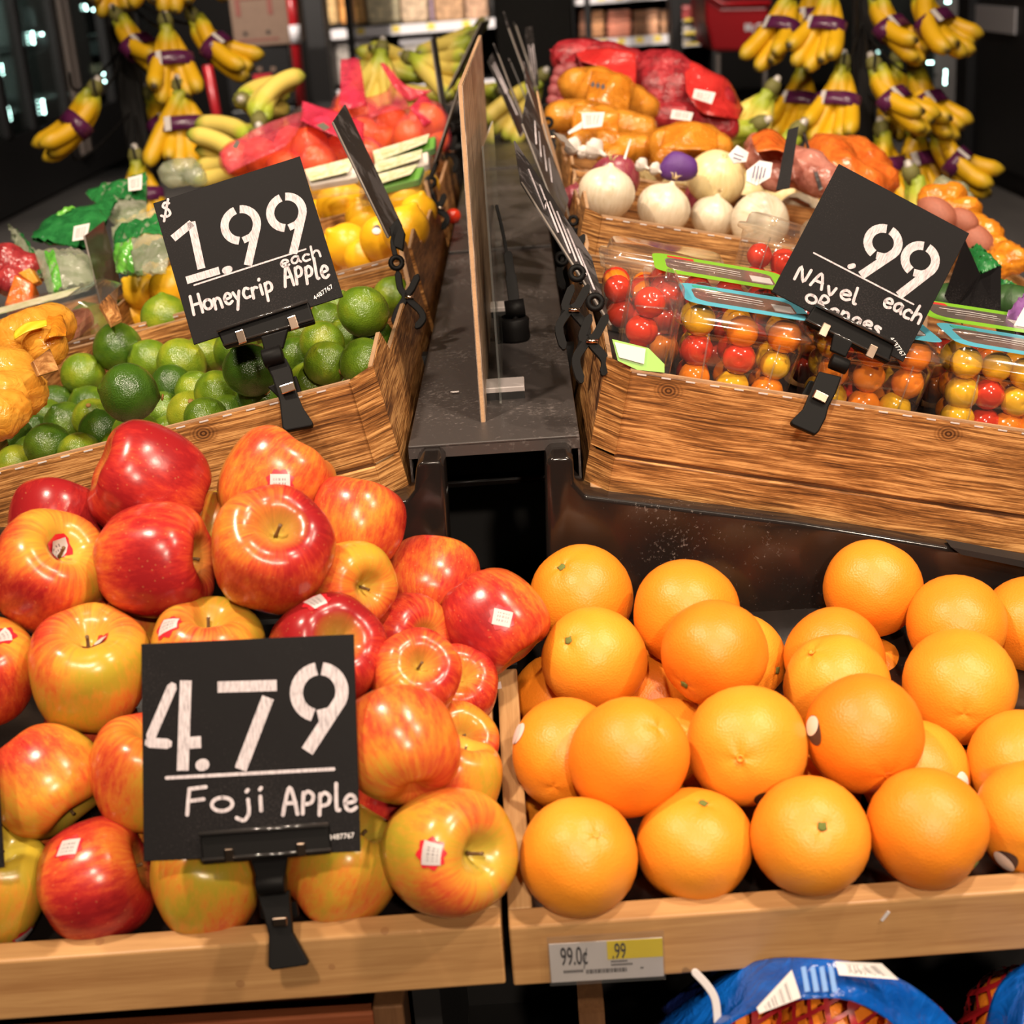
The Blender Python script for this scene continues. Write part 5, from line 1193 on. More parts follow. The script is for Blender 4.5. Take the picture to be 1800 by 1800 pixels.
# cards fanned along the right crates
quad_sign([(905, 247, 1.56), (917, 321, 1.44), (1074, 572, 1.34), (1040, 452, 1.46)], 'nearest black price card leaning over the strip, chalk marks on its face', [[(.3, .15), (.75, .3), (.4, .36)], [(.25, .3), (.8, .45)], [(.3, .42), (.85, .58)], [(.35, .55), (.8, .66)], [(.3, .64), (.75, .78)], [(.25, .52), (.6, .62)], [(.4, .75), (.8, .86)]])
quad_sign([(928, 160, 1.98), (918, 218, 1.86), (987, 398, 1.82), (1000, 350, 1.95)], 'black price card with chalk strokes behind the nearest one', [[(.3, .2), (.7, .3)], [(.3, .3), (.7, .42)], [(.35, .42), (.7, .56)], [(.3, .55), (.65, .68)]])
quad_sign([(945, 160, 2.10), (955, 218, 2.02), (1003, 390, 1.98), (985, 300, 2.06)], 'tan-backed price card beside the onion crate', mat='kraft')
quad_sign([(922, 108, 2.2), (925, 148, 2.1), (985, 330, 2.05), (975, 260, 2.15)], 'third dark price card in the fan by the onions')
quad_sign([(886, 20, 2.7), (894, 50, 2.6), (945, 190, 2.55), (935, 150, 2.65)], 'tall thin price card rising highest against the black column')
quad_sign([(903, 38, 2.9), (907, 45, 2.8), (948, 170, 2.78), (940, 140, 2.85)], 'thin price card just behind the highest one')
quad_sign([(924, 48, 2.9), (936, 46, 2.92), (948, 150, 2.9), (932, 154, 2.88)], 'upright price card with chalk writing near the red net bags', [[(.2, .3), (.3, .85)], [(.5, .35), (.55, .9)], [(.75, .3), (.8, .8)]])
quad_sign([(868, 75, 2.5), (876, 96, 2.38), (938, 262, 2.25), (925, 215, 2.4)], 'long price card leaning left over the far strip')
quad_sign([(858, 108, 2.6), (866, 92, 2.7), (925, 225, 2.5), (915, 240, 2.4)], 'leftmost price card in the right-hand fan', [[(.3, .1), (.4, .5)], [(.6, .1), (.7, .5)], [(.5, .3), (.6, .8)]])
quad_sign([(893, 103, 2.5), (897, 110, 2.45), (930, 190, 2.4), (924, 175, 2.44)], 'short dark price card in the middle of the fan')
for i, (x, y, d, lab) in enumerate(((985, 545, 1.36, 'black spring clip on the near tomato crate wall, middle of three'), (1015, 600, 1.28, 'nearest black spring clip at the front corner of the tomato crate'), (985, 450, 1.60, 'black spring clip at the back of the tomato crate wall'))):
    k = 1.35 / d * 1.05
    spring_clip(lab, (x + 28 * k, y - 62 * k) if i != 2 else (x + 2, y + 5), [[(x + 20*k, y - 40*k), (x + 8*k, y - 8*k), (x + 14*k, y), (x - 2*k, y + 28*k), (x + 6*k, y + 62*k)], [(x + 46*k, y - 40*k), (x + 30*k, y - 10*k), (x + 22*k, y), (x + 44*k, y + 28*k), (x + 42*k, y + 50*k)]], d, .012, sc=1.15 * k, rr=15 * k)
for (x, y, d, lab) in ((963, 215, 2.35, 'far black spring clip beside the yellow bags'), (960, 192, 2.6, 'farthest black spring clip beside the yellow bags'), (1008, 388, 1.9, 'small black clip on the onion crate corner')):
    spring_clip(lab, (x, y), [[(x, y + 12), (x + 2, y + 26), (x - 5, y + 44)], [(x + 10, y + 14), (x + 4, y + 26), (x + 12, y + 44)]], d, .010, sc=.8, rr=10)
quad_sign([(1385, 228, 1.93), (1404, 222, 1.93), (1388, 330, 1.90), (1364, 334, 1.90)], 'upright dark price card among the onions and pink bag', mat='board')
quad_sign([(1411, 230, 2.2), (1416, 236, 2.2), (1446, 330, 2.1), (1440, 335, 2.1)], 'thin edge-on price card behind the tilted black sign')
quad_sign([(1695, 420, 1.66), (1722, 482, 1.60), (1690, 570, 1.58), (1660, 520, 1.63)], 'dark card half hidden behind the right corner of the tilted sign', mat='board')
quad_sign([(1722, 483, 1.60), (1760, 466, 1.62), (1759, 562, 1.60), (1676, 545, 1.58)], 'plain black card standing beside the cucumbers', mat='board')
# shelf-edge price label on the oak rail
tl = root('shelf_label', frame(PP(1066, 1686, RO, np.array([0, 1.0, 0])) - np.array([0, .0006, 0]), (1, 0, 0), (0, 0, 1), (0, -1, 0)), 'white and yellow shelf price label reading 99.0 cents on the oak rail', 'label')
k = .99 / FPX
k2 = 1.28
obj('paper', g_box((-101*k, -32*k*k2, 0), (101*k, 32*k*k2, .0008)), M['label_white'], tl, False)
obj('yellow_field', g_box((2*k, 2*k, .0008), (101*k, 32*k*k2, .0011)), plain('price_yellow', (.80, .60, .02), .4), tl, False)
obj('plastic_sleeve', g_box((-104*k, -46*k, .0014), (104*k, 58*k, .0018)), M['clear'], tl, False)
def text(body, x, y, size, parent, mat, z=.0012, sx=1.0):
    cu = bpy.data.curves.new('t', 'FONT'); cu.body = body; cu.size = size; cu.align_x = 'LEFT'; cu.align_y = 'CENTER'; cu.offset = size * .012
    o = bpy.data.objects.new('tmp', cu); me = bpy.data.meshes.new_from_object(o); bpy.data.objects.remove(o)
    return put('printed_text', me, mat, parent, TR((x, y, z)) @ Matrix.Diagonal((sx, 1, 1, 1)))
M['ink'] = plain('black_ink', (.03, .025, .03), .6)
text('99.0¢', -82*k, 12*k, 54*k, tl, M['ink'], sx=.42); text('.99', 10*k, 18*k, 46*k, tl, M['ink'], .0013, sx=.46)
text('PER LB', -80*k, -12*k, 9*k, tl, M['ink']) if False else None
for (x, y, wd, h) in [(-78, -22, 36, 6), (8, -5, 30, 4), (8, -12, 40, 4), (60, -22, 8, 4)]:
    b = MB()
    for j in range(int(wd / 3)): b.add(g_box(((x + j*3)*k, y*k, .0008), ((x + j*3 + 2)*k, (y + h)*k, .001)))
    obj('small_print', b, M['ink'], tl, False)
b = MB(); xx = -38
for j in range(26): ww = [1, 2, 1, 3, 1.5][j % 5]; b.add(g_box((xx*k, -26*k, .0008), ((xx + ww)*k, -17*k, .001))); xx += ww + 1.2
obj('barcode', b, M['ink'], tl, False)
o = slab('paper_scrap', [(x_, y_, depth(PP(x_, y_, RO - np.array([0, .0012, 0]), unit(np.cross(bu, [0, 0, 1]))))) for x_, y_ in ((1548, 1618), (1560, 1602), (1565, 1604), (1552, 1620))], .001, M['label_white']); tag(o, 'tiny white paper fleck stuck on the right oak rail', 'paper')
o = slab('paper_scrap', [(862, 1203, 1.17), (880, 1198, 1.17), (882, 1210, 1.17), (863, 1214, 1.17)], .001, M['smallprint']); tag(o, 'small white printed scrap behind the oak side rail', 'paper')
# ------------------------------------------------------------------ clamshell boxes of cherry tomatoes
def rrect(w, d, r, n=4):
    pts = []
    for cx, cy, a0 in ((w - r, d - r, 0), (-w + r, d - r, pi/2), (-w + r, -d + r, pi), (w - r, -d + r, 1.5*pi)):
        pts += [(cx + r * cos(a0 + pi/2 * k / n), cy + r * sin(a0 + pi/2 * k / n)) for k in range(n + 1)]
    return pts
def g_loft(rings, cap0=True, cap1=True):
    v = [p for r in rings for p in r]; n = len(rings[0]); f = []
    for i in range(len(rings) - 1):
        for k in range(n): f.append((i*n + k, i*n + (k+1) % n, (i+1)*n + (k+1) % n, (i+1)*n + k))
    if cap0: f.append(tuple(range(n))[::-1])
    if cap1: f.append(tuple((len(rings)-1)*n + k for k in range(n)))
    return v, f
def clamshell(m, w, d, h, label, lab_col, toms, tom_label, tom_group, seed=0, lidh=.016, layers=3, sleeve=True, cols=('red', 'orange', 'yellow'), rows_back=3, R=.0148, full=False):
    r = root('clamshell_box', m, label, 'container'); W, D = w / 2, d / 2
    R3 = lambda s, z, e=0: [(x, y, z) for x, y in rrect(W * s + e, D * s + e, .016)]
    hb = h - lidh
    obj('tub', g_loft([R3(.84, 0), R3(.86, .002), R3(.97, hb * .8), R3(.985, hb - .004), R3(1.0, hb - .003, .004), R3(1.0, hb, .005)], True, False), M['clear'], r)
    obj('lid', g_loft([R3(1.0, hb + .0008, .005), R3(1.0, hb + .003, .004), R3(.96, hb + .004), R3(.94, h - .003), R3(.90, h)], False, True), M['clear'], r)
    for sx in (-1, 1): obj('rib', g_tube([(sx * W * .5, -D * .86, .004), (sx * W * .55, -D * .985, hb * .9)], .0009, 5), M['clear_thick'], r)
    if lab_col:
        # printed film lid: coloured border with a clear window
        o_ = [(x, y) for x, y in rrect(W * .985, D * .985, .016)]; i_ = [(x, y) for x, y in rrect(W * .80, D * .62, .014)]
        n = len(o_); v = [(x, y, h + .0008) for x, y in o_] + [(x, y, h + .0008) for x, y in i_]
        lb = obj('label_film', (v, [(k, (k+1) % n, n + (k+1) % n, n + k) for k in range(n)]), M[lab_col], r, False)
        obj('window_film', ([(x, y, h + .0009) for x, y in i_], [tuple(range(n))]), M['win_film'], lb, False)
        obj('barcode_patch', g_box((W * .45, -D * .45, h + .001), (W * .76, D * .1, h + .0014)), M['smallprint'], lb, False)
        for q in range(3): obj('printed_line', g_stroke([(-W * .55 + .004 * q, D * (.25 - .22 * q)), (-W * .1, D * (.28 - .22 * q)), (W * .3, D * (.22 - .22 * q))], .0035 - .001 * q, h + .0013), M['label_white'], lb, False)
        obj('print_patch', g_box((-W * .75, D * .62, h + .001), (-W * .35, D * .82, h + .0012)), M['label_red'] if lab_col == 'label_green' else M['label_teal'], lb, False)
    g = random.Random(seed); k = 0; st = 2 * R * .98; nx = int((w * .93) / st + .35)
    for L in range(layers):
        for j in range(rows_back if L < layers - 1 or not full else 9):
            y = -D * (.90 + .06 * L / layers) + R + .001 + j * st * .95
            if y > D * .85 - R: break
            for i in range(nx + (0 if (L + j) % 2 else 0)):
                s = .86 + .12 * (L / max(1, layers - 1))
                x = (-W * s + R + .002) + i * (2 * W * s - 2 * R - .004) / max(1, nx - 1) + g.uniform(-.002, .002); z = R * .9 + .002 + L * st * .86 + g.uniform(-.002, .002)
                if z + R > h: continue
                c = toms[g.randrange(len(toms))]
                o = put('cherry_tomato', TOM[c], None); rr = R * g.uniform(.90, 1.03)
                o.matrix_world = m @ TR((x, y + g.uniform(0, .003), z), g.uniform(0, 6), g.uniform(0, 6), 0) @ Matrix.Scale(rr, 4)
                tag(o, c + ' cherry tomato ' + tom_label, 'tomato', c + ' ' + tom_group)
    return r
M['win_film'] = film('printed_window_film', (.62, .50, .46), .22, .18, gloss=.3)
def on_crate(px, py, n, B, u, nn, rz=0, tilt=0, roll=0):
    p = PP(px, py, B + nn * n, nn); return frame(p, u, (0, 1, 0), nn) @ TR((0, 0, 0), tilt, roll, rz)
mix3 = ['yellow', 'orange', 'red', 'orange', 'yellow', 'yellow', 'red', 'orange']; reds = ['red', 'red', 'red', 'orange']
W0, D0, H0 = .112, .092, .074
def crate_at(px, v, n, B, u, nn):
    lo, hi = -.1, .9
    for _ in range(40):
        mid = (lo + hi) / 2; c = MC @ (B + u * mid + np.array([0, v, 0]) + nn * n - CAM)
        if 900 + FPX * c[0] / -c[2] < px: lo = mid
        else: hi = mid
    return B + u * lo + np.array([0, v, 0]) + nn * n
def put_shell(px, v, n, rz, w, d, h, *a, **k):
    m = frame(crate_at(px, v, n, BR, uR, nR), uR, (0, 1, 0), nR) @ TR((0, 0, 0), 0, 0, rz) @ Matrix.Translation((0, d / 2, 0)); return clamshell(m, w, d, h, *a, **k)
o = obj('box_insert', g_box((.012, .012, .004), (.393, .50, .088)), M['black_matte'], None, False, frame(BR, uR, (0, 1, 0), nR), .002); tag(o, 'black insert block inside the tomato crate under the boxes', 'insert')
put_shell(1283, .016, .0895, radians(-1), W0, D0, H0 + .010, 'clear box of mixed cherry tomatoes with a blue-edged lid nearest the divider', 'label_blue', mix3, 'in the blue-edged box nearest the divider', 'tomatoes in the nearest blue-edged box', 1)
put_shell(1518, .020, .0895, radians(1), .108, D0, H0 + .008, 'clear box of mixed cherry tomatoes right behind the tilted sign clip', 'label_blue', mix3, 'in the box behind the tilted sign clip', 'tomatoes in the box behind the clip', 2)
put_shell(1752, .018, .0895, radians(-2), W0 + .004, D0, H0 + .010, 'clear box of golden cherry tomatoes with a blue lid at the right edge', 'label_blue', ['yellow', 'orange', 'yellow', 'orange', 'red'], 'in the blue-lidded box at the right edge', 'tomatoes in the right edge box', 3)
# lower layer of boxes the visible ones stand on
def plain_shell(px, py, n, rz, w, d, h, label, col, t, tl, tg, seed, **k): return put_shell(px, py, n, rz, w, d, h, label, col, t, tl, tg, seed, **k)
plain_shell(1238, .120, .0895, radians(-3), .128, .10, .088, 'clear box with a lime-green lid behind the nearest blue-edged box', 'label_green', reds, 'in the lime-green lidded box behind the nearest box', 'tomatoes in the green lidded box', 4, layers=3)
plain_shell(1152, .235, .0895, radians(-2), .125, .10, .082, 'clear plain-lidded box of red tomatoes at the back left of the crate', None, reds, 'in the plain-lidded box at the back left', 'tomatoes in the back left box', 5, layers=2)
plain_shell(1712, .122, .0895, radians(2), .128, .10, .084, 'clear box with a lime-green lid at the right behind the tilted sign', 'label_green', reds, 'in the green-lidded box behind the tilted sign', 'tomatoes in the right green lidded box', 6, layers=2)
plain_shell(1470, .124, .0895, radians(1), .105, .10, .080, 'clear box of red tomatoes hidden behind the tilted sign', 'label_blue', reds, 'in the box hidden behind the tilted sign', 'tomatoes in the hidden box', 7, layers=3)
# box standing on end beside the divider-side wall, and one tipped up at the back
m = frame(crate_at(1102, .050, .0895, BR, uR, nR), uR, (0, 1, 0), nR) @ TR((-.012, .0, .050), 0, radians(90), 0)
clamshell(m, .095, .060, .044, 'clear box of red tomatoes standing on end by the crate wall', None, reds, 'in the box standing on end', 'tomatoes in the box standing on end', 8, layers=2, lidh=.010)
o = slab('box_label', [(1080, 601, 1.262), (1135, 613, 1.262), (1132, 640, 1.262), (1088, 628, 1.262)], .0008, M['smallprint']); tag(o, 'white printed label on the box standing on end', 'label'); 
slab('label_border', [(1076, 596, 1.264), (1140, 612, 1.264), (1168, 640, 1.264), (1168, 655, 1.264), (1120, 650, 1.264), (1086, 634, 1.264)], .0006, M['label_green'], o)
pF = P(1340, 460, 1.60); m = frame(pF, unit(uR + np.array([0, .2, 0])), unit(np.cross(nR, unit(uR + np.array([0, .2, 0])))), nR) @ TR((0, 0, -.035), radians(-8), radians(10), 0)
clamshell(m, .062, .060, .082, 'clear box tipped upright with a few red tomatoes, left of the tilted sign', None, ['red', 'orange'], 'in the upright tipped box left of the tilted sign', 'tomatoes in the tipped box', 9, layers=2, rows_back=2)

# ------------------------------------------------------------------ onions
onion_prof = [(0, -.90), (.12, -.90), (.34, -.84), (.66, -.66), (.90, -.34), (1.0, .02), (.93, .38), (.70, .68), (.40, .84), (.20, .92), (.11, .99), (.08, 1.05), (0, 1.06)]
ONION = Fruit(onion_prof, 28, 2, .01, 6, .3, .03); ON_ME = {}
for k in ('white_onion', 'yellow_onion', 'red_onion'):
    ON_ME[k] = ONION.mesh('onion'); ON_ME[k].materials.append(M[k])
g = random.Random(3); b = MB()
for i in range(9):
    a = g.uniform(0, 6.28); l = g.uniform(.2, .5); b.add(g_tube([(.06*cos(a), .06*sin(a), 1.15), (.12*cos(a), .12*sin(a), 1.25 + .1*l), (.35*l*cos(a+.5) + .1*cos(a), .35*l*sin(a+.5) + .1*sin(a), 1.22 + l*.35)], [.03, .022, .006], 5))
HUSK_ME = mesh('dry_neck', b); HUSK_ME.materials.append(M['husk'])
b = MB()
for i in range(8):
    a = i * .8; b.add(g_tube([(.05*cos(a), .05*sin(a), -.88), (.12*cos(a), .12*sin(a), -.98)], [.02, .006], 4))
ROOT_ME = mesh('root_tuft', b); ROOT_ME.materials.append(M['husk'])
for x, y, r, kind, h, ax, lab in [
 (1066, 340, 50, 'white_onion', .11, (.15, .95, .25), 'large white onion with a torn papery neck nearest the divider'), (1166, 368, 48, 'white_onion', .092, (.3, .85, .3), 'white onion second from the divider'), (1253, 383, 40, 'white_onion', .085, (.2, .9, .3), 'small white onion in the middle of the row'),
 (1337, 390, 52, 'white_onion', .098, (-.3, .2, -.9), 'big smooth white onion right of the small one'), (1408, 378, 42, 'white_onion', .095, (.3, .8, .4), 'white onion half behind the tilted black sign'), (1432, 408, 42, 'white_onion', .075, (.3, .8, .4), 'white onion at the lower edge of the tilted sign'),
 (1259, 313, 52, 'yellow_onion', .135, (-.2, -.6, -.7), 'large pale yellow onion at the back of the crate'), (1080, 318, 46, 'red_onion', .108, (-.2, .8, -.4), 'red onion behind the large white one'), (1234, 350, 36, 'red_onion', .10, (.8, .2, .5), 'red onion between the white and yellow ones'), (1012, 348, 26, 'red_onion', .085, (0, 1, 0), 'small red onion peeking at the divider end'),
 (1120, 330, 36, 'yellow_onion', .075, (0, 1, 0), 'shaded yellow onion behind the front row'), (1190, 340, 34, 'yellow_onion', .08, (0, 1, 0), 'shaded pale onion deep between white ones'), (1310, 345, 36, 'yellow_onion', .075, (0, 1, 0), 'shaded pale onion under the big yellow one'), (1380, 350, 36, 'yellow_onion', .07, (0, 1, 0), 'shaded pale onion left of the tilted sign')]:
    p = PP(x, y, on_o + nR * (h - .035 + .02), nR); R = r * depth(p) / FPX
    o = put('onion', ON_ME[kind], None); o.matrix_world = Matrix.Translation(Vector(p)) @ rot_axis(camdir(*ax), x) @ Matrix.Scale(R, 4); tag(o, lab, 'onion', 'loose onions in the crate')
    put('dry_neck', HUSK_ME, None, o); put('root_tuft', ROOT_ME, None, o)

# ------------------------------------------------------------------ bags
ICO = {}
def ico(n):
    if n in ICO: return ICO[n]
    import bmesh
    bm = bmesh.new(); bmesh.ops.create_icosphere(bm, subdivisions=n, radius=1.0); bm.verts.ensure_lookup_table()
    v = np.array([x.co[:] for x in bm.verts]); f = [tuple(q.index for q in p.verts) for p in bm.faces]; nb = [[e.other_vert(x).index for e in x.link_edges] for x in bm.verts]; bm.free()
    ICO[n] = (v, f, nb); return ICO[n]
def lumpy(name, spheres, mat, pad=.004, sub=4, it=3, crumple=.003, seed=0, parent=None):
    """film drawn tight over what it holds: shell around a set of balls"""
    C_ = np.array([s[:3] for s in spheres]); R_ = np.array([s[3] for s in spheres]); c = C_.mean(0)
    ext = np.maximum((np.abs(C_ - c) + R_[:, None]).max(0), 1e-3); D, f, nb = ico(sub); r = np.zeros(len(D)); E = D * ext; E /= np.linalg.norm(E, axis=1)[:, None]
    for ci, ri in zip(C_ - c, R_):
        bq = E @ ci; disc = bq**2 - (ci @ ci) + (ri + pad)**2; ok = disc > 0; t = np.where(ok, bq + np.sqrt(np.maximum(disc, 0)), 0); r = np.maximum(r, t)
    r = np.maximum(r, R_.min() * .6)
    for _ in range(it): r = np.array([max(r[i] * .6, .35 * r[i] + .65 * np.mean(r[nb[i]])) if r[i] < np.mean(r[nb[i]]) else .8 * r[i] + .2 * np.mean(r[nb[i]]) for i in range(len(r))])
    rg = np.random.RandomState(seed); ph = rg.rand(6, 3) * 40
    wob = sum(np.sin(E @ (rg.randn(3) * 18) + ph[k, 0]) for k in range(6)) / 6
    V = E * (r + crumple * wob)[:, None]
    if parent is None: return obj(name, (V, f), mat, None, True, TR(c))
    return obj(name, (to_local(parent, V + c), f), mat, parent)
def px_spheres(L, d=None):
    out = []
    for q in L:
        dd = q[3] if len(q) > 3 else d; p = P(q[0], q[1], dd); out.append((*p, q[2] * dd / FPX))
    return out
def flap(name, pts, mat, parent, thick=.0012, wav=.004, seed=0):
    """loose end of film: a thin wavy sheet through measured points (two edges)"""
    A, B = pts; n = 10; rows = []
    rg = random.Random(seed); ph = rg.uniform(0, 6)
    A = smooth_path([P(*p) for p in A], 5); B = smooth_path([P(*p) for p in B], 5); v = []; f = []; m = min(len(A), len(B)); nn = camdir(0, 0, 1)
    for i in range(m):
        for k in range(n): t = k / (n - 1); v.append(A[i] * (1 - t) + B[i] * t + nn * wav * sin(ph + i * .9 + k * .7))
    for i in range(m - 1):
        for k in range(n - 1): f.append((i*n + k, i*n + k + 1, (i+1)*n + k + 1, (i+1)*n + k))
    o = obj(name, (to_local(parent, v), f), mat, parent)
    s = o.modifiers.new('thick', 'SOLIDIFY'); s.thickness = thick; return o
def mat_bag(name, col, dark, alpha=.72, rough=.22, scale=30, tint=None, bump=.9):
    t = NT(name); co = t.coord(); k = t.noise(co, scale, 4, .6, 1.0)
    d = t.bsdf(Base_Color=t.mix(t.ramp(k, [(.35, 0.0), (.65, 1.0)]), dark, col), Roughness=rough, Specular_IOR_Level=.6)
    t.set(d, 'Normal', t.bump(t.noise(co, scale * 1.6, 3, .6, .8), bump, .004)); tr = t.n('BsdfTransparent', {'Color': tint or col})
    return t.done(t.n('MixShader', {0: alpha, 1: tr, 2: d}))
M['pink_film'] = mat_bag('pink_bag_film', (.80, .16, .22), (.55, .05, .10), .26, tint=(1, .86, .80))
M['pink_solid'] = mat_bag('pink_bag_print', (.72, .06, .13), (.52, .03, .07), .55, tint=(1, .6, .6))
M['red_net'] = mat_bag('red_net_bag', (.48, .030, .040), (.20, .010, .016), .80, .30, 55)
M['red_film'] = mat_bag('red_bag_print', (.58, .035, .030), (.45, .02, .02), .94)
M['amber_film'] = mat_bag('amber_bag_film', (.70, .30, .035), (.50, .18, .015), .50, tint=(1, .80, .45))
M['orange_film'] = mat_bag('orange_bag_film', (.78, .20, .03), (.55, .10, .015), .80)
M['orange_film2'] = mat_bag('gold_bag_film', (.74, .28, .02), (.52, .15, .012), .90)
M['rose_film'] = mat_bag('rose_bag_film', (.62, .26, .20), (.34, .10, .07), .65)
M['green_film'] = mat_bag('green_print_film', (.025, .19, .045), (.012, .10, .025), .95)
M['lime_film'] = mat_bag('bright_green_print', (.14, .42, .05), (.06, .26, .03), .95)
M['clear_bag'] = mat_bag('clear_salad_film', (.50, .50, .40), (.26, .30, .18), .42, tint=(.95, 1, .92), bump=.6)
M['yellow_film'] = mat_bag('yellow_bag_film', (.86, .44, .06), (.72, .30, .03), .70)
M['blue_film'] = mat_bag('blue_bag_print', (.004, .11, .50), (.003, .065, .33), .97)
M['navy_film'] = mat_bag('navy_bag_print', (.010, .022, .12), (.006, .012, .07), .97)
M['red_bagfilm'] = mat_bag('crimson_bag_film', (.42, .045, .045), (.20, .015, .02), .9)
M['purple'] = plain('purple_wrap', (.085, .02, .16), .6, bump=.5, bscale=80)
M['potato'] = plain('yellow_potato_skin', (.72, .44, .14), .55, bump=.3, bscale=60, var=.2)
M['red_potato'] = plain('red_potato_skin', (.26, .05, .055), .5, bump=.3, bscale=60, var=.25)
M['sweet'] = plain('sweet_potato_skin', (.30, .09, .05), .55, bump=.4, bscale=60, var=.25)
M['garlic'] = plain('garlic_paper', (.58, .51, .46), .5, bump=.3, bscale=90)
M['cuke'] = plain('cucumber_skin', (.03, .075, .02), .4, bump=.6, bscale=120, var=.5)
M['leaf'] = plain('salad_leaf', (.10, .28, .03), .6, bump=.5, bscale=60, var=.5)
M['net_red'] = mat_net('red_knit_net', (.34, .010, .014), 190, .84)
def ball(name, me, mat, x, y, r, d, label, cat, group=None, ax=(0, 1, 0), col=None, sc=(1, 1, 1)):
    p = P(x, y, d); o = put(name, me, mat); o.matrix_world = Matrix.Translation(Vector(p)) @ rot_axis(camdir(*ax), x * .37) @ Matrix.Diagonal((*(r * d / FPX * s for s in sc), 1))
    if col is not None: o.color = (col, .5, .5, 1)
    return tag(o, label, cat, group)
MAND_ME = ORANGE_ME[1].copy(); MAND_ME.materials.clear(); MAND_ME.materials.append(M['mandarin'])
POT_ME = {}
for k_, mm in (('potato', 'potato'), ('red', 'red_potato'), ('sweet', 'sweet')):
    POT_ME[k_] = Fruit([(0, -1), (.4, -.92), (.8, -.6), (1, -.1), (.97, .3), (.75, .75), (.35, .97), (0, 1)], 16, 2, .05, 3, .5, .08).mesh('potato'); POT_ME[k_].materials.append(M[mm])
def tagged_bag(o, label, cat='bag', group=None): return tag(o, label, cat, group)
def bar_label(pts, parent, name='barcode_label', mat='barcode'):
    w = [P(*p) for p in pts]; nn = camdir(0, 0, 1) * .0008
    v = [p for p in w] + [p - nn for p in w]; me = mesh(name, (to_local(parent, v), [(0, 1, 2, 3), (7, 6, 5, 4), (0, 4, 5, 1), (1, 5, 6, 2), (2, 6, 7, 3), (3, 7, 4, 0)]), False)
    l = me.uv_layers.new(name='UVMap'); uvs = [(0, 1), (1, 1), (1, 0), (0, 0)] * 2
    for lp in me.loops: l.data[lp.index].uv = uvs[lp.vertex_index]
    return put(name, me, M[mat], parent)
# pink bags of oranges
def fruit_bag(label, balls, bagname, mat, fl=(), kind='mandarin', flabel='', fgroup='', pad=.004, extra=(), seed=0, inner=True, crumple=.003):
    sp = px_spheres(balls); o = lumpy(bagname, sp + px_spheres(extra), M[mat], pad, 4, 3, crumple, seed); tag(o, label, 'bag')
    for i, (A, B, mt) in enumerate(fl): flap('loose_film', (A, B), M[mt], o, seed=seed + i)
    if inner:
        for q in balls:
            me = {'mandarin': MAND_ME, 'potato': POT_ME['potato'], 'red': POT_ME['red'], 'sweet': POT_ME['sweet']}[kind]
            nm = {'mandarin': 'orange', 'potato': 'potato', 'red': 'red_potato', 'sweet': 'sweet_potato'}[kind]
            ball(nm, me, None, q[0], q[1], q[2] * .96, q[3], flabel, nm.replace('_', ' '), fgroup, (.3, .8, .3), .5)
    return o
d1, d2 = 2.45, 2.75
o = fruit_bag('pink printed net bag of oranges above the upper left sign', [(515, 255, 34, d1), (545, 258, 36, d1 - .02), (460, 275, 34, d1), (420, 280, 32, d1 + .03), (560, 285, 34, d1 - .04), (600, 270, 34, d1), (500, 295, 32, d1 - .03), (640, 275, 32, d1)], 'citrus_bag', 'pink_film', [([(385, 268, d1 - .06), (470, 215, d1 - .02), (540, 195, d1)], [(400, 305, d1 - .08), (490, 262, d1 - .10), (520, 235, d1 - .10)], 'pink_film'), ([(532, 178, d1 - .02), (575, 190, d1 - .04), (640, 215, d1 - .02)], [(528, 212, d1 - .07), (575, 232, d1 - .11), (640, 262, d1 - .08)], 'pink_solid')], flabel='orange inside the pink bag above the upper left sign', fgroup='oranges in the near pink bag', seed=2)
slab('leaf_print', [(556, 220, d1 - .13), (568, 215, d1 - .13), (580, 224, d1 - .13), (570, 230, d1 - .13)], .0006, plain('dark_leaf_print', (.05, .05, .02), .5), o)
slab('leaf_print', [(408, 258, d1 - .10), (416, 246, d1 - .10), (422, 250, d1 - .10), (416, 262, d1 - .10)], .0006, plain('dark_leaf_print2', (.05, .05, .03), .5), o)
o = fruit_bag('crumpled pink bag of oranges beside the divider board', [(690, 215, 30, d2), (750, 215, 36, d2 - .03), (680, 245, 30, d2), (720, 240, 32, d2 - .04), (640, 235, 30, d2), (760, 245, 30, d2 - .02)], 'citrus_bag', 'pink_film', [([(640, 170, d2), (680, 160, d2), (690, 120, d2)], [(650, 205, d2 - .08), (690, 195, d2 - .08), (720, 190, d2 - .05)], 'pink_film'), ([(668, 110, d2), (690, 150, d2 - .03), (720, 180, d2 - .03)], [(682, 116, d2), (712, 150, d2 - .03), (760, 160, d2 - .03)], 'pink_solid'), ([(745, 160, d2 - .02), (762, 185, d2 - .04), (770, 210, d2 - .04)], [(720, 190, d2 - .06), (735, 205, d2 - .08), (745, 222, d2 - .09)], 'pink_solid')], flabel='orange inside the pink bag beside the divider board', fgroup='oranges in the pink bag by the divider', seed=5)
o = fruit_bag('pink bag of oranges standing up behind the tilted brown card', [(615, 190, 28, d2 + .12), (600, 215, 28, d2 + .12), (640, 205, 28, d2 + .12)], 'citrus_bag', 'pink_film', [([(600, 105, d2 + .1), (615, 102, d2 + .1), (632, 104, d2 + .1)], [(596, 185, d2 + .02), (618, 190, d2 + .02), (645, 185, d2 + .02)], 'pink_solid')], flabel='orange inside the upright pink bag', fgroup='oranges in the upright pink bag', seed=8)
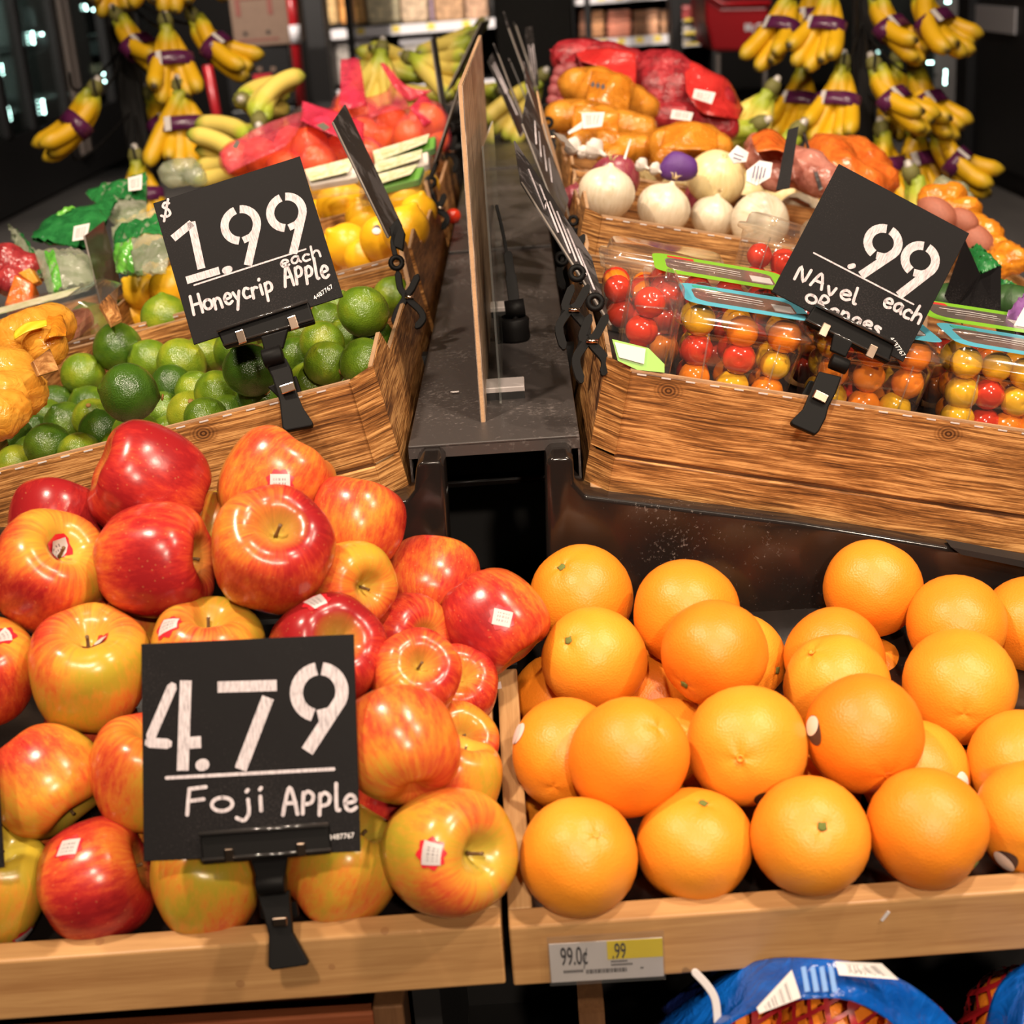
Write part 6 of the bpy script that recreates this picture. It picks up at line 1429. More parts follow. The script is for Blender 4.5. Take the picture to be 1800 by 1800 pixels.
# flat clear packs in front of the pink bags
for i, (x0, y0, x1, y1, x2, y2, x3, y3) in enumerate([(655, 265, 755, 235, 750, 250, 660, 285), (660, 285, 742, 262, 740, 278, 655, 305), (640, 312, 735, 288, 722, 305, 645, 330), (535, 298, 625, 275, 612, 302, 545, 318)]):
    dd = 2.30 - .03 * i; o = slab('produce_pack', [(x0 - 8, y0, dd + .02), (x1 + 14, y1, dd + .02), (x1 + 24, y2 + 14, dd - .03), (x0 - 10, y3 + 12, dd - .03)], .022, M['clear'], None, .004)
    tag(o, ['flat clear pack with a green-printed strip nearest the pink bags', 'second flat clear pack down from the pink bags', 'third flat clear pack just behind the lemons', 'flat clear pack left of the tilted brown card'][i], 'pack'); slab('printed_strip', [(x0, y0, dd + .008), (x1, y1, dd + .008), (x2, y2, dd - .022), (x3, y3, dd - .022)], .001, M['pale_print'] if 'pale_print' in M else M.setdefault('pale_print', mat_bag('pale_green_print', (.72, .66, .50), (.42, .46, .22), .97, .4, 60)), o)
    slab('contents', [(x0, y0 + 4, dd + .004), (x1 + 10, y1 + 4, dd + .004), (x2 + 14, y2 + 10, dd - .018), (x3, y3 + 8, dd - .018)], .012, M['garlic'] if i % 2 else M['leaf'], o, .002)

# green salad bags, left
def pillow(name, pts, puff, mat, label, d, stripes=(), seed=0, cat='bag'):
    """flat-filled bag: four measured corners, puffed in the middle"""
    A, B, C_, D_ = [P(*p) for p in pts]; n, m = 15, 11; nn = unit(np.cross(B - A, D_ - A)); nn = nn if nn @ (CAM - A) > 0 else -nn; rg = np.random.RandomState(seed); q = rg.rand(8) * 6
    c = (A + B + C_ + D_) / 4
    r = root(name, TR(c), label, cat)
    def grid(u0, u1, v0, v1, off):
        v = []; f = []
        for side in (1, -1):
            for i in range(n):
                for j in range(m):
                    u, w = u0 + (u1 - u0) * i / (n - 1), v0 + (v1 - v0) * j / (m - 1); p = (A * (1-u) + B * u) * (1-w) + (D_ * (1-u) + C_ * u) * w
                    h = puff * max(0, 1 - (2*u-1)**4) * max(0, 1 - (2*w-1)**2) ** .7 + .004 * sin(q[0] + 17*u + 6*w) * sin(q[1] + 9*u + 19*w) + .0025 * sin(q[2] + 41*u) * sin(q[3] + 37*w)
                    v.append(p + nn * side * (h + off + .001))
        for s_ in (0, 1):
            for i in range(n-1):
                for j in range(m-1):
                    k = s_*n*m + i*m + j; t = (k, k+1, k+m+1, k+m); f.append(t if s_ else t[::-1])
        return v, f
    v, f = grid(0, 1, 0, 1, 0); obj('film', (to_local(r, v), f), M[mat], r)
    for u0, u1, v0, v1, mt in stripes:
        v, f = grid(u0, u1, v0, v1, .0012); obj('printed_panel', (to_local(r, v), f), M[mt], r)
    return r
dg = 2.2
pb = pillow('salad_bag', [(150, 340, dg + .1), (258, 305, dg + .12), (258, 390, dg), (205, 400, dg - .02)], .012, 'clear_bag', 'clear salad bag with a dark green top panel and barcode, highest of the green bags', dg, [(0, 1, 0, .62, 'green_film')], 1)
bar_label([(225, 313, dg + .05), (250, 306, dg + .05), (249, 333, dg + .03), (226, 336, dg + .03)], pb)
pb = pillow('salad_bag', [(196, 400, dg - .1), (330, 350, dg - .1), (290, 480, dg - .25), (205, 480, dg - .2)], .02, 'clear_bag', 'puffy clear salad bag with a green stripe left of the upper sign', dg, [(.02, .98, .30, .62, 'green_film'), (0, .4, .62, 1, 'lime_film')], 2)
pb = pillow('salad_bag', [(85, 390, dg), (205, 350, dg), (165, 440, dg - .15), (55, 420, dg - .1)], .015, 'green_film', 'dark green salad bag with yellow lettering behind the glossy dark card', dg, [(.2, .5, .15, .35, 'lime_film')], 3)
bar_label([(130, 398, dg - .14), (158, 392, dg - .14), (152, 420, dg - .16), (127, 424, dg - .16)], pb)
pb = pillow('salad_bag', [(60, 440, dg - .2), (160, 450, dg - .2), (165, 495, dg - .3), (85, 515, dg - .32)], .018, 'clear_bag', 'clear bag with bright green spots at the far left', dg, [(.12, .3, .35, 1, 'lime_film')], 4)
pb = pillow('salad_bag', [(14, 392, dg - .05), (50, 440, dg - .1), (86, 490, dg - .25), (50, 480, dg - .2)], .006, 'clear_bag', 'thin pale bag flap sticking up at the far left', dg, [(.3, .7, 0, 1, 'green_film')], 6)
o = lumpy('red_bag', px_spheres([(15, 460, 28, 2.0), (50, 475, 24, 2.0), (-10, 480, 28, 2.0), (20, 495, 24, 1.98)]), M['red_bagfilm'], .004, 4, 3, .005, 4); tag(o, 'glossy crimson bag at the left edge beside the green bags', 'bag')
o = slab('squash_piece', [(5, 540, 1.93), (25, 480, 1.95), (60, 492, 1.95), (55, 530, 1.93), (15, 545, 1.92)], .03, M['orange_film'], None, .004); tag(o, 'orange squash wedge at the left edge above the clear tray', 'vegetable')
slab('yellow_edge', [(30, 480, 1.945), (52, 470, 1.945), (68, 495, 1.945), (58, 500, 1.945)], .02, M['yellow_film'], o, .002)
ctm = frame(P(70, 545, 1.85), uL, (0, 1, 0), nL) @ TR((-.05, 0, -.045)); 
tr = root('clear_tray', ctm, 'long clear plastic tray with a printed lid at the far left', 'container'); Wt, Dt = .14, .07
obj('tub', g_loft([[(x, y, z) for x, y in rrect(Wt * s, Dt * s, .02)] for z, s in ((0, .88), (.04, .98), (.043, 1.02))], True, False), M['clear'], tr); lid = obj('lid', g_loft([[(x, y, z) for x, y in rrect(Wt * s, Dt * s, .02)] for z, s in ((.0435, 1.02), (.05, .96), (.056, .9))], False, True), M['clear'], tr)
obj('printed_strip', g_box((-.09, -.03, .0565), (.10, .025, .0572)), M['pale_print'], lid, False); obj('contents', g_box((-.10, -.045, .003), (.10, .045, .03)), M['sweet'], tr, False, bevel=.01)
# yellow net bags left of the limes
ds = 1.50
for L, lab, sd in (([(60, 585, 34, ds), (95, 570, 30, ds + .02), (25, 600, 34, ds), (80, 610, 30, ds - .03)], 'yellow film bag of fruit just left of the back limes', 1), ([(20, 660, 38, ds - .08), (-20, 650, 36, ds - .08), (45, 690, 30, ds - .10), (0, 700, 36, ds - .12)], 'yellow film bag of fruit at the left edge below another', 2), ([(-5, 735, 30, ds - .15), (-35, 720, 34, ds - .15), (20, 720, 24, ds - .14)], 'yellow film bag wedged against the lime crate wall', 3)):
    o = lumpy('fruit_bag', px_spheres(L), M['yellow_film'], .006, 4, 5, .0025, sd); tag(o, lab, 'bag')
    if sd == 1: flap('loose_film', ([(70, 552, ds), (90, 548, ds), (112, 555, ds)], [(75, 600, ds - .06), (98, 590, ds - .06), (118, 590, ds - .04)]), M['orange_film2'], o)
    if sd == 1: flap('printed_band', ([(24, 582, ds - .05), (50, 566, ds - .05), (82, 562, ds - .05)], [(24, 596, ds - .06), (50, 582, ds - .06), (82, 572, ds - .06)]), M['yellow_print'] if 'yellow_print' in M else M.setdefault('yellow_print', plain('yellow_print', (.70, .45, .02), .4)), o, wav=.0008)
o = slab('wood_tab', [(175, 535, 1.72), (192, 516, 1.74), (204, 530, 1.74), (215, 560, 1.70), (196, 570, 1.68)], .005, M['crate'], None, .0006); tag(o, 'raised wood-print cardboard tab behind the back left limes', 'crate tab')
o = slab('wood_tab', [(58, 635, 1.36), (88, 612, 1.38), (104, 650, 1.38), (70, 660, 1.36)], .005, M['crate'], None, .0006); tag(o, 'raised wood-print cardboard tab on the left wall of the lime crate', 'crate tab')

# right side: bagged potatoes and onions
dr = 2.75
RB1 = [(995, 100, 26, dr), (1030, 105, 32, dr), (1070, 112, 34, dr), (1105, 125, 36, dr), (1060, 140, 30, dr), (1100, 155, 30, dr), (1020, 135, 24, dr)]
o = fruit_bag('left red net bag of potatoes on top of the yellow bags', RB1, 'net_bag', 'red_net', [([(1010, 88, dr - .02), (1060, 84, dr - .06), (1118, 92, dr - .08)], [(1020, 108, dr - .08), (1070, 122, dr - .10), (1118, 160, dr - .12)], 'red_film'), ([(965, 88, dr), (985, 84, dr - .02), (1010, 80, dr - .02)], [(982, 108, dr - .03), (996, 118, dr - .05), (1012, 110, dr - .05)], 'red_net')], inner=False, seed=3)
RB2 = [(1140, 120, 30, dr - .02), (1175, 125, 34, dr - .04), (1150, 155, 32, dr - .05), (1190, 155, 34, dr - .06), (1215, 150, 34, dr - .05), (1240, 165, 32, dr - .05), (1265, 180, 28, dr - .05), (1175, 180, 28, dr - .06), (1225, 190, 26, dr - .06)]
o = fruit_bag('right red net bag of potatoes with a white barcode', RB2, 'net_bag', 'red_net', [([(1200, 100, dr - .05), (1240, 120, dr - .08), (1278, 140, dr - .06), (1308, 190, dr - .03)], [(1208, 160, dr - .13), (1225, 190, dr - .14), (1260, 205, dr - .13), (1300, 208, dr - .10)], 'red_film')], inner=False, seed=6)
bar_label([(1221, 156, dr - .16), (1258, 163, dr - .16), (1251, 183, dr - .17), (1217, 172, dr - .17)], o)
o = fruit_bag('lower red net bag squeezed between yellow bags', [(1165, 205, 24, dr - .08), (1200, 210, 26, dr - .09), (1240, 215, 26, dr - .08), (1275, 225, 22, dr - .08)], 'net_bag', 'red_net', inner=False, seed=7)
bar_label([(1182, 192, dr - .19), (1219, 198, dr - .19), (1214, 213, dr - .2), (1178, 208, dr - .2)], o)
for i, (x, y, r) in enumerate([(985, 128, 14), (998, 140, 13), (975, 160, 13), (990, 165, 13), (972, 178, 12), (985, 182, 12), (1002, 122, 13), (978, 143, 12)]): ball('red_potato', POT_ME['red'], None, x, y, r, dr - .05, 'small red potato left of the stacked yellow bags', 'potato', 'loose red potatoes by the bags', (.3, .6, .5))
da = 2.55
for L, F, lab, sd in (([(1012, 150, 28, da), (1050, 150, 30, da - .02), (1085, 165, 30, da - .02), (1115, 180, 26, da), (1135, 190, 22, da), (1035, 165, 24, da - .02)], ([(1040, 124, da - .04), (1075, 128, da - .08), (1110, 142, da - .07)], [(1030, 175, da - .10), (1070, 185, da - .11), (1105, 200, da - .09)]), 'topmost amber film bag of yellow potatoes', 1), ([(985, 205, 26, da - .1), (1020, 205, 26, da - .1), (1060, 215, 28, da - .1), (1095, 222, 26, da - .1), (1128, 232, 26, da - .1), (1040, 225, 24, da - .1)], ([(1010, 185, da - .15), (1050, 190, da - .18), (1090, 200, da - .18)], [(1005, 225, da - .19), (1045, 238, da - .2), (1085, 245, da - .19)]), 'middle amber film bag of yellow potatoes with a white tag', 2), ([(1020, 250, 22, da - .2), (1060, 255, 24, da - .2), (1100, 262, 24, da - .2), (1130, 262, 22, da - .2), (1080, 278, 20, da - .22)], None, 'bottom amber film bag of yellow potatoes behind the garlic', 3), ([(1165, 255, 26, da - .25), (1200, 245, 28, da - .25), (1235, 250, 28, da - .25), (1262, 262, 24, da - .25), (1170, 280, 20, da - .27)], ([(1170, 225, da - .3), (1215, 212, da - .32), (1262, 232, da - .3)], [(1160, 262, da - .34), (1210, 262, da - .36), (1262, 268, da - .34)]), 'amber film bag of yellow potatoes right of the garlic', 4)):
    o = fruit_bag(lab, L, 'potato_bag', 'amber_film', [(F[0], F[1], 'amber_film')] if F else [], 'potato', 'yellow potato inside the ' + lab.split(' of ')[0], 'potatoes in the ' + lab.split(' of ')[0], seed=sd, crumple=.004)
    if sd == 1:
        for q in range(3): slab('dark_print', [(1038 + 9*q, 148 + 2*q, da - .14), (1043 + 9*q, 142 + 2*q, da - .14), (1046 + 9*q, 150 + 2*q, da - .14), (1041 + 9*q, 154 + 2*q, da - .14)], .0006, M['ink'], o)
    if sd == 2:
        bar_label([(1022, 198, da - .24), (1063, 197, da - .24), (1058, 222, da - .26), (1025, 226, da - .26)], o); slab('tag_tail', [(1025, 212, da - .25), (1035, 220, da - .25), (1000, 236, da - .25), (998, 232, da - .25)], .0006, M['label_white'], o)
GAR = Fruit([(0, -.7), (.3, -.72), (.7, -.62), (.97, -.25), (.95, .1), (.65, .45), (.32, .68), (.2, .95), (.16, 1.3), (0, 1.32)], 24, 2, .09, 8, 0, .02).mesh('garlic_bulb'); GAR.materials.append(M['garlic'])
for i, (x, y, r, lab) in enumerate([(1045, 263, 20, 'white garlic bulb with a knobby neck beside the price cards'), (1008, 258, 17, 'white garlic bulb under a grey paper tag'), (1026, 268, 13, 'small white garlic bulb between two larger ones'), (1128, 290, 13, 'white garlic bulb behind the red onion'), (1152, 297, 12, 'white garlic bulb beside the purple ball')]): ball('garlic_bulb', GAR, None, x, y, r, 2.12, lab, 'garlic', None, (.7, -.5, .4))
o = slab('paper_tag', [(972, 232, 2.1), (992, 238, 2.1), (1012, 262, 2.08), (985, 245, 2.08)], .0008, M['board_edge']); tag(o, 'grey folded paper tag on the garlic', 'tag')
o = slab('paper_tag', [(1096, 278, 2.05), (1108, 243, 2.1), (1110, 246, 2.1), (1100, 280, 2.05)], .0008, M['label_white']); tag(o, 'thin white tag standing behind the red onion', 'tag')
o = lumpy('wrapped_ball', px_spheres([(1190, 292, 22, 2.12), (1206, 296, 18, 2.12), (1178, 298, 16, 2.12)]), M['purple'], .003, 3, 2, .002, 1); tag(o, 'small purple wrapped bundle left of the yellow onion', 'produce')
def price_tag(pts, label, lines):
    o = slab('product_tag', pts, .001, M['label_white']); tag(o, label, 'tag'); cx = sum(p[0] for p in pts) / len(pts); cy = sum(p[1] for p in pts) / len(pts); d_ = min(p[2] for p in pts) - .0015
    for a in lines: stroke_slab('printed_line', [(cx + x, cy + y) for x, y in a], d_, 2.2, .0005, M['navy_ink'] if 'navy_ink' in M else M.setdefault('navy_ink', plain('navy_ink', (.03, .03, .12), .5)), o, k=0, bevel=0)
    return o
price_tag([(1280, 272, 1.98), (1296, 255, 2.0), (1316, 268, 2.0), (1312, 284, 1.98), (1290, 287, 1.97)], 'white cut-corner tag beside the big yellow onion', [[(-8, -3), (8, 3)], [(-9, 4), (4, 8)]])
price_tag([(1312, 300, 1.93), (1335, 282, 1.95), (1358, 286, 1.95), (1354, 312, 1.93), (1330, 326, 1.92), (1312, 318, 1.92)], 'round white printed tag right of the big yellow onion', [[(-6, -12), (-10, 8)], [(0, -12), (-4, 10)], [(6, -10), (2, 10)], [(12, -8), (8, 8)]])
# sweet potatoes in rose film, orange bags further right
o = fruit_bag('rose-tinted film bag of sweet potatoes behind the upright dark card', [(1340, 280, 30, 2.2), (1380, 290, 34, 2.2), (1420, 300, 34, 2.18), (1450, 320, 30, 2.15), (1360, 310, 26, 2.15), (1330, 255, 22, 2.25)], 'produce_bag', 'rose_film', [([(1320, 240, 2.2), (1350, 225, 2.2), (1385, 248, 2.2)], [(1330, 268, 2.12), (1360, 262, 2.1), (1392, 275, 2.1)], 'orange_film')], 'sweet', 'sweet potato inside the rose-tinted bag', 'sweet potatoes in the rose bag', seed=4)
o = lumpy('orange_bag', px_spheres([(1460, 280, 30, 2.35), (1500, 275, 30, 2.4), (1535, 290, 26, 2.4), (1440, 260, 20, 2.4), (1550, 320, 24, 2.35), (1480, 310, 34, 2.3), (1520, 330, 30, 2.3)]), M['orange_film'], .010, 4, 8, .007, 9); tag(o, 'crumpled bright orange bag behind the top of the tilted sign', 'bag')
for i, (L, lab) in enumerate((([(1640, 350, 24, 2.3), (1675, 345, 22, 2.3), (1700, 370, 22, 2.25), (1665, 375, 24, 2.25)], 'gold crinkled bag highest of the heap at the right'), ([(1710, 400, 24, 2.1), (1735, 415, 24, 2.08), (1750, 440, 22, 2.05), (1720, 440, 24, 2.05)], 'gold crinkled bag in the middle of the right heap'), ([(1765, 450, 22, 2.0), (1785, 458, 20, 1.98), (1750, 470, 20, 1.98)], 'gold crinkled bag lowest at the right edge'))):
    o = lumpy('root_bag', px_spheres(L), M['orange_film2'], .004, 4, 4, .0035, i); tag(o, lab, 'bag')
flapo = lumpy('clear_bag', px_spheres([(1655, 325, 14, 2.4), (1685, 335, 14, 2.4), (1700, 350, 10, 2.38)]), M['clear_bag'], .003, 3, 2, .006, 3); tag(flapo, 'crumpled clear film on top of the gold bags', 'bag')
for i, (x, y, r, lab) in enumerate(((1645, 378, 30, 'reddish sweet potato under the gold bags'), (1712, 425, 30, 'reddish sweet potato by the right corner of the tilted sign'), (1690, 390, 24, 'reddish sweet potato between the gold bags'))): ball('sweet_potato', POT_ME['sweet'], None, x, y, r, 2.05, lab, 'sweet potato', None, (.6, -.5, .3), sc=(1, 1, 1.3))
# green tops, cucumbers and purple-labelled bag behind the tilted sign
pillow('herb_bag', [(1700, 440, 1.8), (1722, 432, 1.8), (1762, 470, 1.75), (1722, 482, 1.74)], .006, 'green_film', 'dark green leafy pack behind the plain black card', 1.8, [], 11)
pillow('herb_bag', [(1755, 490, 1.72), (1800, 515, 1.72), (1790, 535, 1.7), (1752, 520, 1.7)], .006, 'lime_film', 'bright green pack corner above the cucumbers', 1.7, [(0, .5, 0, 1, 'green_film')], 12)
for i, (a, b_, lab) in enumerate((((1640, 520), (1700, 545), 'cucumber end left of the plain black card'), ((1740, 525), (1830, 545), 'upper cucumber at the right edge'), ((1750, 560), (1840, 580), 'lower cucumber beside the purple-labelled bag'))):
    A, B_ = P(*a, 1.66), P(*b_, 1.64); o = obj('cucumber', g_tube([A * (1-t) + B_ * t for t in np.linspace(0, 1, 9)], [.006, .017, .020, .021, .021, .021, .020, .017, .006], 14), M['cuke']); tag(o, lab, 'cucumber')
M['purple_print'] = plain('purple_print', (.20, .08, .24), .35); 
o = pillow('snack_bag', [(1770, 555, 1.45), (1815, 500, 1.47), (1860, 590, 1.44), (1790, 600, 1.42)], .012, 'purple_print', 'purple-labelled bag cut by the right edge', 1.45, [], 14)
slab('white_label', [(1782, 572, 1.405), (1800, 540, 1.41), (1830, 548, 1.41), (1812, 585, 1.405)], .001, M['smallprint'], o)

# blue bags of mandarins below the orange bin
db0 = .97
o = lumpy('mandarin_bag', px_spheres([(1450, 1815, 95, db0 + .10), (1300, 1835, 80, db0 + .10), (1590, 1840, 85, db0 + .10), (1380, 1900, 90, db0 + .08), (1520, 1920, 90, db0 + .08), (1640, 1880, 80, db0 + .1), (1230, 1870, 70, db0 + .1)]), M['net_red'], .004, 5, 3, .002, 3); tag(o, 'blue-banded red net bag of mandarins under the orange bin', 'bag')
flap('blue_band', ([(1150, 1800, 1.06), (1300, 1700, 1.02), (1460, 1685, .97), (1600, 1730, .98), (1695, 1815, 1.0)], [(1180, 1860, 1.0), (1320, 1780, .96), (1450, 1752, .948), (1560, 1790, .955), (1600, 1850, .97)]), M['blue_film'], o, .0008, .002, 2)
flap('navy_band', ([(1160, 1770, 1.08), (1270, 1695, 1.06), (1380, 1680, 1.02)], [(1180, 1800, 1.06), (1290, 1738, 1.01), (1400, 1700, .98)]), M['navy_film'], o, .0008, .002, 3)
bar_label([(1330, 1772, .945), (1392, 1705, .955), (1408, 1754, .945), (1335, 1782, .943)], o); bar_label([(1468, 1690, .955), (1550, 1694, .955), (1580, 1722, .953), (1475, 1714, .95)], o)
stroke_slab('white_tie', [(1222, 1710), (1245, 1735), (1258, 1760), (1262, 1800)], .985, 14, .002, M['label_white'], o)
for q in range(4): slab('printed_line', [(1408 + 16*q, 1700, .949), (1416 + 16*q, 1698, .949), (1424 + 16*q, 1742, .944), (1415 + 16*q, 1744, .944)], .0005, M['print_pale'] if 'print_pale' in M else M.setdefault('print_pale', plain('pale_blue_print', (.10, .26, .60), .4)), o)
for i, (x, y, r) in enumerate([(1450, 1815, 92), (1300, 1835, 78), (1590, 1840, 82), (1380, 1900, 86), (1520, 1920, 86), (1640, 1880, 76), (1230, 1870, 66)]): ball('mandarin', MAND_ME, None, x, y, r, db0 + (.10 if i < 3 else .09), 'mandarin inside the blue-banded net bag', 'mandarin', 'mandarins in the large net bag', (.2, .8, .5), .75)
o = lumpy('mandarin_bag', px_spheres([(1790, 1790, 80, db0 + .12), (1880, 1770, 80, db0 + .12), (1760, 1860, 80, db0 + .1), (1860, 1880, 80, db0 + .1)]), M['net_red'], .004, 5, 3, .002, 5); tag(o, 'second blue-banded net bag of mandarins in the bottom right corner', 'bag')
flap('blue_band', ([(1725, 1830, 1.0), (1745, 1750, 1.0), (1800, 1690, 1.02), (1860, 1660, 1.04)], [(1790, 1860, .95), (1800, 1790, .955), (1830, 1740, .96), (1880, 1720, .98)]), M['blue_film'], o, .0008, .002, 6)
for i, (x, y, r) in enumerate([(1790, 1790, 76), (1880, 1770, 76), (1760, 1860, 76), (1860, 1880, 76)]): ball('mandarin', MAND_ME, None, x, y, r, db0 + .115, 'mandarin inside the bottom right net bag', 'mandarin', 'mandarins in the corner net bag', (.2, .8, .5), .75)
# ------------------------------------------------------------------ bananas
def banana_mesh(L=.18, bend=1.1, fat=.0185, mat='banana', n=9):
    k = 15; path = []; rad = []; al = []
    Rr = L / bend
    for i in range(k):
        t = i / (k - 1); a = t * bend; path.append((0, -(Rr - Rr * cos(a)), -Rr * sin(a)))
        w = min(1, t / .16) ** .8 * min(1, (1 - t) / .14) ** .6; rad.append(max(.0045, fat * (.30 + .70 * w) if t > .06 else .0065)); al.append(t)
    rad[-1] = .004
    v, f = g_tube(path, rad, n); me = mesh('banana', (v, f)); at = me.attributes.new('along', 'FLOAT', 'POINT')
    for i in range(len(v)): at.data[i].value = al[min(k - 1, i // n)]
    me.materials.append(M[mat]); return me
def bunch_proto(n, fan, L, bend, mat, banded=True, seed=0, wrap=True):
    g = random.Random(seed); r = root('banana_bunch', Matrix.Identity(4)); mids = []
    for i in range(n):
        a = fan * ((i - (n - 1) / 2) / max(1, n - 1)); row = i % 2
        me = BM[(mat, i % 3)]
        m = TR((sin(a) * .018, .006 - .020 * row, -.012), radians(8 + 10 * row + g.uniform(-5, 5)), a * .8, a * .4)
        o = put('banana', me, None, r, m); 
        for t in (.42, .5):
            q = m @ Vector((0, -(.165 - .165 * cos(t * 1.1)), -.165 * sin(t * 1.1))); mids.append(q)
    obj('crown', g_lathe([(0, .012), (.012, .010), (.017, -.004), (.014, -.022), (0, -.024)], 10), M['crown'], r)
    if wrap: obj('crown_wrap', g_lathe([(0, .022), (.006, .020), (.010, .006), (.0135, -.006)], 10), M['crown_wrap'], r)
    if banded:
        c = sum((q for q in mids), Vector()) / len(mids); hx = max(abs(q.x - c.x) for q in mids) + .021; hy = max(abs(q.y - c.y) for q in mids) + .020; ax = radians(-22)
        rings = []
        for z in (-.015, .015): rings.append([tuple(c + Vector((hx * (abs(cos(t))**.8) * (1 if cos(t) > 0 else -1), hy * sin(t) * cos(ax) + z * -sin(ax) * 1.0, z * cos(ax) + hy * sin(t) * sin(ax)))) for t in np.linspace(0, 2*pi, 25)[:-1]])
        o = obj('paper_band', g_loft(rings, False, False), M['band'], r); s = o.modifiers.new('thick', 'SOLIDIFY'); s.thickness = .001
        obj('band_label', g_loft([[tuple(np.array(p) * 1.0 + np.array([0, 0, 0])) for p in ring] for ring in [[tuple(Vector(q) + (Vector(q) - c).normalized() * .0012) for q in rg_[13:16]] for rg_ in rings]][:2], False, False) if False else ([tuple(Vector(q) + (Vector(q) - c).normalized() * .0012) for rg_ in rings for q in rg_[16:18] + rg_[17:18]], [(0, 1, 4, 3), (1, 2, 5, 4)]), M['barcode'], o)
    return r
BM = {}
for mt in ('banana', 'banana_green'):
    for k, (L, bd, ft) in enumerate(((.180, 1.05, .0185), (.172, 1.2, .0178), (.188, .95, .0190))): BM[(mt, k)] = banana_mesh(L, bd, ft, mt)
protos = {}
def bunch(kind, pos, m, label, group=None, sc=1.0):
    spec = {'h5': (5, 1.2, 'banana', True), 'h4': (4, 1.0, 'banana', True), 'h6': (6, 1.5, 'banana', True), 'p5': (5, 1.5, 'banana_green', False), 'p4': (4, 1.1, 'banana_green', False)}[kind]
    M4 = Matrix.Translation(Vector(pos)) @ m @ Matrix.Scale(sc, 4)
    if kind not in protos:
        r = bunch_proto(spec[0], spec[1], .18, 1.1, spec[2], spec[3], len(protos)); protos[kind] = r; r.matrix_world = M4
    else: r = clone_tree(protos[kind], M4)
    return tag(r, label, 'bananas', group)
def hang(px, py, d, rz, ry, kind, label, sc=1.0): bunch(kind, P(px, py, d), TR((0, 0, 0), -radians(min(28, abs(rz) * .5)), radians(ry * .4), radians(rz)), label, None, sc)
DL = 3.25
for a in [(203, 22, DL, 60, -8, 'h5', 'banana bunch hanging on the left stand, tips swept to the right, near the top'), (290, 32, DL - .1, 10, 0, 'h5', 'banana bunch hanging straight down at the top right of the left stand'), (335, 22, DL - .05, 70, -10, 'h4', 'banana bunch hanging at the far right of the left stand'), (168, 150, DL - .15, -60, 12, 'h4', 'banana bunch hanging lowest left with tips pointing left'), (313, 148, DL - .1, 5, 0, 'h6', 'banana bunch hanging straight in the lower row of the left stand'), (262, 160, DL + .15, 50, 0, 'h4', 'banana bunch half hidden behind the left stand post'), (238, 270, DL - .1, 5, 0, 'h5', 'banana bunch hanging lowest behind the salad bags'), (190, -120, DL, 0, 0, 'h5', 'banana bunch at the top edge left of the stand post'), (285, -130, DL - .1, 5, 0, 'h6', 'banana bunch cut by the top edge of the left stand'), (365, -140, DL, 30, 0, 'h4', 'banana bunch at the top edge right of the left stand')]: hang(*a)
DR = 3.15
for a in [(1392, -20, DR, -40, 8, 'h4', 'leftmost banana bunch in the top row of the right stand'), (1462, -25, DR - .1, -35, 6, 'h5', 'second banana bunch in the top row of the right stand'), (1535, -18, DR - .05, 45, -6, 'h5', 'third banana bunch in the top row of the right stand'), (1610, -25, DR - .05, 45, -8, 'h6', 'rightmost banana bunch in the top row of the right stand'), (1412, 108, DR + .1, -30, 4, 'h5', 'leftmost banana bunch in the middle row of the right stand'), (1482, 105, DR - .1, -30, 5, 'h5', 'second banana bunch in the middle row of the right stand'), (1535, 108, DR - .1, 50, -6, 'h5', 'third banana bunch in the middle row of the right stand'), (1605, 112, DR, 40, -6, 'h5', 'rightmost banana bunch in the middle row of the right stand'), (1548, 222, DR - .05, 20, -4, 'h4', 'banana bunch in the bottom row left of the right stand'), (1605, 215, DR + .05, 20, -3, 'h6', 'middle banana bunch in the bottom row of the right stand'), (1640, 222, DR, 60, -10, 'h4', 'rightmost banana bunch in the bottom row of the right stand'), (1450, 215, DR + .1, -20, 3, 'h5', 'shaded banana bunch low behind the upright dark card'), (1430, -40, DR + .25, -10, 3, 'h5', 'banana bunch at the back of the top row of the right stand'), (1575, 100, DR + .25, 0, 0, 'h5', 'banana bunch at the back of the middle row of the right stand')]: hang(*a)
# stands with hooks
def stand(px, d, label, hooks, w):
    p = P(px, 200, d); r = root('banana_stand', TR((p[0], p[1], 0)), label, 'stand')
    obj('post', g_box((-w, -.03, .04), (w, .03, 2.0)), M['fixture'], r, False, bevel=.006); obj('base', g_lathe([(0, 0), (.24, 0), (.24, .02), (.06, .05), (0, .05)], 24), M['fixture'], r)
    for hx, hy, hd in hooks:
        q = P(hx, hy - 6, hd); l = to_local(r, [q])[0]; s = np.array([0, 0, l[2] + .05])
        obj('hook', g_tube(smooth_path([s, s * .4 + l * .6 + np.array([0, 0, -.03]), l + np.array([0, 0, -.03]), l + np.array([0, -.02, .01])], 5), .003, 6), M['fixture'], r)
    return r
stand(238, DL + .28, 'black banana stand left of the island', [(203, 22, DL), (290, 32, DL - .1), (335, 22, DL - .05), (168, 150, DL - .15), (313, 148, DL - .1), (238, 270, DL - .1), (128, 140, DL), (130, 262, DL)], .028)
stand(1517, DR + .30, 'black banana stand right of the island', [(1392, -20, DR), (1462, -25, DR - .1), (1535, -18, DR - .05), (1610, -25, DR - .05), (1482, 105, DR - .1), (1535, 108, DR - .1), (1605, 112, DR), (1640, 222, DR)], .022)
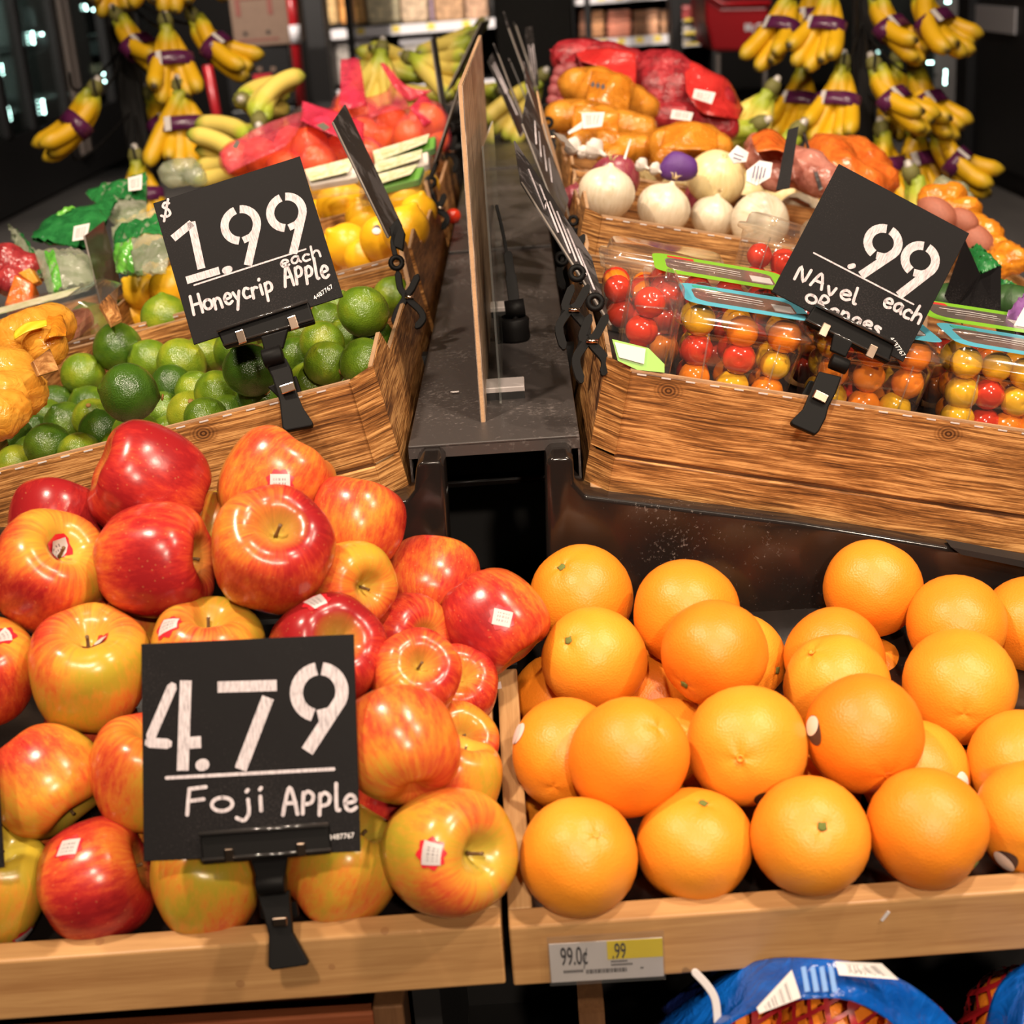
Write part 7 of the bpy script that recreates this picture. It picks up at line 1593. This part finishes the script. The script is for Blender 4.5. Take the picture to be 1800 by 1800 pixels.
# bananas lying at the far end of the island
def lie(px, py, d, rx, ry, rz, kind, label, sc=1.0): bunch(kind, P(px, py, d), TR((0, 0, 0), radians(rx), radians(ry), radians(rz)), label, None, sc)
lie(672, 80, 3.35, -20, 10, 0, 'p5', 'pale green-tipped banana bunch crown-up behind the pink bags'); lie(715, 100, 3.3, -40, -60, 20, 'p4', 'pale banana bunch lying behind the pink bag')
lie(835, 62, 3.6, 10, 60, 10, 'p5', 'pale banana bunch lying at the top left of the divider board'); lie(850, 40, 3.7, 10, 50, -10, 'p4', 'pale banana bunch touching the black column'); lie(760, 120, 3.55, 20, 95, 10, 'p5', 'pale bananas curled under the narrow price card'); lie(800, 165, 3.5, 30, 80, 30, 'p4', 'shaded bananas low beside the divider board'); lie(745, 130, 3.5, 100, 40, 60, 'p4', 'shaded banana bunch under the pale ones')
lie(880, 160, 3.95, 80, 60, 10, 'p4', 'shaded bananas at the far end of the strip')
lie(425, 175, 2.95, 60, -80, 30, 'p4', 'banana bunch with a wrapped crown above the pink bag'); lie(455, 215, 2.9, 140, -52, -40, 'p4', 'single banana hand pointing up to the right above the pink bag'); lie(452, 236, 2.9, 55, 78, -10, 'p4', 'banana pair lying left of the pink bag'); lie(440, 282, 2.8, 75, 88, 10, 'p4', 'banana bunch lying at the left corner of the pink bag')
lie(1360, 150, 2.95, -10, 30, -30, 'p5', 'green-stemmed banana bunch right of the red net bags'); lie(1405, 225, 2.8, 20, 35, 20, 'p4', 'yellow banana bunch below the green-stemmed one'); lie(1340, 215, 2.85, 40, 60, 10, 'p4', 'banana bunch tucked under the red net bags')
lie(1600, 300, 2.7, 0, -20, 20, 'p4', 'bananas lying above the top corner of the gold bags'); lie(955, 130, 3.4, 30, 40, 0, 'p4', 'green bananas behind the small red potatoes')
o = lumpy('clear_bag', px_spheres([(305, 305, 22, 2.35), (330, 300, 20, 2.35), (345, 312, 16, 2.32)]), M['clear_bag'], .004, 3, 2, .006, 5); tag(o, 'crumpled white film bag above the upper left sign corner', 'bag')
